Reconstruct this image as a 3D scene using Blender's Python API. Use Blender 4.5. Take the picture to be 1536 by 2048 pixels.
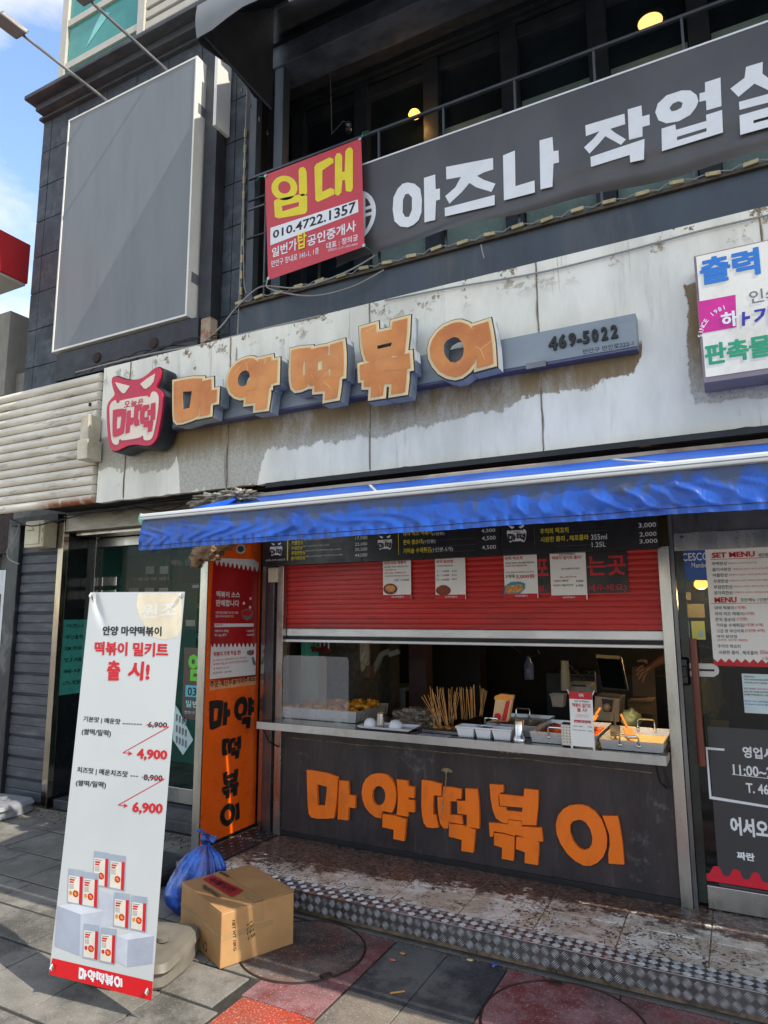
import bpy, bmesh, math, random
from mathutils import Vector, Matrix, noise
from mathutils.geometry import tessellate_polygon
random.seed(7)
for o in list(bpy.data.objects): bpy.data.objects.remove(o)
SC = bpy.context.scene; COL = SC.collection

# ---------------------------------------------------------------- camera
YAW, PITCH, ROLL, FPX, HC = math.radians(27.398), math.radians(8.638), math.radians(-0.292), 1343.0, 1.78
cf = Vector((-math.sin(YAW)*math.cos(PITCH), math.cos(YAW)*math.cos(PITCH), math.sin(PITCH)))
cr = Vector((math.cos(YAW), math.sin(YAW), 0)); cu = cr.cross(cf)
cr, cu = cr*math.cos(ROLL)+cu*math.sin(ROLL), -cr*math.sin(ROLL)+cu*math.cos(ROLL)
CAMP = Vector((0, 0, HC))
cam = bpy.data.cameras.new('camera'); camo = bpy.data.objects.new('camera', cam); COL.objects.link(camo)
camo.matrix_world = Matrix(((cr.x, cu.x, -cf.x, 0), (cr.y, cu.y, -cf.y, 0), (cr.z, cu.z, -cf.z, HC), (0, 0, 0, 1)))
cam.sensor_fit = 'VERTICAL'; cam.sensor_height = 36; cam.lens = 36*FPX/2048
cam.clip_start = .05; cam.clip_end = 2000
SC.camera = camo
# ---------------------------------------------------------------- light
SUN = Vector((.68, -.10, .73)).normalized()
w = bpy.data.worlds.new('World'); SC.world = w; w.use_nodes = True
nt = w.node_tree; nt.nodes.clear()
N = nt.nodes.new; Lk = nt.links.new
wo = N('ShaderNodeOutputWorld'); bg = N('ShaderNodeBackground'); sky = N('ShaderNodeTexSky')
sky.sky_type = 'NISHITA'; sky.sun_disc = False; sky.sun_elevation = math.asin(SUN.z)
sky.sun_rotation = math.atan2(SUN.x, SUN.y); sky.air_density = 1.2; sky.dust_density = .6; sky.ozone_density = 2.0
tc = N('ShaderNodeTexCoord'); mp = N('ShaderNodeMapping'); mp.inputs['Scale'].default_value = (1.6, 1.6, 3.2); mp.inputs['Location'].default_value = (.9, .4, 0)
ns = N('ShaderNodeTexNoise'); ns.inputs['Scale'].default_value = 1.9; ns.inputs['Detail'].default_value = 9; ns.inputs['Roughness'].default_value = .55
rp = N('ShaderNodeValToRGB'); rp.color_ramp.elements[0].position = .42; rp.color_ramp.elements[1].position = .60
mx = N('ShaderNodeMix'); mx.data_type = 'RGBA'; mx.inputs[7].default_value = (3.5, 3.4, 3.3, 1)
Lk(tc.outputs['Generated'], mp.inputs[0]); Lk(mp.outputs[0], ns.inputs[0]); Lk(ns.outputs[0], rp.inputs[0])
Lk(rp.outputs[0], mx.inputs[0]); Lk(sky.outputs[0], mx.inputs[6]); Lk(mx.outputs[2], bg.inputs[0]); Lk(bg.outputs[0], wo.inputs[0])
bg.inputs[1].default_value = .15
sl = bpy.data.lights.new('sun', 'SUN'); sl.energy = 2.6; sl.angle = math.radians(.5); sl.color = (1, .93, .82)
so = bpy.data.objects.new('sun', sl); COL.objects.link(so); so.rotation_euler = SUN.to_track_quat('Z', 'Y').to_euler()
vs = SC.view_settings; vs.view_transform = 'Standard'; vs.look = 'None'; vs.gamma = 1; vs.use_curve_mapping = False; vs.exposure = 1.22

# ---------------------------------------------------------------- helpers
def ray(px, py): return cf + cr*((px-768)/FPX) + cu*((1024-py)/FPX)
class Pl:
    """a real plane in the place: origin O, axes U, V, facing Nn"""
    def __init__(s, O, U, V):
        s.O = Vector(O); s.U = Vector(U).normalized(); s.V = Vector(V).normalized(); s.N = s.U.cross(s.V).normalized()
        if s.N.dot(CAMP-s.O) < 0: s.N = -s.N
    def L(s, px, py):
        d = ray(px, py); t = (s.O-CAMP).dot(s.N)/d.dot(s.N); p = CAMP+d*t-s.O
        return (p.dot(s.U), p.dot(s.V))
    def W(s, u, v, d=0): return s.O+s.U*u+s.V*v+s.N*d
def PY(Y): return Pl((0, Y, 0), (1, 0, 0), (0, 0, 1))
def P(px, py, Y): return PY(Y).L(px, py)
def G(px, py, z=0):
    d = ray(px, py); t = (z-HC)/d.z; return (d.x*t, d.y*t)
def crop(x0, y0, s, pts): return [(x0+a/s, y0+b/s) for a, b in pts]

class MB:
    def __init__(s): s.v = []; s.f = []; s.m = []; s.mi = 0
    def add(s, vs, fs):
        n = len(s.v); s.v += [tuple(p) for p in vs]; s.f += [tuple(i+n for i in f) for f in fs]; s.m += [s.mi]*len(fs); return s
    def box(s, x0, x1, y0, y1, z0, z1):
        return s.add([(x0,y0,z0),(x1,y0,z0),(x1,y1,z0),(x0,y1,z0),(x0,y0,z1),(x1,y0,z1),(x1,y1,z1),(x0,y1,z1)],
                     [(3,2,1,0),(4,5,6,7),(0,1,5,4),(1,2,6,5),(2,3,7,6),(3,0,4,7)])
    def obox(s, c, ax, ay, az, hx, hy, hz):
        c = Vector(c); ax, ay, az = Vector(ax).normalized()*hx, Vector(ay).normalized()*hy, Vector(az).normalized()*hz
        q = [c+ax*i+ay*j+az*k for k in (-1,1) for i, j in ((-1,-1),(1,-1),(1,1),(-1,1))]
        return s.add(q, [(3,2,1,0),(4,5,6,7),(0,1,5,4),(1,2,6,5),(2,3,7,6),(3,0,4,7)])
    def quad(s, a, b, c, d): return s.add([a,b,c,d], [(0,1,2,3)])
    def tube(s, pts, r, n=8, cap=True, r2=None):
        pts = [Vector(p) for p in pts]; K = len(pts); vs = []
        up = None
        for i, p in enumerate(pts):
            t = (pts[min(i+1,K-1)]-pts[max(i-1,0)]).normalized()
            if up is None:
                up = Vector((0,0,1)) if abs(t.z) < .9 else Vector((1,0,0))
            a = t.cross(up).normalized(); b = a.cross(t).normalized(); up = b
            rr = r if r2 is None else r+(r2-r)*i/(K-1)
            for k in range(n):
                th = 2*math.pi*k/n; vs.append(p+a*math.cos(th)*rr+b*math.sin(th)*rr)
        fs = [(i*n+k, i*n+(k+1)%n, (i+1)*n+(k+1)%n, (i+1)*n+k) for i in range(K-1) for k in range(n)]
        if cap: fs += [tuple(range(n))[::-1], tuple((K-1)*n+k for k in range(n))]
        return s.add(vs, fs)
    def lathe(s, prof, c, n=24, ax=None, ay=None, az=None):
        c = Vector(c); ax = Vector(ax or (1,0,0)); ay = Vector(ay or (0,1,0)); az = Vector(az or (0,0,1))
        vs = [c+ax*(r*math.cos(2*math.pi*k/n))+ay*(r*math.sin(2*math.pi*k/n))+az*z for r, z in prof for k in range(n)]
        K = len(prof)
        fs = [(i*n+k, i*n+(k+1)%n, (i+1)*n+(k+1)%n, (i+1)*n+k) for i in range(K-1) for k in range(n)]
        if prof[0][0] > 1e-5: fs.append(tuple(range(n))[::-1])
        if prof[-1][0] > 1e-5: fs.append(tuple((K-1)*n+k for k in range(n)))
        return s.add(vs, fs)
    def grid(s, fn, nu, nv):
        vs = [fn(i/nu, j/nv) for j in range(nv+1) for i in range(nu+1)]
        return s.add(vs, [(j*(nu+1)+i, j*(nu+1)+i+1, (j+1)*(nu+1)+i+1, (j+1)*(nu+1)+i) for j in range(nv) for i in range(nu)])
    def blob(s, c, r, amp=.2, sc=3, sub=3, squash=(1,1,1), seed=0):
        bm = bmesh.new(); bmesh.ops.create_icosphere(bm, subdivisions=sub, radius=1)
        vs = []
        for v in bm.verts:
            p = v.co; k = 1+amp*noise.fractal(p*sc+Vector((seed*7.3, 1.7*seed, 0)), 1, 2, 4)
            vs.append(Vector(c)+Vector((p.x*r*k*squash[0], p.y*r*k*squash[1], p.z*r*k*squash[2])))
        fs = [tuple(v.index for v in f.verts) for f in bm.faces]; bm.free(); return s.add(vs, fs)
    def poly(s, pl, loops, d=0, back=None, side=True):
        """flat polygon (with holes) on a plane at distance d; extruded back to distance `back` when given"""
        loops = [fixdir(l, i > 0) for i, l in enumerate(loops)]
        tri = tessellate_polygon([[Vector((a, b, 0)) for a, b in l] for l in loops]); flat = [p for l in loops for p in l]
        n = len(flat); vs = [pl.W(a, b, d) for a, b in flat]; fs = []
        for t in tri:
            a, b, c = (vs[i] for i in t)
            fs.append(tuple(t) if (b-a).cross(c-a).dot(pl.N) > 0 else tuple(t)[::-1])
        if back is not None:
            vs += [pl.W(a, b, back) for a, b in flat]; o = 0
            for l in loops:
                k = len(l)
                fs += [(o+i, o+i+n, o+(i+1)%k+n, o+(i+1)%k) for i in range(k)]; o += k
        return s.add(vs, fs)
    def text(s, pl, st, u0, u1, v0, v1, d=.002, bold=.03, back=None, slant=0, keep=False):
        vs, fs, bb = glyphs(st, bold)
        if not vs: return s
        sx = (u1-u0)/(bb[2]-bb[0]); sy = (v1-v0)/(bb[3]-bb[1])
        if keep: sx = sy
        q = [pl.W(u0+(x-bb[0])*sx+slant*(y-bb[1])*sy, v0+(y-bb[1])*sy, d+e) for x, y, e in vs]
        n = (q[fs[0][1]]-q[fs[0][0]]).cross(q[fs[0][2]]-q[fs[0][0]]).dot(pl.N) if fs else 1
        return s.add(q, fs if n > 0 else [f[::-1] for f in fs])
    def tpx(s, pl, st, xl, yt, xr, yb, d=.002, bold=.03, **k):
        u0, v1 = pl.L(xl, yt); _, v0 = pl.L(xl, yb); u1, _ = pl.L(xr, (yt+yb)/2)
        return s.text(pl, st, u0, u1, v0, v1, d, bold, **k)
    def build(s, name, mat, parent=None, label=None, cat=None, group=None, kind=None, smooth=False, bevel=0, inv=None, solid=0):
        me = bpy.data.meshes.new(name); me.from_pydata(s.v, [], s.f)
        for m in (mat if isinstance(mat, (list, tuple)) else [mat]): me.materials.append(m)
        if isinstance(mat, (list, tuple)): me.polygons.foreach_set('material_index', s.m)
        me.update()
        if smooth:
            me.polygons.foreach_set('use_smooth', [True]*len(me.polygons))
            if smooth != 2: me.set_sharp_from_angle(angle=math.radians(38))
        o = bpy.data.objects.new(name, me); COL.objects.link(o)
        if bevel:
            b = o.modifiers.new('bevel', 'BEVEL'); b.width = bevel; b.segments = 2; b.limit_method = 'ANGLE'; b.angle_limit = .6; b.harden_normals = False
        if solid:
            b = o.modifiers.new('solid', 'SOLIDIFY'); b.thickness = solid; b.offset = 0
        if parent: par(o, parent)
        tag(o, label, cat, group, kind); return o
def par(o, p):
    o.parent = p
    o.matrix_parent_inverse = p.matrix_basis.inverted() if p.parent is None else Matrix.Identity(4)
def tag(o, label=None, cat=None, group=None, kind=None):
    if label: o['label'] = label
    if cat: o['category'] = cat
    if group: o['group'] = group
    if kind: o['kind'] = kind
    return o
def thing(name, label, cat, loc=(0,0,0), group=None):
    o = bpy.data.objects.new(name, None); COL.objects.link(o); o.location = loc; o.empty_display_size = .1
    return tag(o, label, cat, group)
def copy_tree(root, delta, label, rotz=0):
    r = root.copy(); COL.objects.link(r); r.location = Vector(root.location)+Vector(delta); r.rotation_euler = (0, 0, rotz); r['label'] = label
    base = Matrix.Translation(root.location).inverted()
    for ch in list(root.children):
        c = ch.copy(); COL.objects.link(c); c.parent = r; c.matrix_parent_inverse = base
        for g in list(ch.children):
            e = g.copy(); COL.objects.link(e); e.parent = c; e.matrix_parent_inverse = Matrix.Identity(4)
    return r
def area(l): return sum(l[i][0]*l[(i+1)%len(l)][1]-l[(i+1)%len(l)][0]*l[i][1] for i in range(len(l)))/2
def fixdir(l, hole):
    l = list(l); return l[::-1] if (area(l) < 0) != hole else l
def grow(l, d, hole=False):
    """outline moved outward by d (a hole shrinks)"""
    l = fixdir(l, hole); n = len(l); out = []
    for i in range(n):
        a, b, c = (Vector(l[(i+k)%n]) for k in (-1, 0, 1)); e1 = (b-a); e2 = (c-b)
        if e1.length < 1e-6 or e2.length < 1e-6: continue
        e1.normalize(); e2.normalize(); n1 = Vector((e1.y, -e1.x)); n2 = Vector((e2.y, -e2.x)); m = (n1+n2)
        m = m/max(.45, m.length_squared/2) if m.length > .01 else n1
        out.append(tuple(b+m*d))
    return out
def smoothloop(l, it=1):
    for _ in range(it):
        o = []
        for i in range(len(l)):
            a, b = Vector(l[i]), Vector(l[(i+1)%len(l)]); o += [tuple(a*.75+b*.25), tuple(a*.25+b*.75)]
        l = o
    return l
_g = {}
def glyphs(st, bold):
    k = (st, bold)
    if k not in _g:
        cu_ = bpy.data.curves.new('t', 'FONT'); cu_.body = st; cu_.size = 1; cu_.resolution_u = 2; cu_.offset = min(bold*.5, .012); cu_.fill_mode = 'FRONT'
        ob = bpy.data.objects.new('t', cu_); me = ob.to_mesh()
        v0 = [(v.co.x, v.co.y) for v in me.vertices]; f0 = [tuple(p.vertices) for p in me.polygons]
        ob.to_mesh_clear(); bpy.data.objects.remove(ob); bpy.data.curves.remove(cu_)
        vs, fs = [], []; r = bold*.5-.012; n = 1 if r < .004 else (4 if r < .02 else 8)
        for i in range(n):
            dx, dy = (0, 0) if n == 1 else (r*math.cos(2*math.pi*(i+.5)/n), r*math.sin(2*math.pi*(i+.5)/n)*.75)
            b = len(vs); vs += [(x+dx, y+dy, i*.00006) for x, y in v0]; fs += [tuple(q+b for q in f) for f in f0]
        bb = (min(v[0] for v in vs), min(v[1] for v in vs), max(v[0] for v in vs), max(v[1] for v in vs)) if vs else None
        _g[k] = (vs, fs, bb)
    return _g[k]

# ---------------------------------------------------------------- materials
def lin(c):
    if isinstance(c, str): c = tuple(int(c[i:i+2], 16)/255 for i in (0, 2, 4))
    return tuple(x/12.92 if x <= .04045 else ((x+.055)/1.055)**2.4 for x in c[:3])+(1,)
class Mt:
    """node helper"""
    def __init__(s, name):
        s.m = bpy.data.materials.new(name); s.m.use_nodes = True; s.t = s.m.node_tree; s.b = s.t.nodes['Principled BSDF']
        s.co = s.t.nodes.new('ShaderNodeTexCoord').outputs['Object']
    def n(s, ty, **k):
        o = s.t.nodes.new(ty)
        for a, b in k.items():
            if a.startswith('i_'):
                key = a[2:]; o.inputs[int(key) if key.isdigit() else key.replace('_', ' ')].default_value = b
            else: setattr(o, a, b)
        return o
    def l(s, a, b): s.t.links.new(a, b)
    def noise(s, scale, detail=5, rough=.6, stretch=(1,1,1), off=0, dist=0):
        mp = s.n('ShaderNodeMapping'); mp.inputs['Scale'].default_value = stretch; mp.inputs['Location'].default_value = (off, off*.7, off*.3); s.l(s.co, mp.inputs[0])
        o = s.n('ShaderNodeTexNoise'); o.inputs['Scale'].default_value = scale; o.inputs['Detail'].default_value = detail; o.inputs['Roughness'].default_value = rough; o.inputs['Distortion'].default_value = dist
        s.l(mp.outputs[0], o.inputs[0]); return o.outputs[0]
    def ramp(s, f, a, b, lo=0., hi=1.):
        o = s.n('ShaderNodeMapRange', clamp=True); o.interpolation_type = 'SMOOTHSTEP'
        for i, v in zip((1,2,3,4), (a, b, lo, hi)): o.inputs[i].default_value = v
        s.l(f, o.inputs[0]); return o.outputs[0]
    def math(s, op, a, b=None):
        o = s.n('ShaderNodeMath', operation=op)
        for i, x in enumerate((a, b)):
            if x is None: continue
            if isinstance(x, (int, float)): o.inputs[i].default_value = x
            else: s.l(x, o.inputs[i])
        return o.outputs[0]
    def mix(s, f, a, b):
        o = s.n('ShaderNodeMix', data_type='RGBA')
        for i, x in ((0, f), (6, a), (7, b)):
            if isinstance(x, (int, float, tuple)): o.inputs[i].default_value = x
            else: s.l(x, o.inputs[i])
        return o.outputs[2]
    def xyz(s):
        o = s.n('ShaderNodeSeparateXYZ'); s.l(s.co, o.inputs[0]); return o.outputs
    def bump(s, f, st=.3, dist=.01):
        o = s.n('ShaderNodeBump'); o.inputs['Strength'].default_value = st; o.inputs['Distance'].default_value = dist
        s.l(f, o.inputs['Height']); s.l(o.outputs[0], s.b.inputs['Normal']); return s
    def set(s, col=None, rough=None, metal=None, **k):
        for nm, x in (('Base Color', col), ('Roughness', rough), ('Metallic', metal)):
            if x is None: continue
            if isinstance(x, (int, float, tuple)): s.b.inputs[nm].default_value = x
            else: s.l(x, s.b.inputs[nm])
        for a, b in k.items(): s.b.inputs[a.replace('_', ' ')].default_value = b
        return s
def pm(name, c, rough=.6, metal=0., var=.12, sc=5, bump=0, bsc=80, dirt=None, damt=.5, dsc=3, streak=(1,1,1), **k):
    m = Mt(name); c = lin(c); a = tuple(x*(1-var) for x in c[:3])+(1,); b = tuple(min(1, x*(1+var)) for x in c[:3])+(1,)
    col = m.mix(m.ramp(m.noise(sc, 6, .65, streak), .3, .7), a, b)
    if dirt:
        f = m.math('MULTIPLY', m.ramp(m.noise(dsc, 9, .7, streak, 3.3), .48, .68), damt)
        col = m.mix(f, col, lin(dirt))
    r = m.ramp(m.noise(sc*2.3, 5, .6, streak, 9), .25, .75, max(0, rough-.08), min(1, rough+.1))
    m.set(col, r, metal, **k)
    if bump: m.bump(m.noise(bsc, 6, .7, (1,1,1), 1), bump, .004)
    return m.m
def emis(name, c, e):
    m = Mt(name); m.set(lin(c), .5); m.b.inputs['Emission Color'].default_value = lin(c); m.b.inputs['Emission Strength'].default_value = e; return m.m

M = {}
M['steel'] = pm('stainless_steel', 'b9b7b2', .27, 1, .1, 3, .05, 30, '6b5f50', .45, 2.2, (1,1,.25))
M['steel_dark'] = pm('dull_stainless_steel', '77777a', .33, .9, .2, 3, .05, 30, '1d1b19', .6, 2.0, (1,1,.3))
M['steel_clean'] = pm('polished_steel', 'cfcdca', .16, 1, .05, 6)
M['alu'] = pm('white_aluminium', 'd9d9d6', .35, .3, .08, 3, 0, 80, '8b8b88', .4, 4, (.3,1,1))
M['black_metal'] = pm('black_painted_steel', '26282c', .5, .1, .25, 4, .1, 60, '4a4c50', .35, 3)
M['sill_metal'] = pm('blue_grey_painted_steel', '414951', .5, .2, .15, 2.5, .08, 30, '6a6259', .4, 3.2, (1,1,.22))
M['dark'] = pm('near_black_paint', '121316', .55, 0, .3, 4, .1, 60)
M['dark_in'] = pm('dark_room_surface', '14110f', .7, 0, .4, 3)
M['maroon'] = pm('dark_red_brown_board', '3b1f1c', .6, 0, .2, 3)
M['glass_dark'] = pm('dark_window_glass', '0d1417', .06, 0, .3, 2, Specular_IOR_Level=.5)
M['orange'] = pm('orange_acrylic', 'f27408', .42, 0, .05, 6, 0, 80, 'a85414', .35, 7, (1,1,.5))
M['orange_panel'] = pm('orange_vinyl', 'f0600a', .3, 0, .06, 3, 0, 80, 'b8460c', .4, 4)
M['redp'] = pm('red_vinyl', 'a60f16', .35, 0, .1, 4)
M['crimson'] = pm('crimson_acrylic', 'b5153a', .32, 0, .06, 5)
M['beige'] = pm('beige_acrylic', 'cfc1b2', .4, 0, .05, 6)
M['logo_side'] = pm('charcoal_sheet_metal', '25292f', .5, .2, .1, 5)
M['ink'] = pm('black_print', '101012', .5, 0, .1, 9)
M['white_ink'] = pm('white_print', 'dfe0e2', .5, 0, .04, 9)
M['red_ink'] = pm('red_print', 'c01420', .5, 0, .06, 9)
M['yellow_ink'] = pm('yellow_print', 'e3cf26', .5, 0, .05, 9)
M['blue_ink'] = pm('blue_print', '1c6fc0', .5, 0, .05, 9)
M['green_ink'] = pm('green_print', '17946a', .5, 0, .05, 9)
M['grey_ink'] = pm('grey_print', '6d6f73', .5, 0, .05, 9)
M['paper'] = pm('white_paper', 'ecebe6', .6, 0, .04, 6)
M['board_black'] = pm('black_menu_board', '17171a', .35, 0, .12, 6)
M['white_wall'] = pm('white_paint', 'd5d3cd', .6, 0, .06, 3, .1, 40, '8f897e', .5, 3)
M['copper_wood'] = pm('red_brown_wood', '6b2c1c', .35, 0, .3, 6, .05, 60, '3a1611', .5, 6, (6,6,.5))
M['cable'] = pm('grey_cable', '8e8c86', .6, 0, .1, 9)
M['cable_black'] = pm('black_cable', '17171a', .6, 0, .1, 9)
M['twine'] = pm('green_twine', '2c8a6c', .7, 0, .2, 30)
M['balc_glass'] = pm('balcony_window_glass', '232d33', .08, 0, .35, 1.5)
M['dk2'] = pm('dark_window_frame_paint', '3b424a', .4, .1, .25, 4)
# ================================================================ ground and pavement
def setting(name, mb, mat, **k): return mb.build(name, mat, kind='structure', **k)
def pavmat(name, c, c2, spec=.5, speck='c8c4b8', stains='2b2a29', red=None):
    m = Mt(name); base = m.mix(m.ramp(m.noise(3.1, 8, .7), .35, .65), lin(c), lin(c2))
    st = m.ramp(m.noise(1.7, 9, .72, off=4), .46, .62); base = m.mix(m.math('MULTIPLY', st, .8), base, lin(stains))
    if red:
        base = m.mix(m.math('MULTIPLY', m.ramp(m.noise(2.6, 9, .75, off=8), .44, .60), .8), base, lin(red))
    sp = m.ramp(m.noise(95, 4, .8), .56, .64); base = m.mix(m.math('MULTIPLY', sp, spec), base, lin(speck))
    m.set(base, m.ramp(m.noise(14, 5), .3, .7, .55, .85)); m.bump(m.noise(150, 4, .8), .5, .004); return m.m
M['asphalt'] = pavmat('asphalt', '8a867f', '77746e', .4, 'a8a49a', '5c5955')
M['paver'] = pavmat('grey_concrete_paver', '817d75', '6a675f', .5, 'aaa69a', '44423e')
M['joint'] = pm('dirty_joint_sand', '2f2c27', .9, 0, .3, 20, .4, 120)
M['pave_pink'] = pavmat('worn_red_coated_paving', '93696a', '775455', .6, 'c8b8b0', '453836', '6e1a14')
M['pave_black'] = pavmat('black_coated_paving', '3e3f42', '2c2d30', .4, '8d8d8a', '6b6b66')
M['pave_tan'] = pavmat('stained_concrete_paving', '7d7569', '6a5f55', .6, 'c0b6a6', '3f3835')
M['pave_red'] = pavmat('bright_red_coated_paving', 'a8381f', '8a4a3a', .8, 'd8c0a8', '4a2a24', 'b8321a')
setting('ground', MB().box(-60, 60, -60, 60, -.3, -.012), M['asphalt'])
pav = MB()
setting('paving_bed', MB().box(-9, 3, 1.2, 3.6, -.011, -.006).box(-9, -3.3, 3.6, 4.9, -.011, -.006), M['joint'])
# individual pavers on the left, running along the shop front
bed = bpy.data.objects['paving_bed']
rows = [(1.35, .42), (1.78, .42), (2.21, .42), (2.64, .28), (2.93, .28), (3.22, .36), (3.59, .40), (4.00, .42)]
k = 0
for ri, (y, dpt) in enumerate(rows):
    x = -8.3+(ri%2)*.3
    while x < -2.22:
        wd = .434; x1 = min(x+wd, -2.22)
        if x1-x > .1 and not (y > 3.3 and x1 > -3.55) and x < -2.25:
            dz = random.uniform(-.003, .002)
            MB().box(x, x1, y, y+dpt-.008, -.01, 0+dz).build('paver', M['paver'], bed, bevel=.003)
        x += wd+.007
# coated slabs in front of the step: one object each, joints between
def slab(x0, x1, y0, y1, mat, lab, z=0.0): return MB().box(x0, x1, y0, y1, -.012, z).build('paving_slab', mat, kind='structure', bevel=.003)
for a in ((-2.215, -1.80, 2.78, 3.585), ): slab(*a, M['pave_pink'], '')
mred = M['pave_red']; 
MB().box(-2.20, -1.795, 1.9, 2.775, -.012, 0).build('paving_slab', mred, kind='structure', bevel=.003)
for x0, x1, y0, y1, m_ in ((-1.785,-1.49,3.05,3.585,'pave_black'),(-1.484,-1.165,3.05,3.585,'pave_black'),(-1.785,-1.49,2.2,3.044,'pave_tan'),(-1.484,-1.165,2.2,3.044,'pave_tan'),
    (-1.158,-.62,2.2,3.585,'pave_pink'),(-.612,.2,2.2,3.585,'pave_pink'),(.208,1.6,2.2,3.585,'pave_pink'),(-2.2,1.6,1.3,2.19,'pave_tan')):
    if m_ == 'pave_tan' and x0 == -2.2: y1 = 1.89
    slab(x0, x1, y0, y1, M[m_], '')
# two round manhole covers set flush in the paving
def manhole(cx, cy, r, mat, lab, h0):
    t = thing('manhole_cover', lab, 'manhole cover', (cx, cy, 0), 'round manhole covers painted over with the paving')
    MB().lathe([(r-.0055, .0022), (r-.003, .0075), (r+.003, .0075), (r+.007, .0015)], (cx, cy, 0), 56).build('rim', M['cover_rim'], t, smooth=True)
    MB().lathe([(0, .004), (r-.006, .004), (r-.006, .001)], (cx, cy, 0), 56).build('cover_plate', mat, t)
    MB().obox((cx+r*math.cos(h0)*.93, cy+r*math.sin(h0)*.93, .009), (math.cos(h0), math.sin(h0), 0), (-math.sin(h0), math.cos(h0), 0), (0,0,1), .012, .03, .004).build('lifting_hole', M['cover_rim'], t)
M['cover_rim'] = pm('rusty_iron', '33221d', .7, .3, .3, 12, .3, 80)
M['cover_a'] = pavmat('worn_cover_coating', '5a5350', '7d7066', .5, 'c9b9a4', '232021', '6a3a30')
manhole(-2.20, 3.27, .335, M['cover_a'], 'round manhole cover with dark grey stained face beside the cardboard box', -.6)
manhole(-.80, 3.22, .36, M['pave_pink'], 'round pink stained manhole cover below the diamond plate step', 1.9)
# ================================================================ step with tiles and diamond plate
step = thing('shop_step', 'low shop step paved with brown and white stone tiles edged in diamond plate', 'step', (-1.5, 3.9, 0))
mt = Mt('patterned_stone_tile')
X_, Y_, Z_ = mt.xyz()
vein = mt.ramp(mt.noise(15, 10, .8, (1,1.5,1), 5, 2.6), .43, .57)
brown = mt.mix(vein, lin('1a0f0b'), lin('80685a'))
brown = mt.mix(mt.ramp(mt.noise(38, 8, .85, (1,1.8,1), 13, 1.5), .55, .63), brown, lin('c4b7a8'))
brown = mt.mix(mt.math('MULTIPLY', mt.ramp(mt.noise(52, 6, .8, off=23), .56, .62), .9), brown, lin('20151a'))
pale = mt.mix(mt.ramp(mt.noise(5.5, 6, .7, off=6), .40, .60), lin('f2ecdf'), lin('cbbca6'))
spk = mt.math('MULTIPLY', mt.ramp(mt.noise(52, 3, .7, (1,1,1), 33, .6), .53, .56), mt.ramp(mt.noise(6.5, 5, .7, off=43), .43, .56))
pale = mt.mix(spk, pale, lin('201c1e'))
fr = mt.math('ADD', mt.ramp(Y_, 3.72, 4.42, 1.02, -.10), mt.math('MULTIPLY', mt.math('SUBTRACT', mt.noise(7, 10, .8, (1,1.6,1), 11), .5), 2.6))
fr = mt.math('ADD', fr, mt.ramp(X_, -3.2, -1.0, -.42, .10))
col = mt.mix(mt.ramp(fr, .34, .46), brown, pale)
col = mt.mix(mt.math('MULTIPLY', mt.ramp(mt.noise(9, 9, .8, (1,2,1), 17), .54, .64), .6), col, lin('5c3a2a'))
mt.set(col, mt.ramp(mt.noise(30, 4), .3, .7, .28, .6)); mt.bump(mt.noise(60, 5, .8), .25, .003); M['tile'] = mt.m
MB().box(-3.5, 6.0, 3.66, 4.60, .005, .1265).build('step_core', pm('tan_tile_grout', '9c8468', .8, 0, .3, 12, .2, 60, '3a2c22', .7, 7), step)
xs = [-3.60+.42*i for i in range(19)]
for i in range(len(xs)-1):
    for (y0, y1) in ((3.70, 4.027), (4.033, 4.60)):
        x0 = max(xs[i]+.003+0.002, -3.46)
        x1 = xs[i+1]-.003
        if x1-x0 > .03: MB().box(x0, x1, y0, y1, .12, .1300+random.uniform(-.0012, .0012)).build('floor_tile', M['tile'], step, bevel=.0015)
M['riser'] = pm('marbled_riser_tile', '7d6a58', .5, 0, .4, 16, .1, 60, '2a1c15', .8, 7)
for i in range(len(xs)-1): MB().box(max(xs[i]+.15, -3.5), xs[i+1]+.147, 3.645, 3.66, 0, .118).build('riser_tile', M['riser'], step)
M['plate'] = pm('worn_aluminium_plate', '615f5f', .36, .5, .25, 8, .1, 90, '2e2b2a', .6, 5)
M['tread'] = pm('bright_worn_tread_bar', 'c0bfbe', .32, .4, .15, 12)
npl = thing('diamond_plate_nosing', 'grey aluminium diamond plate edging folded over the front of the tiled step', 'step edging', (-1.2, 3.62, .13))
xx = [-3.02, -.93, 1.16, 3.2]
for a, b in zip(xx, xx[1:]): MB().box(a+.001, b-.001, 3.61, 3.745, .131, .1345).box(a+.001, b-.001, 3.607, 3.6098, .038, .1345).build('folded_plate', M['plate'], npl)
MB().box(-3.02, 3.2, 3.6045, 3.6115, .1346, .1375).build('bright_edge_highlight', M['steel_clean'], npl, bevel=.001)  # bright strip added as the highlight along the folded plate edge
tb = MB(); nx = 123; pitch = .050
def barq(mb, c, a, b, nrm, L_, W_, h):
    c = Vector(c); a = Vector(a); b = Vector(b); nrm = Vector(nrm)
    q = [c-a*L_, c-b*W_, c+a*L_, c+b*W_]; t = [c-a*L_*.7+nrm*h, c-b*W_*.5+nrm*h, c+a*L_*.7+nrm*h, c+b*W_*.5+nrm*h]
    mb.add(q+t, [(4,5,6,7),(0,1,5,4),(1,2,6,5),(2,3,7,6),(3,0,4,7)])
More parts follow.
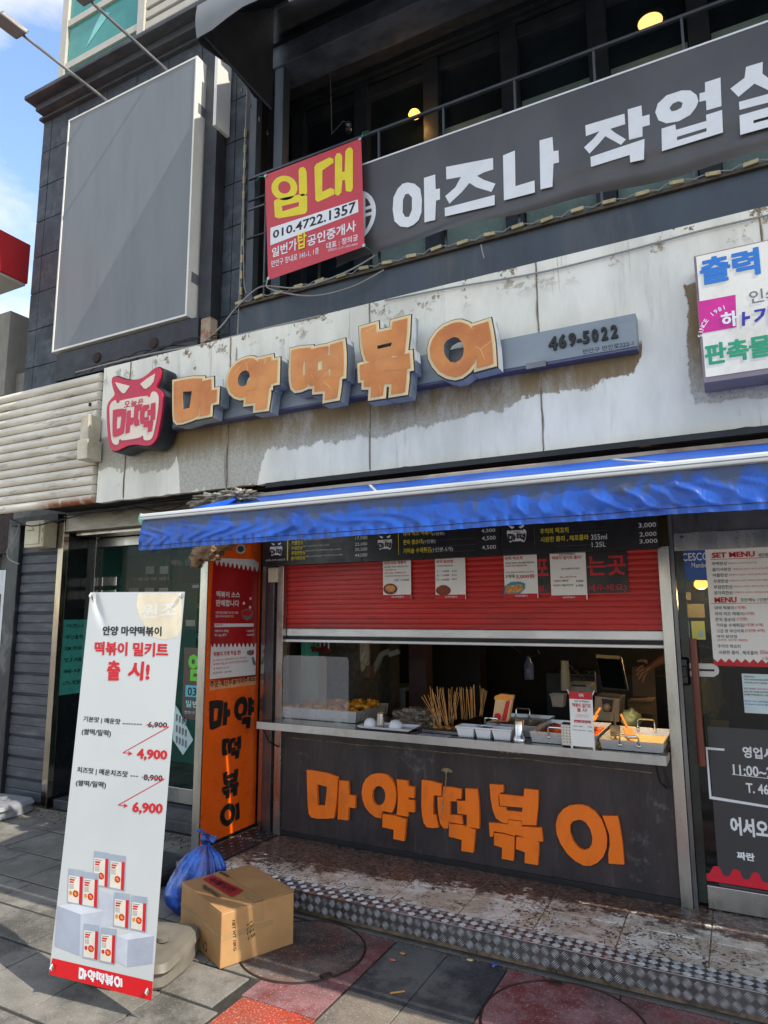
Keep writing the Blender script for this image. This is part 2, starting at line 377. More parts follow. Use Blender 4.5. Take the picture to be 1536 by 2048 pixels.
for i in range(nx):
    for j in range(5):
        if j < 3: base = Vector((-3.0+pitch*(i+.5), 3.634+.046*j, .1345)); U_, V_, n_ = Vector((1,0,0)), Vector((0,1,0)), Vector((0,0,1))
        else: base = Vector((-3.0+pitch*(i+.5), 3.607, .108-.050*(j-3))); U_, V_, n_ = Vector((1,0,0)), Vector((0,0,1)), Vector((0,-1,0))
        s_ = 1 if (i+j)%2 else -1; a = (U_+V_*s_).normalized(); b = (U_*-s_+V_).normalized()
        for q in range(-2, 3): barq(tb, base+b*q*.0076, a, b, n_, .0235-.002*abs(q), .0022, .0018)
tb.build('tread_bars', M['tread'], npl, kind='stuff')
# black plate along the orange wall, drain edge
wed = thing('checker_mat', 'narrow black chequered strip lying along the foot of the orange side wall', 'mat', (-3.33, 4.1, .13))
MB().box(-3.455, -3.20, 3.755, 4.42, .1325, .139).build('mat_sheet', M['black_metal'], wed, bevel=.002)
mm = MB()
for i in range(5):
    for j in range(13): 
        s_ = 1 if (i+j)%2 else -1; barq(mm, (-3.43+.05*i, 3.79+.05*j, .139), Vector((1,s_,0)).normalized(), Vector((-s_,1,0)).normalized(), (0,0,1), .02, .004, .002)
mm.build('mat_treads', M['steel_dark'], wed, kind='stuff')

# ================================================================ the shop building
bld = thing('shop_building', 'two storey dark block building with white peeling shop fascia and open balcony above', 'building', (-3, 4.5, 0))
YW, YF = 4.45, 3.95
# white peeling fascia panels
fm = Mt('peeling_white_fascia_paint'); X_, Y_, Z_ = fm.xyz()
cr_ = fm.n('ShaderNodeValToRGB'); r_ = cr_.color_ramp; mr = fm.n('ShaderNodeMapRange'); mr.inputs[1].default_value = -4.9; mr.inputs[2].default_value = 1.1; fm.l(X_, mr.inputs[0]); fm.l(mr.outputs[0], cr_.inputs[0])
def xpos(x): return (x+4.9)/6.0
prof = [(-4.9,.33),(-4.84,.32),(-4.5,.28),(-4.23,.225),(-4.0,.22),(-3.93,.33),(-3.88,-.2+.2),(-3.12,.0),(-3.08,.19),(-3.03,.265),(-2.73,.24),(-2.56,.275),(-2.15,.25),(-1.67,.28),(-1.16,.32),(-.94,.366),(-.7,.36),(-.42,.42),(-.37,.53),(-.33,1.2)]
while len(r_.elements) > 1: r_.elements.remove(r_.elements[-1])
r_.elements[0].position = 0; r_.elements[0].color = (.33/1.6,)*3+(1,)
for x, v in prof[1:]:
    e = r_.elements.new(xpos(x)); e.color = (v/1.6,)*3+(1,)
edgez = fm.math('ADD', fm.math('MULTIPLY', cr_.outputs[0], 1.6), 2.735)
edgez = fm.math('ADD', edgez, fm.math('MULTIPLY', fm.math('SUBTRACT', fm.noise(22, 6, .7, (1,1,.35), 52), .5), .10))
edgez = fm.math('ADD', edgez, fm.math('MULTIPLY', fm.math('SUBTRACT', fm.noise(5, 9, .72, off=2), .5), .24))
low = fm.ramp(fm.math('SUBTRACT', Z_, edgez), -.006, .008)        # 1 above the torn edge = bare
topz = fm.ramp(Z_, 3.30, 3.34, 1, 0)
bare = fm.math('MULTIPLY', low, topz)
chips = fm.ramp(fm.noise(3.4, 10, .78, off=21), .655, .67)
topchip = fm.math('MULTIPLY', fm.ramp(Z_, 3.72, 3.95, 0, 1), fm.ramp(fm.noise(4.4, 9, .75, off=31), .56, .58))
bare = fm.math('MAXIMUM', bare, fm.math('MAXIMUM', chips, topchip))
# ring of bare render left round the printing shop sign
wob = fm.math('MULTIPLY', fm.math('SUBTRACT', fm.noise(4, 8, .7, off=41), .5), .16)
xr = fm.ramp(fm.math('ADD', X_, wob), -.125, -.115)
zr_ = fm.math('MULTIPLY', fm.ramp(fm.math('ADD', Z_, wob), 2.895, 2.905), fm.ramp(fm.math('ADD', Z_, wob), 3.62, 3.63, 1, 0))
bare = fm.math('MAXIMUM', bare, fm.math('MULTIPLY', xr, zr_))
paint = fm.mix(fm.ramp(fm.noise(2.2, 7, .65, (1,1,.35), 4), .35, .7), lin('e8e4d6'), lin('ccc9bc'))
paint = fm.mix(fm.math('MULTIPLY', fm.ramp(fm.noise(5, 8, .7, (2.5,1,.25), 12), .55, .75), .45), paint, lin('7f8485'))
conc = fm.mix(fm.ramp(fm.noise(40, 5, .8), .3, .7), lin('9c9a90'), lin('c0bcae'))
conc = fm.mix(fm.ramp(fm.noise(150, 2, .5), .64, .70), conc, lin('5d5b55'))
rust = fm.math('MULTIPLY', fm.ramp(fm.math('ADD', Z_, fm.math('MULTIPLY', fm.noise(6, 6, .7, (3,1,.4), 7), .22)), 3.04, 3.30), fm.ramp(X_, -4.4, -4.0, .3, 1))
rust = fm.math('MULTIPLY', rust, fm.ramp(fm.noise(3, 5, .7, (1.6,1,.5), 15), .30, .55, .35, .95))
conc = fm.mix(rust, conc, lin('7a6238'))
f2 = fm.mix(bare, paint, conc)
run = fm.math('MULTIPLY', fm.ramp(fm.noise(9, 6, .7, (2.2,1,.09), 19), .62, .72), .55)
f2 = fm.mix(run, f2, lin('8a7350'))
fm.set(f2, .65); fm.bump(fm.math('ADD', fm.math('MULTIPLY', bare, -1.0), fm.math('MULTIPLY', fm.noise(120, 4), .15)), .5, .006); M['fascia'] = fm.m
seams = [-4.86, -4.42, -3.05-.0, -2.17, -1.17, .10, 1.7]
seams = [-4.86, P(252,905,YF)[0], P(455,905,YF)[0], P(740,800,YF)[0], P(1083,800,YF)[0], .27, 1.9, 3.6, 6.0]
for i, (a, b) in enumerate(zip(seams, seams[1:])):
    # ragged lower edge, real thickness
    n_ = max(3, int((b-a)/.05)); pts = [(b-.004, 3.965), (a+.004, 3.965)]
    for k in range(n_+1):
        x = a+.004+(b-a-.008)*k/n_; pts.append((x, 2.745+.012*noise.noise(Vector((x*6, 1, 0)))+.008*noise.noise(Vector((x*23, 4, 0)))))
    MB().poly(PY(YF+random.uniform(-.002,.002)), [pts], 0, -.05).build('fascia_panel', M['fascia'], bld)
MB().box(-4.855, 6.0, YF+.06, 4.44, 3.93, 3.96).box(-4.855, 6.0, YF+.06, YF+.10, 2.76, 3.9).build('fascia_frame', M['dark'], bld)
MB().box(-5.9, 6.0, 4.06, 4.62, 2.803, 2.84).build('soffit', M['dark'], bld); MB().box(-3.62, 6.0, 4.63, 4.70, 2.84, 3.96).build('inner_wall', M['dark'], bld)
M['seam'] = pm('rusty_seam_filler', '8c7b66', .8, 0, .3, 20, .3, 60, '3b2f25', .6, 6)
for x in seams[1:-1]:
    sm_ = MB(); pts = [(x+.012*noise.noise(Vector((z*7, x, 3))), YF-.004, z) for z in [2.76+.05*i for i in range(25)]]
    sm_.tube(pts, .005, 5).build('seam_line', M['seam'], bld)
# ---- upper block wall: one object per block
bm_ = pm('charcoal_painted_block', '363b42', .62, 0, .3, 5, .5, 45, '5a5f64', .55, 6)
MB().box(-6.74, -3.72, YW+.03, YW+.3, 2.7, 7.62).build('wall_core', M['dark'], bld)
bw, bh = .455, .435
proto = None
for r in range(8):
    z0 = 4.02+r*bh
    x = -6.75
    first = .16
    cols = [(-6.75, -6.75+.15)]+[(-6.60+bw*c, -6.60+bw*(c+1)) for c in range(6)]+[(-3.87, -3.705)]
    for a, b in cols:
        MB().box(a+.004, b-.004, YW+random.uniform(0, .003), YW+.04, z0+.004, z0+bh-.004).build('block', bm_, bld, bevel=.004)
for r in range(8): MB().box(-6.752, -6.712, YW+.04, YW+.30, 4.02+r*bh+.004, 4.02+(r+1)*bh-.004).build('block', bm_, bld, bevel=.004)
MB().box(-6.75, -6.715, YW+.30, 8.5, 2.7, 7.62).build('side_wall', bm_, bld)
# cornice: stepped profile
cz = 7.375
MB().box(-6.77, -3.3, 4.40, 4.75, 7.46, 7.495).box(-6.71, -3.3, 4.31, 4.75, 7.495, 7.575).box(-6.76, -3.3, 4.20, 4.75, 7.575, 7.625).build('cornice', pm('weathered_dark_cornice', '3a3d42', .6, 0, .25, 6, .3, 40, '6a665e', .4, 5, (.4,1,1)), bld, bevel=.008)
MB().box(-6.80, -6.76, 4.75, 8.5, cz+.1, cz+.25).build('side_cornice', M['dark'], bld)
MB().box(-6.74, 6.0, 4.75, 9, cz+.1, cz+.2).build('roof_slab', M['dark'], bld)
# ---- balcony recess
MB().box(-3.70, -3.66, 4.40, 4.50, 4.0, 7.42).build('recess_edge', M['black_metal'], bld); MB().box(-4.12, -4.08, 4.50, 5.7, 4.0, 7.42).build('recess_side_wall', M['dk2'], bld)
sm2 = MB().box(-3.66, 6.0, 4.33, 4.38, 3.97, 4.42)
sm2.build('balcony_sill', M['sill_metal'], bld, bevel=.003)
MB().box(-4.08, 6.0, 4.50, 5.7, 3.97, 4.05).build('balcony_floor', M['dark'], bld)
MB().box(-3.69, 6.0, 4.30, 4.40, 4.42, 4.445).build('sill_cap', pm('rusty_sill_cap', '4a443d', .8, 0, .3, 14, .3, 60, '6d4a2c', .5, 8), bld)
ceilm = pm('peeling_dark_soffit', '4a505a', .6, 0, .4, 4, .3, 20, '6a6a6c', .30, 1.3, (1,1.8,1))
MB().box(-4.08, 6.0, 4.50, 5.7, 7.40, 7.44).build('balcony_ceiling', ceilm, bld)
for z0, y0 in ((7.30, 4.95), (7.32, 5.10)): MB().box(-4.08, 6.0, y0, y0+.05, z0, 7.40).build('ceiling_rail', M['dk2'], bld, bevel=.004)
for k in range(2): MB().box(-4.08, 6.0, 5.50-.05*k, 5.545-.05*k, 7.28+.04*k, 7.40).build('ceiling_moulding', M['dk2'], bld, bevel=.004)
MB().box(-3.70, 6.0, 4.502, 4.80, 6.84, 7.40).build('front_beam', ceilm, bld, bevel=.01); MB().box(-3.70, 6.0, 4.46, 4.50, 7.05, 7.42).build('upper_front', M['dark'], bld)
# balcony back wall: dark glazing with frames
MB().box(-4.08, 6.0, 5.60, 5.64, 4.05, 7.40).build('back_glass', M['balc_glass'], bld)
bx_ = [-3.98+.795*k for k in range(10)]
for x in bx_:
    MB().box(x, x+.16, 5.50, 5.598, 4.05, 7.26).build('window_frame', M['dk2'], bld, bevel=.004)
for a, b in zip(bx_, bx_[1:]):
    for z0, z1 in ((7.12, 7.26), (4.05, 4.13)): MB().box(a+.16, b, 5.53, 5.598, z0, z1).build('window_rail', M['dk2'], bld, bevel=.004)
M['frost'] = pm('frosted_green_grey_film', '8fa39e', .3, 0, .2, 2.0)
for a, b in zip(bx_[1:], bx_[2:]): MB().box(a+.17, b-.01, 5.588, 5.596, 4.20, 6.50 if a > -2.5 else 6.2).build('window_film', M['frost'], bld)
# steel posts at the balcony ends
for b in ((-3.66, -3.58, 4.40, 4.48, 4.42, 7.05), (-3.47, -3.37, 4.52, 4.62, 4.05, 6.84)): MB().box(*b).build('balcony_post', M['sill_metal'], bld, bevel=.003)
# ---- ground floor walls
MB().box(-6.75, -3.62, 4.46, 4.62, 2.60, 2.98).build('lintel', pm('dirty_grey_lintel', '6a6862', .7, 0, .3, 6, .3, 40, '34312d', .6, 4), bld)
MB().box(-3.62, -3.49, 4.50, 4.60, .0, 2.8).build('pier', M['dark'], bld); MB().box(-3.34, 6.0, 4.51, 4.60, 2.61, 2.8).build('beam', M['dark'], bld)
# dark siding boards at the left
sid = pm('charcoal_siding_board', '353840', .5, 0, .2, 4, .15, 40, '7c7a76', .28, 5, (.6,1,3))
for i in range(14):
    z0 = .02+i*.199
    m_ = MB(); x0, x1 = -6.52, -5.93
    pr = [(4.45, z0), (4.438, z0+.015), (4.440, z0+.085), (4.447, z0+.095), (4.440, z0+.105), (4.444, z0+.178), (4.462, z0+.190), (4.462, z0+.199)]
    for a, b in zip(pr, pr[1:]): m_.quad((x0, a[0], a[1]), (x1, a[0], a[1]), (x1, b[0], b[1]), (x0, b[0], b[1]))
    m_.build('siding_board', sid, bld)
MB().box(-6.52, -5.93, 4.463, 4.55, 0, 2.8).build('siding_backing', M['dark'], bld)
MB().box(-6.72, -6.53, 4.40, 4.60, 0, 2.78).build('corner_trim', pm('scuffed_black_corner_trim', '24262b', .45, .1, .3, 4, .2, 40, '8a8a88', .35, 5, (1,1,.5)), bld, bevel=.006)
MB().box(-6.62, -5.9, 4.36, 4.48, 2.70, 2.78).build('head_trim', M['dark'], bld)

# louvre of white tubes left of the fascia
lv = thing('tube_louvre', 'panel of horizontal off-white metal tubes with rust at its lower right', 'louvre', (-5.6, 3.95, 2.74))
lm = Mt('chalky_white_paint_on_tubes'); X_, Y_, Z_ = lm.xyz()
c_ = lm.mix(lm.ramp(lm.noise(3, 6, .7, (.5,1,1)), .3, .7), lin('e4dccd'), lin('c8bead'))
c_ = lm.mix(lm.math('MULTIPLY', lm.ramp(lm.noise(4, 8, .75, (.6,1,4), 5), .54, .66), .6), c_, lin('77705f'))
rm = lm.math('MULTIPLY', lm.math('MULTIPLY', lm.ramp(Z_, 2.76, 2.83, 1, 0), lm.ramp(X_, -5.7, -5.35)), lm.ramp(lm.noise(9, 6, .7), .3, .5))
rm = lm.math('MAXIMUM', rm, lm.ramp(lm.noise(5, 8, .7, (1,1,1), 27), .66, .70))
c_ = lm.mix(rm, c_, lin('8a4a1c')); lm.set(c_, .5); M['louvre'] = lm.m
for i in range(14):
    z = 2.785+i*.0850
    MB().tube([(-6.36, 3.955, z), (-6.34, 3.955, z), (-4.90, 3.955, z), (-4.885, 3.955, z)], .0405, 14).build('tube', M['louvre'], lv, smooth=True)
for z in (3.33, 3.62): MB().tube([(-4.965, 3.91, z+.03*k) for k in (0, 1)], .012, 8).build('bolt_head', M['cover_rim'], lv)
MB().box(-6.3, -6.25, 3.99, 4.03, 2.75, 3.95).box(-5.6, -5.55, 3.99, 4.03, 2.75, 3.95).box(-4.93, -4.88, 3.99, 4.03, 2.75, 3.95).build('louvre_frame', M['dark'], lv)
# junction box at the fascia's left end
jb = MB().box(*[v for v in (-4.93, -4.83, 3.80, 3.93, 3.28, 3.50)]).box(-4.93, -4.80, 3.78, 3.93, 3.10, 3.275)
jb.build('junction_box', pm('cream_plastic', 'b9b09a', .5, 0, .08, 5, 0, 60, '8a7c62', .5, 6), label='cream plastic junction box between white tubes and red horned sign', cat='junction box', bevel=.006)
# ================================================================ block lettering, measured on the counter front
CPL = PY(4.40)
def cl(x0, y0, pts): return [CPL.L(*p) for p in crop(x0, y0, 3.072, pts)]
A = lambda p: cl(500, 1480, p)
B = lambda p: cl(900, 1480, p)
def ell(cx, cy, rx, ry, n=28, rot=0): return [(cx+rx*math.cos(t)*math.cos(rot)-ry*math.sin(t)*math.sin(rot), cy+rx*math.cos(t)*math.sin(rot)+ry*math.sin(t)*math.cos(rot)) for t in [2*math.pi*k/n for k in range(n)]]
GL = {
'ma': [[A([(347,184),(400,190),(470,203),(538,226),(536,300),(530,380),(516,480),(470,484),(410,484),(375,476),(360,455),(354,400),(350,300)]), A([(410,272),(472,288),(466,350),(460,404),(414,402),(411,340)])],
       [A([(548,248),(602,254),(606,338),(646,344),(644,420),(604,414),(600,495),(537,487),(541,400)])]],
'yak': [[A([(800,205),(822,208),(845,217),(872,245),(888,280),(896,320),(896,352),(892,388),(882,425),(870,447),(808,436),(806,482),(770,475),(735,450),(705,410),(690,365),(685,320),(692,275),(710,240),(738,216),(770,206)]), A(ell(790,343,41,60,20))],
        [A([(900,242),(966,250),(970,282),(1010,290),(1008,358),(970,352),(972,366),(1010,372),(1010,446),(970,440),(968,472),(900,460),(906,400),(908,340)])],
        [A([(814,455),(880,463),(958,488),(952,560),(946,622),(880,608),(882,552),(812,536)])]],
'tteok': [[A([(1054,245),(1110,252),(1175,270),(1176,345),(1126,340),(1124,400),(1126,458),(1142,460),(1148,500),(1158,538),(1120,542),(1085,536),(1066,510),(1056,460),(1052,400),(1053,320)])],
        [A([(1186,286),(1240,290),(1299,302),(1296,362),(1268,360),(1268,378),(1228,376),(1228,460),(1300,464),(1307,518),(1250,510),(1222,505),(1214,544),(1190,543),(1170,520),(1158,470),(1152,400),(1151,350),(1182,350)])],
        [A([(1322,298),(1396,302),(1404,370),(1408,450),(1408,545),(1330,534),(1332,460),(1274,452),(1272,374),(1324,376)])],
        [A([(1222,514),(1300,522),(1383,552),(1378,620),(1370,693),(1298,682),(1300,614),(1222,594)])]],
'bokk': [[B([(242,271),(326,276),(327,322),(304,324),(304,332),(452,348),(455,300),(542,308),(540,400),(528,525),(442,522),(440,496),(358,486),(354,514),(315,505),(280,480),(262,430),(250,370)]), B([(296,336),(301,337),(306,404),(446,416),(442,444),(346,434),(342,413),(299,408)])],
        [B([(238,508),(356,518),(360,492),(438,500),(440,532),(562,540),(570,626),(530,622),(402,582),(398,590),(330,570),(270,562),(262,596),(244,592)])],
        [B([(270,572),(330,578),(396,596),(394,670),(388,743),(318,730),(320,662),(270,646)])],
        [B([(408,594),(470,602),(546,628),(544,700),(538,770),(458,756),(460,690),(404,670)])]],
'i': [[B([(785,397),(815,399),(845,408),(890,440),(930,490),(955,550),(965,610),(960,670),(940,720),(905,755),(860,775),(820,772),(770,745),(720,700),(680,640),(655,580),(649,520),(662,465),(695,425),(735,403)]), B([(790,490),(812,494),(833,507),(860,545),(875,600),(870,645),(850,670),(820,678),(785,660),(755,620),(737,570),(737,525),(755,500)])],
      [B([(936,466),(1030,468),(1045,540),(1060,640),(1070,766),(975,760),(972,700),(982,640),(978,580),(960,530)])]]}
ORDER = ['ma', 'yak', 'tteok', 'bokk', 'i']
GL['bokk_c'] = [[B([(242,271),(326,276),(330,330),(452,348),(455,300),(542,308),(540,400),(528,525),(440,500),(358,492),(315,505),(280,480),(262,430),(250,370)]), B([(348,414),(446,424),(442,446),(350,436)])]]+GL['bokk'][1:]
GL['yak_c'] = [GL['yak'][0], [A([(890,242),(966,250),(970,282),(1010,290),(1010,446),(970,440),(968,472),(890,460)])], GL['yak'][2]]
def gbox(g):
    p = [q for pc in GL[g] for q in pc[0]]; return min(q[0] for q in p), min(q[1] for q in p), max(q[0] for q in p), max(q[1] for q in p)
def gfit(g, u0, u1, v0, v1, m=0):
    """the pieces of a glyph scaled into a box (m = margin kept for an outline)"""
    a = gbox(g); u0 += m; u1 -= m; v0 += m; v1 -= m
    f = lambda q: (u0+(q[0]-a[0])/(a[2]-a[0])*(u1-u0), v0+(q[1]-a[1])/(a[3]-a[1])*(v1-v0))
    return [[[f(q) for q in l] for l in pc] for pc in GL[g]]
def gput(mb, pl, g, u0, u1, v0, v1, d=.002, back=None, gr=0, m=0, stag=.0004):
    for i, pc in enumerate(gfit(g, u0, u1, v0, v1, m)):
        ls = [grow(l, gr if k == 0 else -gr) if gr else l for k, l in enumerate(pc)] if gr else pc
        if gr: ls = [grow(pc[0], gr)]+[[q for q in grow(fixdir(h, True), gr)] for h in pc[1:]]
        mb.poly(pl, ls, d+i*stag, back)
def gpx(mb, pl, g, xl, yt, xr, yb, **k):
    u0, v1 = pl.L(xl, yt); _, v0 = pl.L(xl, yb); u1, _ = pl.L(xr, (yt+yb)/2); gput(mb, pl, g, u0, u1, v0, v1, **k)
def word(mb, pl, gs, u0, u1, v0, v1, gap=.05, **k):
    n = len(gs); w_ = (u1-u0)/(n+gap*(n-1))
    for i, g in enumerate(gs): gput(mb, pl, g, u0+i*w_*(1+gap), u0+i*w_*(1+gap)+w_, v0, v1, **k)
LAB = {'ma': 'first', 'yak': 'second', 'tteok': 'third', 'bokk': 'fourth', 'i': 'fifth'}

# ---- counter front with thick orange letters
ctr = thing('counter_front', 'dark painted counter wall under the serving shelf, streaked and cracked', 'counter', (-1.8, 4.43, .13))
cm = Mt('streaked_dark_counter_paint'); X_, Y_, Z_ = cm.xyz()
c_ = cm.mix(cm.ramp(cm.noise(3, 7, .7, (2.4,1,.5)), .3, .7), lin('241e20'), lin('3a3133'))
c_ = cm.mix(cm.math('MULTIPLY', cm.ramp(cm.noise(6, 8, .75, (3,1,.3), 5), .55, .75), .5), c_, lin('6f6866'))
c_ = cm.mix(cm.math('MULTIPLY', cm.ramp(cm.noise(2.2, 9, .8, (1,1,1), 9), .58, .68), .55), c_, lin('6e7276'))
tr = cm.math('ADD', Z_, cm.math('MULTIPLY', cm.math('SUBTRACT', cm.noise(2.4, 8, .7, (1,1,1), 14), .5), .16))
tm = cm.math('MULTIPLY', cm.ramp(tr, .885, .90), cm.math('MULTIPLY', cm.ramp(X_, -2.15, -2.05), cm.ramp(X_, -1.35, -1.25, 1, 0)))
bare = cm.mix(cm.ramp(cm.noise(16, 7, .8, (2,1,.6), 2), .45, .6), lin('b7a98d'), lin('5b3f2a'))
c_ = cm.mix(tm, c_, bare)
cm.set(c_, cm.ramp(cm.noise(8, 5), .3, .7, .35, .6)); M['counter'] = cm.m
MB().box(-3.20, -.405, 4.43, 4.50, .13, .95).build('counter_panel', M['counter'], ctr)
crk = MB(); pts = []
for k in range(34):
    x = -3.1+.058*k*1.35
    if x > -.45: break
    z = P(500+400/3.072, 1480+105/3.072, 4.43)[1]+.0+(-.004 if k%2 else .004)+.012*noise.noise(Vector((x*3, 0, 9)))
    pts.append((x, 4.428, .845+.008*noise.noise(Vector((x*5, 0, 9)))+.012*noise.noise(Vector((x*1.3, 2, 9)))))
crk.tube(pts, .0035, 5); crk.build('crack', pm('ragged_crack_filler', '7c6c58', .9, 0, .5, 30), ctr)
ag = MB(); cx, cz_ = P(893, 1541, 4.42); ag.blob((cx, 4.425, cz_), .018, .4, 3, 2, (2.2, .6, .8)).tube([(cx, 4.415, cz_), (cx+.005, 4.40, cz_-.05), (cx-.01, 4.385, cz_-.16), (cx-.03, 4.38, cz_-.30), (cx-.01, 4.38, cz_-.305)], .0035, 6)
ag.build('wire_hook', pm('old_glue_and_wire', '8a7a5a', .8, 0, .4, 30), ctr, smooth=True)
MB().box(-3.20, -.405, 4.415, 4.428, .1305, .165).build('skirting', M['dark'], ctr, bevel=.003)
for g in ORDER:
    mb = MB(); pls = PY(4.428)
    for i, pc in enumerate(GL[g]): mb.poly(pls, pc, .026+.0004*i, 0)
    mb.build('letter', M['orange'], ctr, bevel=0)
# ---- stainless posts
pst = thing('shop_front_frame', 'stainless steel frame posts on both sides of the serving window', 'frame', (-1.8, 4.4, .13))
def post(nm, *b, mat='steel', bev=.003): return MB().box(*b).build(nm, M[mat], pst, bevel=bev)
post('post', -.402, -.338, 4.405, 4.50, .13, 2.18)
post('post', -.3365, -.312, 4.425, 4.50, .13, 2.52, mat='steel_dark')
post('post', -3.245, -3.185, 4.40, 4.50, .13, 2.18)
post('post', -3.36, -3.29, 4.42, 4.50, .13, 2.18, mat='steel_dark')
post('post', -3.465, -3.405, 4.49, 4.52, .13, 2.60)
post('return_panel', -3.40, -3.365, 4.45, 4.50, .13, 2.6, mat='steel_dark'); post('return_panel', -3.288, -3.248, 4.45, 4.50, .13, 2.2, mat='steel_dark')
# wing wall
wing = thing('side_wall_panel', 'orange side wall with red sauce poster and vertical black block letters', 'sign panel', (-3.55, 4.2, 0))
MB().box(-3.556, -3.503, 3.882, 4.52, .10, 2.70).build('wall_core', M['dark'], wing)
MB().box(-3.562, -3.494, 3.865, 3.8795, .05, 2.70).build('steel_edge', M['steel'], wing, bevel=.002)
MB().box(-3.508, -3.494, 4.502, 4.53, .131, 2.6).build('steel_edge', M['steel'], wing)
MB().box(-3.502, -3.492, 3.8815, 4.500, .155, 2.60).build('orange_sheet', M['orange_panel'], wing)
OPL = Pl((-3.4915, 0, 0), (0, 1, 0), (0, 0, 1))
def O8(x, y): return (390+x/3.2, 1060+y/3.2)
def octx(mb, st, x0, yt, x1, yb, d=.0035, b=.03): a, c = O8(x0, yt), O8(x1, yb); mb.tpx(OPL, st, a[0], a[1], c[0], c[1]-(0), d, b)
def opoly(mb, pts, d): mb.poly(OPL, [[OPL.L(*O8(*p)) for p in pts]], d)
m_ = MB()
def oglyph(g, x0, yt, x1, yb):
    a, c = O8(x0, yt), O8(x1, yb); u0, v1 = OPL.L(*a); _, v0 = OPL.L(a[0], c[1]); u1, _ = OPL.L(c[0], (a[1]+c[1])/2); gput(m_, OPL, g, u0, u1, v0, v1, .0035)
oglyph('ma', 90, 1095, 222, 1283); oglyph('yak', 250, 1075, 376, 1290); oglyph('tteok', 172, 1340, 292, 1490); oglyph('bokk', 174, 1555, 278, 1730); oglyph('i', 160, 1770, 284, 1915)
m_.build('vertical_lettering', M['ink'], wing)
pst2 = thing('sauce_poster', 'dark red and white sauce poster with scalloped white edges on the orange side wall', 'poster', (-3.49, 4.2, 1.9))
sc = lambda n, xa, ya, xb, yb, h: [(xa+(xb-xa)*t/(n*4)*1.0, ya+(yb-ya)*t/(n*4)+(h if (t%4) in (1,2) else 0)) for t in range(n*4+1)]
mb = MB(); opoly(mb, [(118,180),(375,190),(408,215),(392,960),(92,960),(98,560)], .0015); mb.build('backing_sheet', M['redp'], pst2)
mb = MB(); opoly(mb, [(118,178),(375,188),(408,212)]+sc(10, 404, 240, 122, 195, 28)[0:], .003)
opoly(mb, sc(11, 100, 728, 390, 725, 22)+[(386,925),(92,955)], .003); opoly(mb, [(124,598),(374,598),(372,618),(123,622)], .003); mb.build('white_scallops', M['white_ink'], pst2)
mb = MB()
for st, *b in (('떡볶이 소스',135,390,285,430),('판매합니다',132,445,280,488)): octx(mb, st, *b, .0035, .06)
for st, *b in (('이젠 직접 만들어 맛있게 드세요',130,520,275,538),('물만 부어서 끓이면',130,545,218,560),('떡볶이소스 (800g)',125,638,212,658),('떡 1.5kg 2봉지',125,665,198,685),('14,000원',330,638,376,655),('10,000원',332,664,376,680)): octx(mb, st, *b, .0035, .02)
mb.build('white_lettering', M['white_ink'], pst2)
mb = MB()
for st, *b in (('떡볶이 가게 하실 분!',116,780,290,812),): octx(mb, st, *b, .0045, .06)
for st, *b in (('판매가격',128,601,172,616),('▶ 떡볶이 소스 공급해드립니다. 소스 제조 방법',118,828,322,842),('▶ 떡볶이, 튀김, 순대, 어묵 제조 방법 전수해드립니다.',118,852,340,868),('▶ 제조업체 : my food',116,882,215,896),('▶ 문의전화 : 1666-4901',114,910,230,924)): octx(mb, st, *b, .0045, .015)
mb.build('red_lettering', M['red_ink'], pst2)
mb = MB(); octx(mb, 'OK!', 222, 545, 246, 560, .0035, .03); mb.build('yellow_lettering', M['yellow_ink'], pst2)
mb = MB(); bx = lambda cx, cy, rx, ry: [(cx+rx*math.cos(t), cy+ry*math.sin(t)) for t in [2*math.pi*k/20 for k in range(20)]]
opoly(mb, [(293,530),(300,515),(330,505),(362,515),(370,530),(360,565),(332,580),(305,565)], .003); opoly(mb, [(330,775),(358,765),(358,805),(330,795)], .004); opoly(mb, [(360,815),(372,812),(386,850),(384,870),(368,860)], .004); mb.build('bowl_picture', M['grey_ink'], pst2)
mb = MB(); opoly(mb, bx(331,532,34,18), .0036); opoly(mb, [(358,772),(372,765),(376,785),(368,800),(358,800)], .0042); mb.build('sauce_picture', M['red_ink'], pst2)
mb = MB(); [opoly(mb, [(x,y),(x+12,y-5),(x+16,y+10),(x+4,y+16)], .004) for x, y in ((345,433),(302,464),(342,490))]; mb.build('rice_cake_picture', M['white_ink'], pst2)
nt_ = thing('order_notice', 'narrow cream paper notice in black handwriting-like print below the red poster', 'notice', (-3.49, 4.2, 1.35))
mb = MB(); opoly(mb, [(92,975),(388,935),(386,988),(88,1028)], .0042); mb.build('notice_sheet', pm('pale_orange_film', 'dc9a6c', .4), nt_)
mb = MB()
u0, v1 = OPL.L(*O8(94, 968)); u1, _ = OPL.L(*O8(382, 960)); v0 = OPL.L(*O8(94, 1010))[1]
mb.text(OPL, '주문·계산후들어와주세요', u0, u1, v0, v1, .0055, .05); mb.build('notice_lettering', M['ink'], nt_)

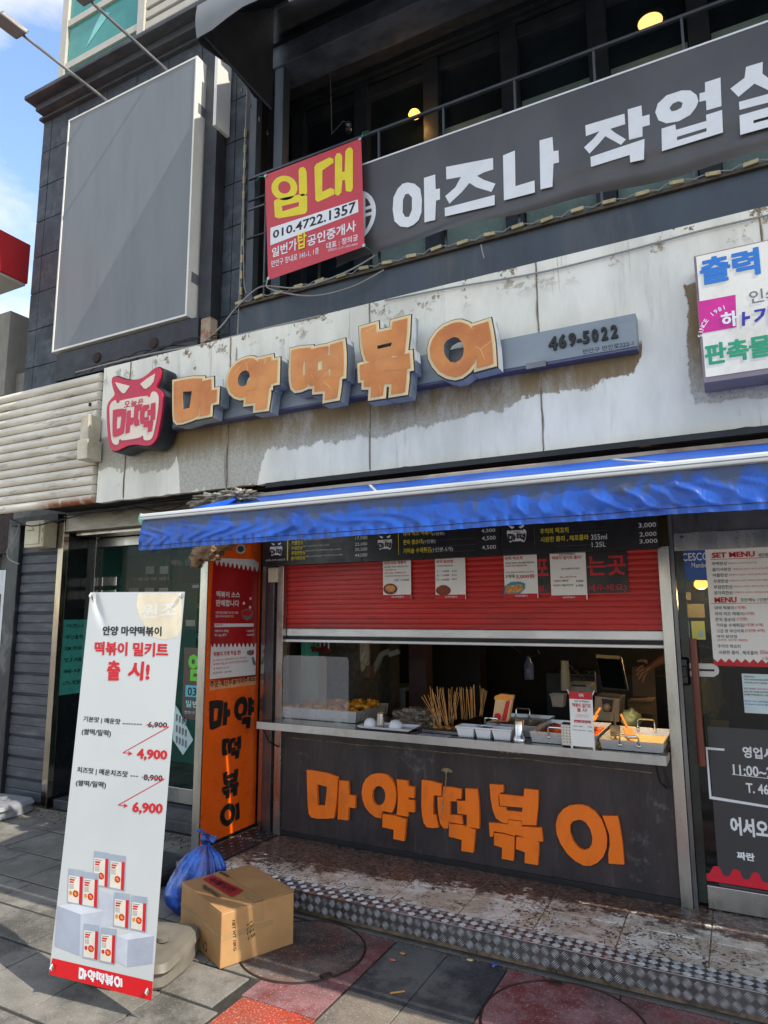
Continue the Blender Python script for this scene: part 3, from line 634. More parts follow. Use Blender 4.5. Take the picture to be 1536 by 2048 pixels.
# ---- logo emblem used on several signs
LOGO_OUT = [(410,165),(420,148),(440,142),(475,152),(540,175),(600,180),(660,165),(720,130),(760,90),(795,66),(820,65),(836,85),(838,110),(825,170),(800,225),(795,240),(830,258),(852,285),(860,330),(855,420),(840,520),(815,640),(800,690),(770,735),(735,752),(690,752),(640,742),(590,742),(540,755),(500,775),(460,795),(430,798),(405,785),(385,750),(378,690),(370,600),(365,480),(365,430),(375,380),(400,345),(430,315),(436,295),(420,250),(410,200)]
LOGO_IN = [(450,350),(458,380),(470,383),(480,370),(485,355),(725,310),(735,330),(750,325),(758,290),(775,276),(800,280),(820,305),(828,340),(820,440),(800,560),(780,650),(765,690),(740,706),(700,705),(690,690),(690,668),(675,665),(668,682),(500,710),(490,695),(478,700),(475,735),(455,747),(430,740),(412,715),(403,650),(395,520),(392,420),(400,385),(425,360)]
EYES = [[(443,195),(572,228),(540,275),(525,293),(505,290),(480,265),(455,225)], [(795,118),(780,190),(755,225),(715,253),(695,250),(662,210),(720,165)]]
LPL = PY(3.74)
def lg(pts): return [LPL.L(*p) for p in crop(130, 720, 4.389, pts)]
LG = {'out': lg(LOGO_OUT), 'in': lg(LOGO_IN), 'eye': [lg(e) for e in EYES]}
lx0 = min(p[0] for p in LG['out']); lx1 = max(p[0] for p in LG['out']); lz0 = min(p[1] for p in LG['out']); lz1 = max(p[1] for p in LG['out'])
def lbox(pts4):
    q = lg(pts4); return q
sg = thing('horned_logo_sign', 'crimson horned emblem sign with beige eyes and block letters at the left end', 'shop sign', (-4.4, 3.85, 3.5))
mb = MB(); mb.poly(PY(3.76), [smoothloop(grow(LG['out'], .012), 1)], 0, -.15); mb.build('sign_body', M['logo_side'], sg)
mb = MB(); mb.poly(LPL, [smoothloop(LG['out'], 1)], 0, -.018); mb.build('crimson_face', M['crimson'], sg)
mb = MB(); mb.poly(LPL, [smoothloop(LG['in'], 1)], .003); [mb.poly(LPL, [e], .003) for e in LG['eye']]; mb.build('beige_field', M['beige'], sg)
def lquad(a, b, c, d):  # crop px box left-top, right-top etc -> uv box
    q = lg([a, b, c, d]); return q
mb = MB()
for g, (xa, yt, xb, yb) in (('ma', (425,440,603,680)), ('tteok', (612,400,795,655))):
    (u0, v1), (u1, _), (_, v0) = lg([(xa, yt), (xb, (yt+yb)/2), (xa, yb)])
    gput(mb, LPL, g, u0, u1, v0, v1, .005)
for ch, xa, yt, xb, yb in (('오',525,365,575,420),('늘',583,358,635,412),('은',645,345,692,400)):
    (u0, v1), (u1, _), (_, v0) = lg([(xa, yt), (xb, (yt+yb)/2), (xa, yb)]); mb.text(LPL, ch, u0, u1, v0, v1, .005, .06)
mb.build('crimson_lettering', M['crimson'], sg)
def logo_flat(mbw, mbk, pl, u0, v0, u1, v1, d=.002, horns=True):
    """small white version of the emblem with dark letters"""
    f = lambda q: (u0+(q[0]-lx0)/(lx1-lx0)*(u1-u0), v0+(q[1]-lz0)/(lz1-lz0)*(v1-v0))
    mbw.poly(pl, [[f(q) for q in LG['in']]], d)
    for e in LG['eye']: mbw.poly(pl, [[f(q) for q in e]], d)
    a, b, c, e_ = lx0+.1*(lx1-lx0), lx1-.1*(lx1-lx0), lz0+.14*(lz1-lz0), lz0+.50*(lz1-lz0)
    mid = (a+b)/2; (p0, q0), (p1, q1), (pm_, _) = f((a, c)), f((b, e_)), f((mid, c))
    gput(mbk, pl, 'ma', p0, pm_-.04*(p1-p0), q0, q1, d+.0015); gput(mbk, pl, 'tteok', pm_, p1, q0, q1, d+.0015)
    mbk.text(pl, '오늘은', *f((lx0+.36*(lx1-lx0), 0))[:1], f((lx0+.7*(lx1-lx0), 0))[0], f((0, lz0+.53*(lz1-lz0)))[1], f((0, lz0+.60*(lz1-lz0)))[1], d+.0015, .05)

# ---- sign bar, telephone number and channel letters
bar = thing('sign_bar', 'long grey-blue metal sign bar carrying the telephone number, running behind the orange letters', 'sign bar', (-2.2, 3.9, 3.3))
M['bar'] = pm('grey_blue_sheet_metal', '858c90', .45, .2, .07, 3, .03, 30, '5f676d', .4, 4, (.4,1,1))
bz1 = P(1271, 626, 3.86)[1]; bz0 = P(1276, 692, 3.86)[1]; bx1 = P(1271, 626, 3.86)[0]
MB().box(-4.12, bx1, 3.86, 3.945, bz0, bz1).build('bar_body', M['bar'], bar, bevel=.003)
MB().box(-4.12, bx1-.002, 3.865, 3.94, bz0-.014, bz0-.0005).build('underside_tray', pm('purple_grey_metal', '54566a', .5, .2), bar)
BPL = PY(3.86)
num = MB()
for ch, a, b, yt, yb in (('4',1097,1116,676,700),('6',1117,1134,671,696),('9',1137,1153,668,692),('-',1154,1164,680,684),('5',1165,1180,664,687),('0',1183,1198,660,684),('2',1202,1217,656,680),('2',1221,1237,652,676)):
    u0, v1 = BPL.L(a, yt); u1, v0 = BPL.L(b, yb); k_ = MB().text(BPL, ch, u0, u1, v0, v1, .012, .10)
    n_ = len(k_.v); num.add(k_.v, k_.f)
    for q in range(1, 7): num.add([(x, y+.002*q, z) for x, y, z in k_.v], k_.f)
num.build('telephone_number', M['ink'], bar)
MB().tpx(BPL, '만안구 만안로222-1', 1166, 699, 1268, 709, .002, .0).build('address_lettering', M['ink'], bar)
MB().box(-1.02, -.90, 3.84, 3.858, bz0-.03, bz0+.005).build('bracket_bolt', M['steel_dark'], bar)
M['letter_face'] = None
lf = Mt('sun_faded_orange_acrylic')
c_ = lf.mix(lf.ramp(lf.noise(5, 5, .6), .3, .7), lin('aa6228'), lin('c07a36')); c_ = lf.mix(lf.math('MULTIPLY', lf.ramp(lf.noise(2.6, 4, .5, (1,1,1), 3), .45, .7), .4), c_, lin('cf985a'))
vo = lf.n('ShaderNodeTexVoronoi', feature='DISTANCE_TO_EDGE'); vo.inputs['Scale'].default_value = 6; mp_ = lf.noise(3, 3); lf.l(lf.co, vo.inputs[0])
c_ = lf.mix(lf.math('MULTIPLY', lf.ramp(vo.outputs[0], .004, .012, 1, 0), lf.ramp(lf.noise(4, 2, off=5), .58, .66, 0, .6)), c_, lin('e8c48c'))
lf.set(c_, .28); M['letter_face'] = lf.m
M['letter_rim'] = pm('cream_acrylic_rim', 'cbb588', .4, 0, .06, 6); M['letter_side'] = pm('grey_letter_return', '9ba3aa', .45, .3, .08, 4, 0, 60, '5b6166', .5, 4); M['letter_trim'] = pm('dark_letter_trim', '2c2e30', .5)
FPL = PY(3.72)
for g, (xl, yt, xr, yb) in zip(ORDER, ((345,760,437,852),(453,722,558,836),(578,697,692,818),(715,652,826,806),(854,652,992,770))):
    s_ = thing('channel_letter', {'ma':'leftmost hollow box letter in faded orange, beside the crimson horned emblem','yak':'second faded orange box letter of the sign, round with two side strokes','tteok':'middle faded orange box letter of the sign, with doubled left strokes','bokk':'fourth faded orange box letter, tallest and with forked foot','i':'last faded orange box letter, a big ring beside an upright stroke'}[g], 'sign letter', (0, 0, 0), 'orange box letters of the main sign')
    u0, v1 = FPL.L(xl, yt); _, v0 = FPL.L(xl, yb); u1, _ = FPL.L(xr, (yt+yb)/2)
    mg = .026
    f0 = gfit({'bokk':'bokk_c','yak':'yak_c'}.get(g, g), u0, u1, v0, v1, mg)
    # the strokes of each letter merge into one box: wide rim behind, bright face in front
    mb = MB(); mb2 = MB(); mb3 = MB(); mb4 = MB()
    for i, pc in enumerate(f0):
        hol = pc[1:]
        mb.poly(FPL, [grow(pc[0], .034)]+[grow(fixdir(h, True), .010) for h in hol], -.016-.0006*i, -.11)
        mb4.poly(FPL, [grow(pc[0], .034)]+[grow(fixdir(h, True), .010) for h in hol], -.006-.0006*i, -.0155)
        mb2.poly(FPL, [grow(pc[0], .027)]+[grow(fixdir(h, True), .006) for h in hol], .000-.0004*i, -.006)
        mb3.poly(FPL, [grow(pc[0], .008)]+[fixdir(h, True) for h in hol], .0025-.0004*i)
    mb.build('return_side', M['letter_side'], s_); mb4.build('trim_edge', M['letter_trim'], s_); mb2.build('cream_rim', M['letter_rim'], s_); mb3.build('orange_face', M['letter_face'], s_)

# ---- blank light box sign
lb = thing('blank_light_box', 'large blank grey light box sign with white frame on the upper wall', 'light box sign', (-5, 4.3, 4.4))
x0, x1, z0, z1 = -5.955, -4.145, 4.41, 7.02
MB().box(x0+.02, x1-.02, 4.206, 4.25, z0+.02, z1-.02).build('blank_face', pm('grey_vinyl_face', '74787a', .5, 0, .04, 2, 0, 80, '62676b', .35, 2.2, (1.6,1,.25)), lb)
M['wframe'] = pm('white_aluminium_frame', 'dedad0', .4, .05, .04, 4)
MB().box(x0, x0+.02, 4.2, 4.42, z0, z1).box(x1-.02, x1, 4.2, 4.42, z0, z1).box(x0+.02, x1-.02, 4.2, 4.42, z0, z0+.02).box(x0+.02, x1-.02, 4.2, 4.42, z1-.02, z1).build('frame', M['wframe'], lb, bevel=.002)
MB().box(x0+.02, x1-.02, 4.26, 4.42, z0+.02, z1-.02).build('body', M['wframe'], lb)
for z in (6.45, 4.75): MB().box(x1+.0005, x1+.003, 4.24, 4.33, z, z+.10).build('barcode_label', M['grey_ink'], lb)
bk = thing('light_box_bracket', 'black steel channel and beam carrying the blank light box', 'bracket', (-5, 4.4, 4.1))
MB().box(-5.90, -4.02, 4.22, 4.44, 4.10, 4.385).build('beam', M['black_metal'], bk, bevel=.004)
MB().box(-4.12, -3.97, 4.31, 4.44, 4.14, 7.05).build('channel', M['black_metal'], bk, bevel=.003)
MB().box(-3.965, -3.93, 4.25, 4.44, 6.25, 7.0).build('side_flashing', M['wframe'], bk)
for x in (-5.3, -4.55): MB().lathe([(.055, 0), (.05, .012), (.02, .015), (0, .015)], (x, 4.22, 4.24), 16, (1,0,0), (0,0,1), (0,-1,0)).build('round_plate', M['cover_rim'], bk, smooth=True)
# arm lamps above it
def armlamp(px0, py0, head, lab, full):
    (x, z) = P(px0, py0, 4.25); t = thing('arm_lamp', lab, 'sign lamp', (x, 4.25, z), 'long arm floodlights over the blank light box')
    e = CAMP+ray(*head)*1.0; Yh = 3.55; d = ray(*head); e = CAMP+d*(Yh/d.y)
    MB().tube([(x, 4.30, z-.02), tuple(e)], .015, 8).build('arm', M['steel_dark'], t, smooth=True)
    dirv = (e-Vector((x, 4.3, z))).normalized()
    MB().obox(e+dirv*.10, dirv, (1,0,0), dirv.cross(Vector((1,0,0))), .13, .085, .035).build('lamp_head', pm('grey_lamp_housing', '6b6a68', .5, .3, .1, 5), t, bevel=.015)
    MB().tube([e+Vector((.0,0,0)), e+dirv*.03+Vector((.09,0,-.03)), e+dirv*.14+Vector((.09,0,-.03))], .006, 6).build('lamp_bracket', M['steel'], t)
armlamp(213, 197, (40, 66), 'floodlight on a long arm over the left half of the blank light box', True)
armlamp(333, 135, (176, -2), 'long arm rising from the right half of the blank light box', True)
# ================================================================ balcony: railing, banners, lights, strings
RY = 4.34
M['railm'] = pm('grey_black_rail_paint', '4a4d51', .4, .3, .15, 6)
rl = thing('balcony_railing', 'thin black metal balcony railing partly covered by the dark banner', 'railing', (-1, RY, 4.44))
zt = P(1028, 160, RY)[1]; zl = P(1036, 232, RY)[1]
MB().box(-3.60, 6.0, RY-.012, RY+.012, zt-.010, zt+.010).build('top_rail', M['railm'], rl)
MB().box(-3.60, 6.0, RY-.008, RY+.008, zl-.008, zl+.008).build('middle_rail', M['railm'], rl)
px_ = [P(x, 300, RY)[0] for x in (758, 890, 1038, 1200, 1384)]; step_ = .0+(px_[4]-px_[0])/4
for k in range(-2, 14):
    x = px_[0]+k*step_
    if -3.6 < x < 5.5:
        MB().box(x-.008, x+.008, RY-.008, RY+.008, 4.44, zt).build('post', M['railm'], rl)
        for q in (1, 2, 3): MB().box(x+step_*q/4-.003, x+step_*q/4+.003, RY-.003, RY+.003, 4.80, zl).build('baluster', M['railm'], rl)
rl2 = [(-3.60, 5.06), (-3.60, 5.42)]
for x, z in rl2: MB().box(x, -3.4, RY-.01, RY+.01, z, z+.012).build('side_rail', M['black_metal'], rl)
# long dark banner
BY = 4.27; bp = PY(BY)
ban = thing('long_banner', 'long charcoal fabric banner with heavy white lettering tied along the balcony', 'banner', (-1, BY, 4.8))
bt = lambda x: 0
ztop = P(1100, 198, BY)[1]; zb = P(1100, 395, BY)[1]
xl_ = P(722, 400, BY)[0]-.25; xr_ = 3.2
def banf(u, v):
    x = xl_+(xr_-xl_)*u; s = 1-v
    zbot = 4.535+.03*math.sin((x+2.4)*1.4)+.012*math.sin(x*7); zz = zbot+(ztop-zbot)*v
    fold = (max(0, s-.70)/.30)**1.3
    y = BY+.002+fold*(.035+.03*math.sin(x*2.1+s*9)+.02*math.sin(s*26+x*1.4))*1.0
    return (x, y, zz)
bmt = Mt('charcoal_banner_fabric'); c_ = bmt.mix(bmt.ramp(bmt.noise(2, 5, .6, (1,1,.6)), .3, .7), lin('474546'), lin('545253'))
bmt.set(c_, .42); M['banner'] = bmt.m
MB().grid(banf, 160, 36).build('banner_cloth', M['banner'], ban, smooth=2)
MB().box(xl_, xr_, BY-.004, BY+.002, ztop-.002, ztop+.010).build('white_hem', M['white_ink'], ban)
Z2 = lambda pts: [bp.L(*p) for p in crop(768, 0, 2, pts)]
mb = MB()
for loops in ([[(95,730),(122,735),(145,755),(152,800),(150,850),(138,882),(118,900),(95,910),(65,906),(42,885),(35,840),(38,790),(55,755),(75,735)], [(98,775),(112,790),(112,840),(100,868),(85,868),(75,850),(76,800),(85,778)]],
    [[(160,712),(205,698),(207,757),(224,754),(224,798),(208,803),(205,880),(162,890)]],
    [[(248,668),(436,632),(437,678),(400,690),(372,704),(400,720),(446,735),(430,768),(370,750),(342,732),(310,770),(262,815),(245,785),(285,750),(308,708),(250,718)]],
    [[(243,832),(443,780),(443,820),(244,866)]], [[(476,622),(524,602),(526,745),(602,722),(604,770),(480,802)]],
    [[(622,562),(674,548),(678,605),(698,602),(700,650),(678,655),(674,747),(626,758)]],
    [[(805,502),(962,455),(965,497),(905,516),(925,532),(968,558),(948,580),(905,556),(885,545),(860,575),(822,615),(800,590),(838,555),(862,525),(808,545)]],
    [[(975,438),(1030,422),(1033,466),(1062,458),(1063,500),(1034,508),(1034,546),(980,560)]], [[(826,628),(1042,556),(1040,638),(985,650),(983,620),(828,668)]],
    [[(1190,362),(1225,362),(1250,380),(1258,405),(1248,430),(1225,460),(1180,485),(1130,494),(1098,482),(1085,450),(1095,415),(1130,382)], [(1178,405),(1195,412),(1190,430),(1170,442),(1150,446),(1142,432),(1155,415)]],
    [[(1284,330),(1346,310),(1350,425),(1290,442),(1288,402),(1262,408),(1262,374),(1284,368)]],
    [[(1110,515),(1165,498),(1168,520),(1290,484),(1288,460),(1352,440),(1356,530),(1112,605)], [(1172,548),(1290,512),(1290,526),(1172,562)]],
    [[(1448,268),(1515,248),(1514,295),(1560,330),(1545,365),(1482,335),(1418,388),(1385,355),(1442,312)]], [[(1575,232),(1630,215),(1633,345),(1580,360)]],
    [[(1420,408),(1633,350),(1634,440),(1478,482),(1478,494),(1640,450),(1640,480),(1425,540),(1422,462),(1570,420),(1570,402),(1422,440)]]):
    mb.poly(bp, [Z2(l) for l in loops], .001)
mb.build('white_lettering', M['white_ink'], ban)
c0 = bp.L(700, 437); R0 = abs(bp.L(752, 430)[0]-c0[0])
mb = MB().poly(bp, [[(c0[0]+R0*a, c0[1]+R0*1.0*b) for a, b in ell(0,0,1,1,40)], [(c0[0]+R0*a, c0[1]+R0*b) for a, b in ell(0,0,.84,.84,40)]], .001)
for zz in (-.12, .12): mb.poly(bp, [[(c0[0]+R0*.3, c0[1]+R0*zz), (c0[0]+R0*.84, c0[1]+R0*zz), (c0[0]+R0*.84, c0[1]+R0*(zz+.12)), (c0[0]+R0*.3, c0[1]+R0*(zz+.12))]], .0012)
mb.poly(bp, [[(c0[0]+R0*.45, c0[1]-R0*.8), (c0[0]+R0*.6, c0[1]-R0*.7), (c0[0]+R0*.6, c0[1]+R0*.65), (c0[0]+R0*.45, c0[1]+R0*.8)]], .0015)
mb.build('round_emblem', M['white_ink'], ban)
# red rental sign
SY = 4.20; sp_ = PY(SY)
rs = thing('rental_sign', 'red vinyl rental notice with big yellow letters tied to the balcony rail', 'banner sign', (-2.8, SY, 4.6))
cn = [sp_.L(*p) for p in ((530,350),(722,276),(729,493),(536,560))]
def rsf(u, v):
    a = Vector(cn[3]).lerp(Vector(cn[2]), u); b = Vector(cn[0]).lerp(Vector(cn[1]), u); q = a.lerp(b, v); return (q.x, SY+.001*math.sin(u*5+v*4)+.001, q.y)
M['sign_red'] = pm('faded_red_vinyl', 'c23a44', .4, 0, .04, 4)
MB().grid(rsf, 24, 24).build('red_sheet', M['sign_red'], rs, smooth=2)
Z1 = lambda pts: [sp_.L(*p) for p in crop(0, 0, 2, pts)]
mb = MB()
for loops in ([ell(1138,752,52,49,28), ell(1138,750,25,25,22)], [[(1195,682),(1200,672),(1212,668),(1222,674),(1227,690),(1229,770),(1222,782),(1205,785),(1197,775)]],
    [[(1096,805),(1105,798),(1215,775),(1229,785),(1229,845),(1220,855),(1115,874),(1100,868)], [(1128,825),(1196,808),(1196,825),(1130,846)]],
    [[(1258,668),(1266,656),(1318,630),(1334,636),(1334,652),(1290,682),(1289,768),(1322,752),(1338,758),(1338,778),(1272,808),(1262,800)]],
    [[(1340,630),(1347,614),(1360,612),(1369,625),(1369,688),(1379,686),(1382,605),(1392,592),(1404,590),(1412,600),(1412,755),(1404,768),(1384,765),(1380,720),(1370,722),(1366,770),(1352,784),(1340,776)]]):
    mb.poly(sp_, [Z1(l) for l in loops], .0012)
mb.tpx(sp_, '탑', 596, 467, 613, 500, .004, .06); mb.build('yellow_lettering', M['yellow_ink'], rs)
mb = MB().poly(sp_, [Z1([(1082,912),(1432,798),(1434,848),(1082,982)])], .0012); mb.build('white_strip', M['white_ink'], rs)
def slope_text(mb, pl, st, xl, yt, yb, xr, yt2, yb2, d, b):
    """text whose base line drops or climbs a little on its plane"""
    vs, fs, bb = glyphs(st, b); A_, B_, C_, D_ = (Vector(pl.L(*q)) for q in ((xl,yb),(xr,yb2),(xr,yt2),(xl,yt)))
    q = []
    for x, y, e in vs:
        u = (x-bb[0])/(bb[2]-bb[0]); v = (y-bb[1])/(bb[3]-bb[1]); p = A_.lerp(B_, u).lerp(D_.lerp(C_, u), v); q.append(pl.W(p.x, p.y, d+e))
    n = (q[fs[0][1]]-q[fs[0][0]]).cross(q[fs[0][2]]-q[fs[0][0]]).dot(pl.N); mb.add(q, fs if n > 0 else [f[::-1] for f in fs])
mb = MB(); slope_text(mb, sp_, '010.4722.1357', 546, 462, 478, 712, 402, 424, .002, .05); mb.build('black_telephone_number', M['ink'], rs)
mb = MB()
slope_text(mb, sp_, '일번가', 544, 497, 516, 594, 476, 500, .0015, .05); slope_text(mb, sp_, '공인중개사', 615, 472, 494, 712, 440, 462, .0015, .05)
slope_text(mb, sp_, '만안구 장내로 141-1, 1층', 543, 522, 536, 638, 494, 508, .0015, .02); slope_text(mb, sp_, '대표 : 정의궁', 653, 486, 499, 716, 468, 481, .0015, .03)
slope_text(mb, sp_, '등록번호 :41171-2022-00067', 656, 499, 504, 716, 485, 490, .0015, .0); mb.build('white_lettering', M['white_ink'], rs)
for q in ((531,352),(720,278),(728,491),(537,557)):
    u, v = sp_.L(*q); MB().lathe([(.012,0),(.014,.003),(.006,.004)], (u, SY-.002, v), 12, (1,0,0), (0,0,1), (0,-1,0)).build('eyelet', M['steel'], rs)
for q, e in (((724,276),(738,262)),((538,560),(528,572)),((731,494),(752,506)),((536,352),(512,362))):
    a, b = sp_.L(*q), P(*e, RY); MB().tube([(a[0], SY-.005, a[1]), ((a[0]+b[0])/2, SY+.03, (a[1]+b[1])/2-.01), (b[0], RY, b[1])], .004, 5).build('tie_string', M['twine'], rs)
# lights of the balcony ceiling and bulb
def dl(px, py, Y, r, e, lab):
    d = ray(px, py); t = (7.39-HC)/d.z; c = CAMP+d*t
    if c.y > 5.3: c = CAMP+d*(5.3/d.y)
    t_ = thing('downlight', lab, 'downlight', tuple(c), 'lit yellow downlights over the balcony')
    MB().lathe([(r+.03, 0), (r+.03, .012), (r, .014), (r, 0)], c+Vector((0,0,-.02)), 28).build('ring', M['dark'], t_)
    MB().lathe([(r, .003), (0, .003)], c+Vector((0,0,-.024)), 28).build('diffuser', emis('lit_yellow_diffuser', 'dcbf86', e*.5), t_); MB().tube([c, (c.x, c.y, 7.40)], .008, 6).build('stem', M['dark'], t_)
    return c
c1 = dl(1300, 40, 5, .095, .9, 'big round pale yellow downlight at the upper right over the banner')
t_ = thing('wall_lamp', 'small glowing orange lamp on the dark balcony glass above the banner', 'lamp', (0,0,0)); d = ray(829, 229); c = CAMP+d*(5.42/d.y)
MB().lathe([(0,-.035),(.05,-.02),(.06,.0),(.045,.03),(.0,.04)], c, 20).build('lamp_globe', emis('lit_orange_globe', 'ffb04a', 1.6), t_, smooth=True)
MB().obox(c+Vector((0,.04,.03)), (1,0,0), (0,1,0), (0,0,1), .03, .05, .012).build('lamp_bracket', M['dark'], t_)
pl_ = bpy.data.lights.new('lamp_light', 'POINT'); pl_.energy = .7; pl_.color = (1, .55, .2); pl_.shadow_soft_size = .05; po = bpy.data.objects.new('lamp_light', pl_); COL.objects.link(po); po.location = c+Vector((0,-.09,-.02)); par(po, t_)
t_ = thing('hanging_bulb', 'unlit grey bulb hanging on a wire in the dark balcony', 'bulb', (0,0,0)); d = ray(697, 255); c = CAMP+d*(5.0/d.y)
MB().lathe([(0,-.06),(.03,-.05),(.035,-.025),(.02,0),(.035,.02),(.03,.05),(0,.06)], c, 16).build('bulb', M['steel_dark'], t_, smooth=True)
MB().tube([c+Vector((0,0,.05)), c+Vector((-.06,0,.09)), c+Vector((-.25,.1,.09)), c+Vector((-.3,.1,1.5))], .004, 5).build('wire', M['cable'], t_)
# strings of small LED modules
M['led'] = pm('yellowed_led_module', 'a89a74', .5, 0, .15, 9, 0, 60, '7d6a40', .6, 30)
ls = thing('led_string', 'string of small yellowed LED modules running along the balcony sill', 'led string', (-1, 4.29, 4.46))
pts = []
for i in range(36):
    x = -3.62+i*.205; z = 4.452+.006*math.sin(i*2.3); pts += [(x-.06, 4.292, z+.010), (x+.06, 4.292, z+.004), (x+.10, 4.288, z-.012)]
    mm_ = MB().obox((x, 4.288, z), (1,0,random.uniform(-.12,.12)), (0,1,0), (0,0,1), .042, .008, .013); mm_.build('led_module', M['led'], ls, bevel=.002)
MB().tube(pts, .004, 5).build('wire', M['cable'], ls)
ls = thing('led_string', 'vertical string of LED modules down the edge of the block wall beside the balcony', 'led string', (-3.68, 4.38, 4.5))
pts = []
for i in range(12):
    z = 4.42+i*.155; MB().box(-3.700, -3.678, 4.375, 4.39, z, z+.075).build('led_module', M['led'], ls, bevel=.002); pts += [(-3.69, 4.385, z-.02), (-3.695, 4.38, z+.09)]
MB().tube(pts, .004, 5).build('wire', M['cable'], ls)
# loose cables
def cable(pts, r, lab, mat='cable', sag=0):
    P_ = [Vector(p) for p in pts]; out = []
    for i in range(len(P_)-1):
        a, b = P_[i], P_[i+1]; pv = P_[max(0,i-1)]; nx_ = P_[min(len(P_)-1,i+2)]
        for k in range(6):
            t = k/6; q = .5*((2*a)+(b-pv)*t+(2*pv-5*a+4*b-nx_)*t*t+(3*a-pv-3*b+nx_)*t**3); out.append(q)
    out.append(P_[-1]); o = MB().tube(out, r, 6).build('cable', M[mat], label=lab, cat='cable'); return o
def c3(lst): return [CAMP+ray(x, y)*(Y/ray(x, y).y) for x, y, Y in lst]
cable(c3([(770,601,3.93),(900,576,3.93),(1080,545,3.93),(1260,500,3.93),(1400,462,3.93),(1560,425,3.93)]), .006, 'thin grey cable running along the top of the white fascia')
cable(c3([(490,300,4.37),(484,450,4.37),(478,600,4.36),(475,672,4.0),(472,720,3.94)]), .005, 'grey wire hanging down the block wall beside the vertical LED string')
cable(c3([(494,180,4.37),(488,330,4.37),(487,470,4.36),(488,560,4.36),(492,585,4.3)]), .004, 'second thin wire hanging at the edge of the block wall')
cable(c3([(152,745,3.99),(215,728,3.97),(300,708,3.97),(400,690,3.96),(470,672,3.96),(560,650,3.95),(640,632,3.94)]), .007, 'pale cable lying along the top edge of the fascia below the blank light box', 'cable')
for i in range(5):
    cable(c3([(150+30*i,750-7*i,4.0),(190+28*i,732-9*i+random.uniform(-6,6),4.02),(250+26*i,722-8*i+random.uniform(-5,8),4.0),(310+24*i,700-6*i+random.uniform(-6,4),4.02),(360+24*i,700-8*i,4.0)]), .005, ['black cable tangle end beside the white tubes','black cable of the tangle over the horned sign','lowest black cable drooping over the fascia edge','black cable looping under the light box bracket','upper black cable behind the fascia edge'][i], 'cable_black')
cable(c3([(400,690,3.97),(440,655,3.98),(470,618,4.2),(500,588,4.28),(530,572,4.3),(600,575,4.2),(690,545,4.2),(755,508,4.3)]), .006, 'pale cable climbing from the fascia to the red rental sign')
cable(c3([(535,560,4.2),(540,578,4.2),(620,592,4.22),(700,575,4.25),(768,540,4.3)]), .006, 'slack pale cable under the red rental sign')
cable(c3([(965,505,4.25),(962,490,4.25),(966,508,4.24),(968,517,4.22)]), .005, 'short cable end poking out over the balcony sill')
cable(c3([(20,1037,4.1),(60,1052,4.1),(120,1040,4.15),(200,1022,4.1),(330,1000,4.1),(460,985,4.1),(540,975,4.1)]), .007, 'black cable sagging under the fascia above the glass door', 'cable_black')
cable(c3([(230,1000,4.1),(280,1015,4.2),(330,1022,4.3),(380,1005,4.2),(430,990,4.1)]), .006, 'second black cable drooping above the glass door', 'cable_black')
cable(c3([(450,905,3.93),(450,960,3.93),(455,985,3.9),(470,975,3.8),(480,990,3.7)]), .005, 'grey wire dropping from the fascia to the awning end')
cable(c3([(40,1045,4.35),(30,1075,4.35),(15,1100,4.35),(18,1118,4.35),(38,1128,4.36)]), .006, 'pale wire looping from the meter box at the left')
cable(c3([(-20,455,4.4),(60,470,4.4)]), .003, 'thin wire at the far left') if False else None
rb = MB().box(-3.775, -3.67, 3.99, 4.08, 4.005, 4.215); rb.build('rusty_light_fitting', pm('rusted_white_fitting', '9a8a74', .7, 0, .2, 9, .3, 60, '8a3f14', 1, 9), label='small rusty white fitting beside the light box channel above the fascia', cat='fitting', bevel=.008)
# ---- upper dark awning
ua = thing('upper_awning', 'dark grey fabric awning projecting over the balcony at the top of the picture', 'awning', (-1, 4.4, 7))
M['awn_grey'] = pm('grey_awning_fabric', '77797b', .6, 0, .08, 3, .05, 30); M['awn_dark'] = pm('black_awning_lining', '25282e', .6, 0, .25, 3, .1, 30)
XA, XB = -3.42, 6.0
def ua_top(u, v):
    x = XA+(XB-XA)*u; return (x, 4.42-(4.42-3.45)*v, 7.42-(7.42-6.53)*v-.05*math.sin(math.pi*v))
MB().grid(ua_top, 50, 12).build('top_cloth', M['awn_grey'], ua, smooth=2)
MB().grid(lambda u, v: tuple(Vector(ua_top(u, v))-Vector((0,0,.02))), 30, 12).build('top_lining', M['awn_dark'], ua, smooth=2)
def ua_val(u, v):
    x = XA+(XB-XA)*u; w_ = .28-.05*min(1, (x-XA)/1.2)+.012*math.sin(x*9); return (x, 3.445-.02*math.sin(v*3)+.012*math.sin(x*7)*v, 6.53-w_*v)
MB().grid(ua_val, 60, 8).build('front_valance', M['awn_grey'], ua, smooth=2)
MB().grid(lambda u, v: tuple(Vector(ua_val(u, v))+Vector((0,.012,0))), 60, 8).build('valance_lining', M['awn_dark'], ua, smooth=2)
sd = [(3.45,6.53),(3.46,6.25),(3.50,6.225),(3.6,6.255),(3.85,6.32),(4.07,6.305),(4.18,6.275),(4.42,6.37),(4.42,7.42)]
MB().poly(Pl((XA,0,0),(0,1,0),(0,0,1)), [sd], 0).build('side_lining', M['awn_dark'], ua)
MB().poly(Pl((XA-.01,0,0),(0,1,0),(0,0,1)), [sd], 0).build('side_cloth', M['awn_grey'], ua)
for a, b in (((-3.40,3.5,6.30),(-3.40,4.38,6.30)),): MB().tube([a, b], .010, 6).build('arm', M['sill_metal'], ua)
for k in range(7): MB().tube([(-3.385, 3.6+.12*k, 6.33-.05*k), (-3.385, 3.6+.12*k, 6.29-.05*k)], .006, 5).build('hook', M['steel'], ua)
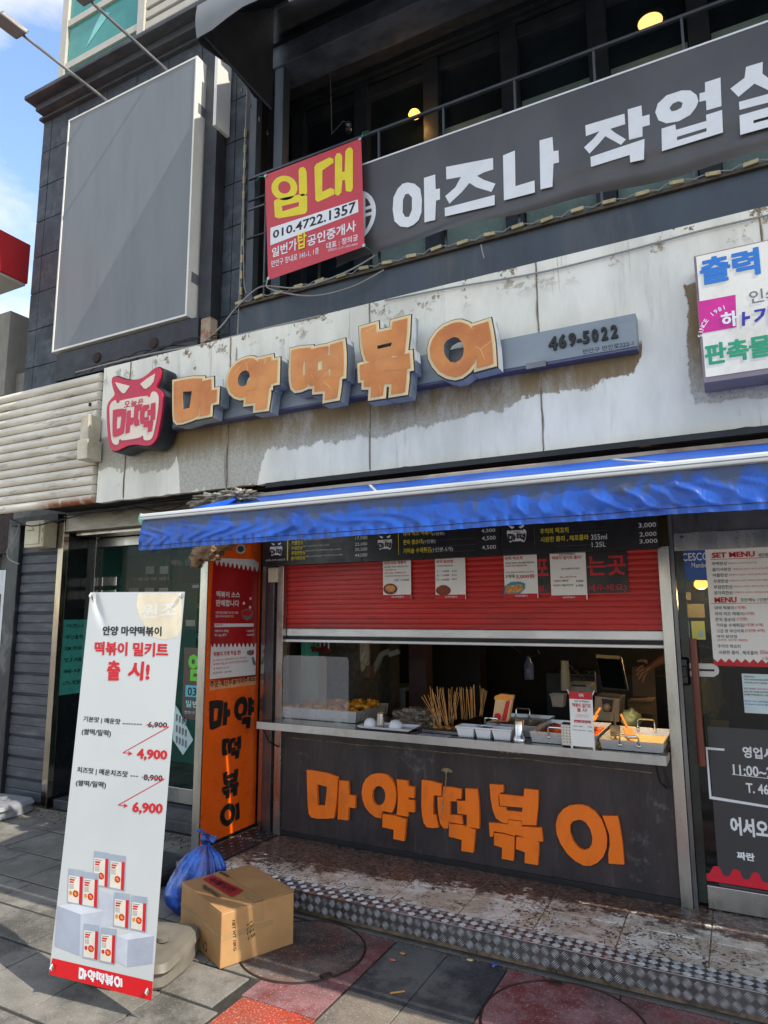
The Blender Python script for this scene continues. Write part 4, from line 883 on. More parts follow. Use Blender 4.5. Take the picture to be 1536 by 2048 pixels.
for x in (-2.2, -.9, .4): MB().tube([(x, 3.47, 6.5), (x, 4.4, 7.3)], .014, 6).build('arm', M['black_metal'], ua)
MB().tube([(XA+.01, 3.47, 6.52), (XB, 3.47, 6.52)], .02, 8).build('front_bar', M['black_metal'], ua)
# ---- set-back top floor with teal windows
tp = thing('top_floor', 'set-back upper storey with teal glass windows and pale corrugated cladding', 'building', (-5, 5.6, 7.7))
YT = 5.4; x0 = P(128, 60, YT)[0]; x1 = P(282, 30, YT)[0]
M['teal'] = pm('teal_window_glass', '3f8f86', .12, 0, .12, 1.2); M['teal_l'] = pm('pale_teal_window_glass', '7fc4bb', .15, 0, .1, 1); M['cladf'] = pm('pale_window_frame', 'b9b3a6', .5, 0, .06, 4)
MB().box(x0+.05, 6.0, YT+.03, YT+.3, 7.6, 10.5).build('wall', pm('pale_grey_cladding', 'a9abad', .6, 0, .06, 3), tp)
MB().box(x0, x0+.12, YT-.04, YT+.3, 7.6, 10.5).build('corner_frame', M['cladf'], tp); MB().box(x1-.02, x1+.10, YT-.04, YT+.029, 7.6, 10.5).build('corner_frame', M['cladf'], tp)
zs = [P(200, y, YT)[1] for y in (128, 100, 15, -10)]
MB().box(x0+.12, x1-.02, YT, YT+.02, 7.6, 10.5).build('glass', M['teal'], tp)
for z in (zs[1], zs[2], zs[2]+1.2): MB().box(x0+.12, x1-.02, YT-.03, YT, z-.05, z+.05).build('transom', M['cladf'], tp)
MB().add([(x0+.5, YT-.004, zs[1]+.15), (x1-.6, YT-.004, zs[1]+.5), (x1-.75, YT-.004, zs[2]-.1), (x0+.7, YT-.004, zs[2]-.2)], [(0,1,2,3)]).build('curtain', M['teal_l'], tp)
MB().box(x0-.02, x0, YT+.04, 9, 7.6, 10.5).build('side_wall', M['cladf'], tp)
for i in range(16): MB().box(x1+.10, 6.0, YT-.01, YT+.03, 8.0+i*.16, 8.0+i*.16+.11).build('cladding_strip', M['cladf'], tp, bevel=.01)
# ---- printing shop sign at the right
PYs = 3.76; pp = PY(PYs)
ps = thing('printing_shop_sign', 'white light box sign with blue, magenta and green lettering at the right edge', 'shop sign', (.4, 3.85, 3.4))
u0, v1 = pp.L(1387, 512); _, v0 = pp.L(1399, 768)
MB().box(u0, 1.7, PYs, 3.94, v0, v1).build('light_box', pm('pale_violet_aluminium', '8e8080', .5, .1, .1, 5, 0, 60, '6b4a58', .5, 5), ps, bevel=.004)
MB().box(u0+.012, 1.69, PYs-.004, PYs-.0005, v0+.03, v1-.010).build('acrylic_face', pm('cream_acrylic_face', 'e2ded0', .4, 0, .03, 3, 0, 60, 'b4ad9b', .4, 3), ps)
mb = MB(); mb.tpx(pp, '출력', 1398, 520, 1522, 574, .006, .09); mb.build('blue_lettering', M['blue_ink'], ps)
mb = MB(); mb.tpx(pp, '인쇄', 1497, 583, 1562, 610, .006, .02); mb.build('dark_lettering', M['grey_ink'], ps)
mb = MB(); mb.tpx(pp, '판촉물', 1408, 690, 1545, 733, .006, .08); mb.build('green_lettering', M['green_ink'], ps)
mb = MB().poly(pp, [[pp.L(1396,604), pp.L(1471,590), pp.L(1473,655), pp.L(1400,668)]], .005); mb.build('magenta_square', pm('magenta_print', 'c51a86', .5), ps)
mb = MB()
ctr_ = Vector(pp.L(1466, 668)); R_ = (Vector(pp.L(1403, 655))-ctr_).length
for i, ch in enumerate('SINCE 1981'):
    if ch == ' ': continue
    a = math.pi-.12-1.25*i/9; c = ctr_+Vector((math.cos(a), math.sin(a)))*R_*.90; vs, fs, bb = glyphs(ch, .03); h = .024; r = a-math.pi/2; q = []
    cx_ = (bb[0]+bb[2])/2
    for x, y, e in vs: X2, Y2 = (x-cx_)*h/.72, y*h/.72; q.append(pp.W(c.x+X2*math.cos(r)-Y2*math.sin(r), c.y+X2*math.sin(r)+Y2*math.cos(r), .007))
    n = (q[fs[0][1]]-q[fs[0][0]]).cross(q[fs[0][2]]-q[fs[0][0]]).dot(pp.N); mb.add(q, fs if n > 0 else [f[::-1] for f in fs])
mb.tpx(pp, '하', 1441, 627, 1476, 658, .007, .08); mb.build('white_lettering', M['white_ink'], ps)
mb = MB(); mb.poly(pp, [[pp.L(*p) for p in ((1484,625),(1490,624),(1490,634),(1500,632),(1500,638),(1490,640),(1490,652),(1484,653))]], .006); mb.tpx(pp, '기', 1506, 618, 1545, 652, .006, .08); mb.build('violet_lettering', pm('violet_print', '2a2a9c', .5), ps)
cpa = MB(); pts = [pp.L(*p) for p in ((1372,560),(1388,548),(1394,770),(1545,780),(1545,812),(1420,800),(1398,790),(1385,740),(1378,660),(1370,600))]
# ================================================================ blue awning
aw = thing('blue_awning', 'blue fabric shop awning with ruffled valance and white front bar, dirty along the folds', 'awning', (-1, 3.9, 2.5))
bm2 = Mt('dirty_blue_awning_fabric'); X_, Y_, Z_ = bm2.xyz()
c_ = bm2.mix(bm2.ramp(bm2.noise(4, 6, .6), .3, .7), lin('0b3f92'), lin('1456b8'))
lo_ = bm2.math('SUBTRACT', Z_, bm2.math('MULTIPLY', bm2.math('SUBTRACT', bm2.noise(11, 4, .6, (1,1,.30), 4, .9), .5), .26))
hi = bm2.math('MULTIPLY', bm2.ramp(lo_, 2.235, 2.30), bm2.ramp(Z_, 2.322, 2.330, 1, 0))
hi = bm2.math('MAXIMUM', bm2.math('MULTIPLY', hi, .85), bm2.math('MULTIPLY', bm2.ramp(bm2.noise(7, 6, .7, (1,1,.6), 9), .55, .70), .6))
c_ = bm2.mix(hi, c_, lin('3b434b'))
bm2.set(c_, .36); bm2.bump(bm2.noise(16, 5, .6, (1.2,1,.6), 61, .8), .3, .015); M['blue'] = bm2.m
AX0, AX1, AY, AZ = -2.97, 4.2, 2.75, 2.325
zbk0 = P(540, 985, 3.85)[1]; zbk1 = P(1536, 906, 3.85)[1]
def awt(u, v):
    x = AX0+(AX1-AX0)*u; zb_ = (zbk0+zbk1)/2+.02
    return (x-.05*v, AY+.02+(3.85-AY)*v, AZ+.012+(zb_-AZ-.01)*v+.012*math.sin(x*6+v*3)*math.sin(v*3)-.02*math.sin(math.pi*v))
MB().grid(awt, 90, 10).build('top_cloth', M['blue'], aw, smooth=2)
def awv(u, v):
    x = AX0+.0+(AX1-AX0)*u
    h = .170; gather = v**1.5
    ph = x*13+1.8*math.sin(x*2.1)
    q = x*7.5+1.5*math.sin(x*1.9)+1.1*noise.noise(Vector((x*2.6, v*1.5, 7)))-1.0*v+.9*noise.noise(Vector((x*1.1, v*2.6, 17))); fr_ = q-math.floor(q)
    dr = (1-abs(2*fr_-1)**.8 if fr_ < .5 else 1-((fr_-.5)*2)**.45)*1.0; am = .2+1.6*abs(noise.noise(Vector((math.floor(q)*1.7, 3, 3))))
    band = math.sin(math.pi*min(1, max(0, (v-.12)/.82)))**.8
    gat = math.sin(x*88+4*noise.noise(Vector((x*6, 0, 2))))*max(0, min(1, (v-.74)/.1))
    y = AY-.014-.021*dr*am*band-.0045*gat+.004*noise.noise(Vector((x*14, v*3, 1)))
    z = AZ-.012-h*v-.004*noise.noise(Vector((x*3, 0, 0)))*v
    if x < AX0+.12: z -= .0
    return (x, y-.02*math.sin(v*1.5), z)
MB().grid(awv, 1400, 26).build('ruffled_valance', M['blue'], aw, smooth=2)
MB().tube([tuple(Vector(awv(k/1400, .86))+Vector((0,-.0015,0))) for k in range(0, 1401)], .0012, 4).build('hem_stitching', M['cable_black'], aw)
# left end: the side cloth hangs in a triangle under the bar
def aws(u, v):
    a = Vector((AX0, AY, AZ-.01)); b = Vector((AX0-.05, 3.8, zbk0)); c = Vector((AX0+.05, AY+.02, AZ-.20)); e_ = Vector((AX0+.2, 3.0, 2.36))
    p = a.lerp(b, u); q = c.lerp(b, u); r = p.lerp(q, v); return tuple(r+Vector((.02*math.sin(u*9+v*4), .01*math.sin(v*9), 0)))
MB().grid(aws, 16, 10).build('side_cloth', M['blue'], aw, smooth=2)
MB().box(AX0-.01, AX1, AY-.03, AY+.012, AZ-.010, AZ+.026).build('front_bar', M['alu'], aw, bevel=.008)
MB().box(AX0-.005, AX1, AY-.0325, AY-.0305, AZ+.004, AZ+.008).build('bar_groove', M['grey_ink'], aw)
MB().box(AX0-.1, AX1, 3.895, 3.93, 2.60, 2.665).build('awning_housing', pm('dirty_beige_housing', '9c9184', .6, 0, .15, 4, 0, 60, '6b5038', .8, 1.5), aw, bevel=.006)
MB().box(-3.0, AX1, 3.90, 3.94, 2.70, 2.735).build('back_beam', M['dark'], aw)
for x in (-2.1, -.55, 1.0, 2.6): MB().tube([(x, AY+.03, AZ), (x+.35, 3.3, 2.45), (x, 3.85, 2.62)], .014, 6).build('folding_arm', M['alu'], aw)
for k, (dx, dz) in enumerate(((0,0),(.012,-.02),(-.01,-.035),(.005,-.055))): pass
MB().blob((AX0-.012, AY-.01, AZ), .022, .5, 3, 2, (.8,.8,1.3)).tube([(AX0-.01, AY-.01, AZ-.01), (AX0+.0, AY-.01, AZ-.05), (AX0-.012, AY-.01, AZ-.085)], .006, 5).build('green_tie', pm('pale_green_string', '7ccbb0', .8, 0, .2, 40), aw)
rg = MB().blob((-3.28, 3.70, 2.60), .075, .9, 2.6, 5, (2.6,.9,.55), 2).blob((-3.02, 3.62, 2.60), .06, .9, 3.0, 5, (2.2,.9,.6), 5)
rg.build('rolled_rag', pm('dirty_cream_tarpaulin', '8c887e', .6, 0, .35, 9, 1, 30, '5d4c36', .9, 7), label='dirty rolled tarpaulin bundle tied above the left end of the blue awning', cat='tarpaulin', smooth=2)
rg = MB().blob((-3.50, 3.87, 2.245), .09, .55, 2.4, 4, (1.3,.8,.75), 8).blob((-3.60, 3.86, 2.19), .05, .6, 2.4, 3, (1,.8,1.2), 3).blob((-3.38, 3.9, 2.30), .07, .5, 2.4, 3, (1.3,.8,.6), 4)
rg.build('crumpled_wrapping', pm('dirty_brown_tape_wrapping', '7d6244', .7, 0, .3, 9, .6, 22, '3f3124', .8, 8), label='crumpled brown taped wrapping at the head of the orange side wall', cat='wrapping', smooth=2)
cc = thing('security_camera', 'small bullet security camera beside the brown wrapping over the orange wall', 'camera', (0,0,0)); c = CAMP+ray(483, 1097)*(4.05/ray(483, 1097).y); ax = Vector((.55,-.8,-.15)).normalized(); sd_ = ax.cross(Vector((0,0,1))).normalized(); up_ = sd_.cross(ax)
MB().lathe([(.02,-.07),(.032,-.06),(.034,.05),(.036,.07),(.026,.07),(.024,.055),(0,.055)], c, 18, sd_, up_, ax).build('camera_body', pm('grey_camera_housing', '8a8882', .5), cc, smooth=True)
MB().lathe([(.022,.058),(0,.06)], c, 16, sd_, up_, ax).build('lens', M['dark'], cc)
MB().tube([c-ax*.05, c-ax*.06+Vector((-.03,.05,.06)), (-3.5, 4.1, 2.45)], .012, 6).build('camera_bracket', M['steel_dark'], cc)

# ================================================================ menu board over the shutter
mbd = thing('menu_board', 'black menu board in three panels with yellow dish names and white prices', 'menu board', (-1.9, 4.35, 2.17)); MPL = PY(4.34)
for a, b in ((-3.355, -2.44), (-2.436, -1.37), (-1.366, -.385)): MB().box(a, b, 4.341, 4.40, 2.163, 2.60).build('board', M['board_black'], mbd, bevel=.002)
C6 = lambda x, y: (500+x/3.072, 1000+y/3.072)
C7 = lambda x, y: (950+x/2.621, 1000+y/2.621)
Cz = lambda x, y: (740+x/2.56, 1050+y/2.56)
def tc_(mb, pl, f, st, xl, yt, xr, yb, d=.003, b=.03):
    a, c = f(xl, yt), f(xr, yb); mb.tpx(pl, st, a[0], a[1], c[0], c[1], d, b)
ye, wh = MB(), MB()
for st, *b in (('커플한상',258,252,328,276),('우정한상',256,287,325,308),('푸짐한한상',256,316,343,339),('온가족한상',255,348,342,371),('마약 치즈 떡볶이',943,196,1118,224),('쫀득 찰순대',943,246,1060,276),('가마솥 수제튀김',943,298,1112,330)): tc_(ye, MPL, C6, st, *b)
for st, *b in (('추억의 떡꼬치',342,150,490,180),('시원한 콜라 , 제로콜라',343,194,597,224)): tc_(ye, MPL, C7, st, *b)
for x0, y0, x1, y1, f in ((230,225,234,372,C6),(911,205,915,338,C6),(310,120,315,254,C7)):
    a, b = MPL.L(*f(x0, y0)), MPL.L(*f(x1, y1)); ye.poly(MPL, [[(a[0],b[1]),(b[0],b[1]),(b[0],a[1]),(a[0],a[1])]], .002)
for st, *b in (('17,500',648,226,722,248),('23,000',646,263,722,286),('30,500',646,295,722,318),('44,000',645,330,722,354),('4,500',1422,180,1508,204),('4,500',1425,224,1510,252),('4,500',1425,280,1512,308),('(1인분)',1120,200,1195,222),('(1인분)',1065,245,1140,272),('(1인분-5개)',1115,294,1248,324)): tc_(wh, MPL, C6, st, *b, b=.01) if False else tc_(wh, MPL, C6, st, b[0], b[1], b[2], b[3], .003, .01)
for st, *b in (('355ml',608,182,692,210),('1.25L',612,222,686,248),('3,000',857,122,950,150),('2,000',862,170,952,196),('3,000',862,207,957,232)): tc_(wh, MPL, C7, st, b[0], b[1], b[2], b[3], .003, .01)
for st, *b in (('떡볶이1+순대1+튀김1(5개)+어묵1(4개)+캔콜라1',330,240,508,252),('떡볶이2+순대1+튀김1(5개)+캔콜라1+닭강정',328,280,486,292),('떡볶이2+순대1+튀김1(10개)+어묵1(4개)+콜라1.25L+닭강정',345,308,562,320),('떡볶이3+순대1+튀김2(10개)+어묵1(4개)+콜라1.25L+닭강정',345,342,570,354),('해당메뉴 단무지 1인분입니다',98,366,218,378)): tc_(wh, MPL, C6, st, b[0], b[1], b[2], b[3], .003, 0)
kk = MB()
for f, x0, y0, x1, y1 in ((C6,118,250,206,352),(C6,780,205,880,315),(C7,163,118,275,232)):
    a, c = MPL.L(*f(x0, y1)), MPL.L(*f(x1, y0)); logo_flat(wh, kk, MPL, a[0], a[1], c[0], c[1], .003)
ln = MB()
for y in (2.205, 2.245, 2.29): 
    for a, b in ((-2.85,-2.62),(-1.95,-1.55),(-1.0,-.68)): ln.poly(MPL, [[(a,y),(b,y),(b,y+.0012),(a,y+.0012)]], .002)
ln.build('thin_rules', M['grey_ink'], mbd); ye.build('yellow_lettering', M['yellow_ink'], mbd); wh.build('white_lettering', M['white_ink'], mbd); kk.build('emblem_lettering', M['board_black'], mbd)
# ================================================================ roller shutter
sh = thing('roller_shutter', 'half raised dark red slatted roller shutter with pale steel bottom rail', 'roller shutter', (-1.8, 4.47, 1.57))
M['shut'] = pm('dark_red_shutter_paint', 'c01d15', .38, .0, .08, 2, .03, 30, '5e100f', .5, 3, (.3,1,2)); 
n = 16; z0, z1 = 1.672, 2.30; hs = .0367
for i in range(18):
    z = z0+i*hs; m_ = MB(); pr = [(4.468, z), (4.458, z+.003), (4.4565, z+.018), (4.458, z+.0315), (4.4645, z+.0335), (4.4645, z+hs)]
    for a, b in zip(pr, pr[1:]): m_.quad((-3.183, a[0], a[1]), (-.402, a[0], a[1]), (-.402, b[0], b[1]), (-3.183, b[0], b[1]))
    m_.build('slat', M['shut'], sh)
MB().box(-3.183, -.402, 4.452, 4.475, 1.612, 1.670).build('bottom_rail', M['alu'], sh, bevel=.006)
MB().box(-3.183, -.402, 4.456, 4.475, 1.588, 1.611).build('dark_gap_strip', M['dark'], sh)  # dark strip standing in for the shaded gap between rail and lip
MB().box(-3.20, -.395, 4.435, 4.475, 1.566, 1.586).build('lower_lip', M['alu'], sh, bevel=.004)
swb = MB().box(*[v for v in (-3.33,-3.235,4.385,4.42,2.035,2.155)]); swb.build('switch_box', pm('yellowed_plastic', 'bfb79a', .5, 0, .1, 9), label='small cream switch box beside the shutter below the menu board', cat='switch box', bevel=.008)
SPL = PY(4.452)
bsn = thing('shutter_sign', 'black plastic signs with red lettering fixed on the shutter behind the posters', 'sign', (-1, 4.45, 2))
def prect(mb, pl, x0, y0, x1, y1, d, back=None): 
    u0, v1 = pl.L(x0, y0); _, v0 = pl.L(x0, y1); u1, _ = pl.L(x1, (y0+y1)/2); mb.poly(pl, [[(u0,v0),(u1,v0),(u1,v1),(u0,v1)]], d, back)
mb = MB(); prect(mb, SPL, 1058, 1105, 1099, 1186, .004, 0); mb.build('left_board', M['board_black'], bsn); mb = MB(); prect(mb, SPL, 1150, 1103, 1256, 1187, .004, 0); mb.build('right_board', M['board_black'], bsn)
mb = MB(); tc_(mb, SPL, Cz, '포', 848, 175, 915, 262, .006, .06); tc_(mb, SPL, Cz, '는곳', 1112, 162, 1310, 262, .006, .06); tc_(mb, SPL, Cz, '앞,', 858, 308, 905, 342, .006, .03); tc_(mb, SPL, Cz, '서주세요)', 1112, 305, 1315, 345, .006, .03); mb.build('red_lettering', M['red_ink'], bsn)
QPL = PY(4.440)
def poster(lab, x0, y0, x1, y1, blk, red, extra=None, pic=None):
    t = thing('menu_poster', lab, 'poster', (0, 4.44, 2), 'small white menu posters on the shutter'); mb = MB(); prect(mb, QPL, x0, y0, x1, y1, .001, -.001); mb.build('paper_sheet', M['paper'], t)
    b = MB(); r = MB(); w_ = MB()
    for st, *q in blk: b.tpx(QPL, st, *q, .0025, .03)
    for st, *q in red: r.tpx(QPL, st, *q, .0025, .05)
    prect(r, QPL, x0, y1-9, x1, y1, .002); w_.tpx(QPL, '마약떡볶이', (x0+x1)/2-10, y1-7, (x0+x1)/2+14, y1-3, .003, .04)
    b.build('black_lettering', M['ink'], t); r.build('red_lettering', M['red_ink'], t); w_.build('white_lettering', M['white_ink'], t)
    if pic:
        for nm, col, pts in pic:
            m_ = MB(); m_.poly(QPL, [[QPL.L(*p) for p in pts]], .003 if nm == 'dish_picture' else .004); m_.build(nm, col, t)
    return t
M['dish'] = pm('printed_dish', '7a2a18', .5, 0, .5, 60); M['food'] = pm('printed_food', 'c9843c', .5, 0, .6, 90, 0, 60, 'e9d9a0', .7, 90); M['dish_blue'] = pm('printed_blue_plate', '2f8fa0', .5)
el = lambda cx, cy, rx, ry: ell(cx, cy, rx, ry, 22)
poster('leftmost small poster on the shutter, showing a bowl of cheese rice cakes', 766, 1112, 822, 1199, [('오늘은 마떡',769,1115,794,1122),('불끈불끈 맛있는 쌀떡으로 만든',769,1133,817,1136),('가로 떡볶이 에',769,1139,792,1142),('고운 풀어진 체다치즈가 만났다!',769,1151,818,1154),('1인분 → 4,500원',788,1158,818,1163)],
       [('마약 치즈 떡볶이',769,1123,812,1130),('진한 100% 모짜렐라 치즈',769,1145,812,1148)], None, [('dish_picture', M['dish'], el(781,1178,14,11)), ('food_picture', M['food'], el(781,1177,10,7))])
poster('second small poster on the shutter, showing glazed fried chicken pieces', 870, 1110, 931, 1199, [('오늘은 마떡',873,1113,906,1119),('더 맛있게 먹을려면 팁!',873,1131,906,1134),('소 ····· 9,000원',874,1141,898,1145),('중 ···· 13,000원',874,1149,898,1153),('대 ···· 16,000원',874,1158,898,1162),('순한맛',904,1141,914,1144),('중간맛',904,1149,914,1152),('매운맛',904,1157,914,1160)],
       [('마약 닭강정',873,1121,906,1127)], None, [('dish_picture', M['dish'], el(887,1181,15,10)), ('food_picture', pm('printed_chicken', '8a3a18', .5, 0, .6, 80), el(887,1178,11,8))])
poster('third small poster on the shutter, showing rice cake skewers on a blue plate', 1007, 1102, 1075, 1197, [('겉바속쫀',1010,1106,1037,1112),('추억이 넘치는 떡꼬치를 마떡에서!',1011,1125,1069,1129),('그리고 중독적인 마약만의 소스까지!',1011,1144,1068,1147),('3개에',1011,1149,1029,1157)],
       [('마떡 떡꼬치',1010,1114,1045,1121),('튀김한 떡을 매콤달콤 양념',1011,1131,1054,1134),('3,000원',1032,1149,1069,1158)], None, [('dish_picture', M['dish_blue'], [(1008,1188),(1010,1172),(1022,1164),(1040,1163),(1051,1167),(1050,1178),(1040,1188)]), ('food_picture', M['food'], [(1011,1183),(1014,1172),(1043,1168),(1048,1176),(1040,1184),(1016,1187)])])
poster('rightmost small poster on the shutter, announcing the meal kit with a red price bar', 1099, 1100, 1173, 1200, [('안양 마약떡볶이',1118,1107,1150,1112),('네이버 스토어팜에서 구매 가능합니다!',1123,1136,1160,1140),('기본맛 | 매운맛',1106,1160,1137,1165),('4,900',1152,1160,1167,1165),('치즈맛 | 매운치즈맛',1106,1169,1147,1174),('6,900',1152,1169,1167,1174)],
       [('떡볶이 밀키트 출시!',1104,1113,1163,1120),('쌀떡 or 밀떡 선택 가능!',1120,1153,1153,1156)], None, None)
# ================================================================ serving shelf
SZ = P(1331, 1515, 4.2)[1]; SZ = .985
shf = thing('serving_shelf', 'long stainless steel serving shelf in front of the dark kitchen', 'shelf', (-1.8, 4.3, .95))
MB().box(-3.262, -.408, 4.2, 4.95, SZ-.012, SZ).build('shelf_top', pm('brushed_steel_top', '8f8d8a', .22, 1, .1, 4, .04, 30, '4a4036', .35, 4, (.3,1,1)), shf)
MB().box(-3.262, -.408, 4.195, 4.2, SZ-.052, SZ+.001).box(-.412, -.408, 4.2, 4.42, SZ-.052, SZ-.0125).build('front_lip', pm('pale_steel_edge', 'b9b7b4', .35, .6, .06, 3, 0, 40, '8a847c', .4, 5), shf, bevel=.0015)
MB().box(-3.25, -.42, 4.21, 4.42, SZ-.045, SZ-.03).build('stiffener', M['dark'], shf)
for xx_ in (-3.23, -.47): MB().tube([(xx_, 4.23, SZ-.05), (xx_+.01, 4.30, SZ-.16), (xx_+.03, 4.42, SZ-.22)], .006, 6).tube([(xx_, 4.40, SZ-.05), (xx_+.05, 4.42, SZ-.22)], .004, 5).build('support_rod', M['cable_black'], shf)
# ================================================================ left glass door
ld = thing('glass_entrance', 'glass entrance door with stainless frame and patch fittings left of the orange wall', 'door', (-4.7, 4.8, 0))
PL_ = pm('polished_stainless_frame', 'a99f92', .14, 1, .15, 2.5, .02, 20, '6d5646', .4, 2, (1,1,.4)); YD = 4.80
MB().box(-5.925, -5.845, 4.40, 4.46, 0, 2.76).build('front_post', PL_, ld, bevel=.003)
MB().box(-5.845, -3.62, 4.41, 4.46, 2.60, 2.76).build('front_header', pm('stained_stainless_header', '8d867c', .3, .9, .15, 3, .05, 30, '4a4540', .5, 5, (.5,1,2)), ld, bevel=.003)
for k in range(4): MB().box(-5.80, -3.62, 4.50+.065*k, 4.56+.065*k, 2.565+.004*(k%2), 2.60).build('soffit_strip', PL_, ld, bevel=.003)
M['return'] = pm('dark_reflective_return', '24282a', .12, .4, .3, 2)
MB().box(-5.90, -5.862, 4.46, YD-.02, 0, 2.6).build('return_panel', M['return'], ld)
MB().box(-5.88, -5.80, YD-.05, YD+.03, .0, 2.57).build('door_frame', M['steel'], ld, bevel=.003)
MB().box(-5.80, -3.60, YD-.05, YD+.03, 2.47, 2.56).build('door_head', M['steel'], ld, bevel=.003)
MB().box(-5.80, -3.60, YD-.04, YD+.03, .0, .10).build('threshold', M['black_metal'], ld)
MB().box(-5.80, -4.80, YD-.012, YD+.012, .11, .24).box(-4.79, -3.62, YD-.012, YD+.012, .11, .24).build('bottom_rail', M['steel'], ld, bevel=.004)
gl = Mt('tinted_teal_glass'); gl.set(lin('0c2421'), .03, 0, Alpha=.22, Specular_IOR_Level=.5); M['tglass'] = gl.m
MB().box(-5.80, -4.795, YD-.005, YD+.005, .24, 2.47).build('glass_pane', M['tglass'], ld); MB().box(-4.785, -3.60, YD-.005, YD+.005, .24, 2.47).build('glass_pane', M['tglass'], ld)
for z in (2.12, 1.99):
    for a, b in ((-5.795,-5.70),(-5.69,-5.50)): MB().box(a, b, YD-.03, YD+.02, z-.05, z+.05).build('patch_fitting', M['steel'], ld, bevel=.008)
# room behind it: teal walls, notices and screens seen through the glass
rm_ = thing('side_room', 'teal walled room with notices and a dark screen seen through the left glass door', 'room', (-4.7, 6, 0))
M['teal_wall'] = pm('teal_wall_paint', '55bfa8', .6, 0, .1, 2); 
MB().box(-6.3, -3.3, 6.4, 6.45, 0, 2.6).build('back_wall', M['teal_wall'], rm_); MB().box(-6.35, -6.3, 4.9, 6.4, 0, 2.6).box(-3.35, -3.3, 4.9, 6.4, 0, 2.6).build('room_wall', M['teal_wall'], rm_)
MB().box(-6.35, -3.3, 4.86, 6.45, 2.6, 2.65).build('room_ceiling', M['dark_in'], rm_); MB().box(-6.35, -3.3, 4.86, 6.45, -.01, .02).build('room_floor', M['paver'], rm_)
for k, (a, b) in enumerate(((-5.9,-5.0),(-5.0,-4.1),(-4.1,-3.5))):
    for r in range(3): MB().box(a+.03, b-.03, 6.33, 6.37, 1.2+r*.36, 1.5+r*.36).build('shelf_board', M['dark_in'], rm_)
for (a, b, c, e_) in ((195,330,1115,1195),(218,322,1210,1238),(350,395,1130,1165)):
    x0, z1_ = P(a, c, 5.6); x1, z0_ = P(b, e_, 5.6); MB().box(x0, x1, 5.60, 5.64, z0_, z1_).build('screen', M['glass_dark'], rm_, bevel=.004)
S56 = PY(5.595)
for i, (a, b, c, e_) in enumerate(((292,308,1133,1148),(320,336,1133,1148),(258,277,1176,1186),(290,308,1176,1186),(318,336,1176,1186),(372,390,1240,1252),(385,398,1170,1176))):
    mb = MB(); prect(mb, S56, a, c, b, e_, .002, 0); mb.build('notice', M['paper'], rm_)
mb = MB(); mb.tpx(S56, '가맹문의 031', 262, 1156, 338, 1163, .006, .03); mb.tpx(S56, '메뉴 안내', 344, 1120, 392, 1132, .006, .03); mb.build('notice_lettering', M['paper'], rm_)
for i, z in enumerate((2.30,)):
    for k in range(7): MB().box(-5.2+.25*k, -5.0+.25*k, 6.36, 6.39, 2.2, 2.34).build('picture', M['steel_dark'], rm_)
# stickers on the return glass
RP = Pl((-5.8605, 0, 0), (0, 1, 0), (0, 0, 1))
tf = thing('teal_sticker', 'teal film notice with faint black lettering on the side glass by the left post', 'sticker', (-5.86, 4.6, 1.5))
mb = MB().poly(RP, [[(4.47, 1.02), (4.75, 1.02), (4.75, 1.74), (4.47, 1.74)]], .001); mb.build('film', pm('teal_film', '3f9184', .3, 0, .08, 4), tf)
mb = MB()
for i, st in enumerate(('아즈나','무인출력','AM 09:00','인쇄','복사','스캔')): mb.text(RP, st, 4.50, 4.70, 1.66-.11*i, 1.70-.11*i, .003, .03)
mb.build('lettering', M['ink'], tf)
# rental notice behind the glass by the wing wall
GP = PY(YD-.008)
rn = thing('rental_notice', 'brown rental notice with green letters and cyan strip inside the left glass door', 'notice', (-4.1, 4.8, 1.3))
mb = MB(); prect(mb, GP, 369, 1295, 425, 1438, .001, -.001); mb.build('brown_sheet', pm('dark_brown_print', '4c3a34', .4), rn)
mb = MB(); prect(mb, GP, 372, 1370, 425, 1393, .003); mb.build('cyan_strip', pm('cyan_print', '4fb7c4', .4), rn)
mb = MB(); mb.tpx(GP, '임대', 378, 1306, 440, 1362, .004, .11); mb.build('green_lettering', pm('bright_green_print', '5fc02a', .4), rn)
mb = MB(); mb.tpx(GP, '031.', 376, 1374, 408, 1391, .005, .04); mb.build('dark_lettering', M['ink'], rn)
mb = MB(); mb.tpx(GP, '일번가', 372, 1400, 412, 1414, .004, .04); mb.tpx(GP, '만안구 장내로', 370, 1421, 415, 1427, .004, .01); mb.build('pale_lettering', pm('pale_cyan_print', '9fd3d6', .4), rn)
fl = thing('price_flyer', 'white and teal price list leaning behind the glass beside the standing banner', 'flyer', (-4.3, 4.85, 1))
mb = MB(); mb.poly(PY(4.78), [[PY(4.78).L(*p) for p in ((347,1405),(356,1418),(386,1480),(366,1510),(346,1480))]], 0, -.004); mb.build('flyer_sheet', pm('pale_teal_print', 'b9cfcb', .5), fl)
mb = MB()
for i in range(3):
    for j in range(4): prect(mb, PY(4.778), 352+6*j, 1428+22*i+3*j, 355+6*j, 1442+22*i+3*j, .001)
mb.build('printed_columns', M['grey_ink'], fl)
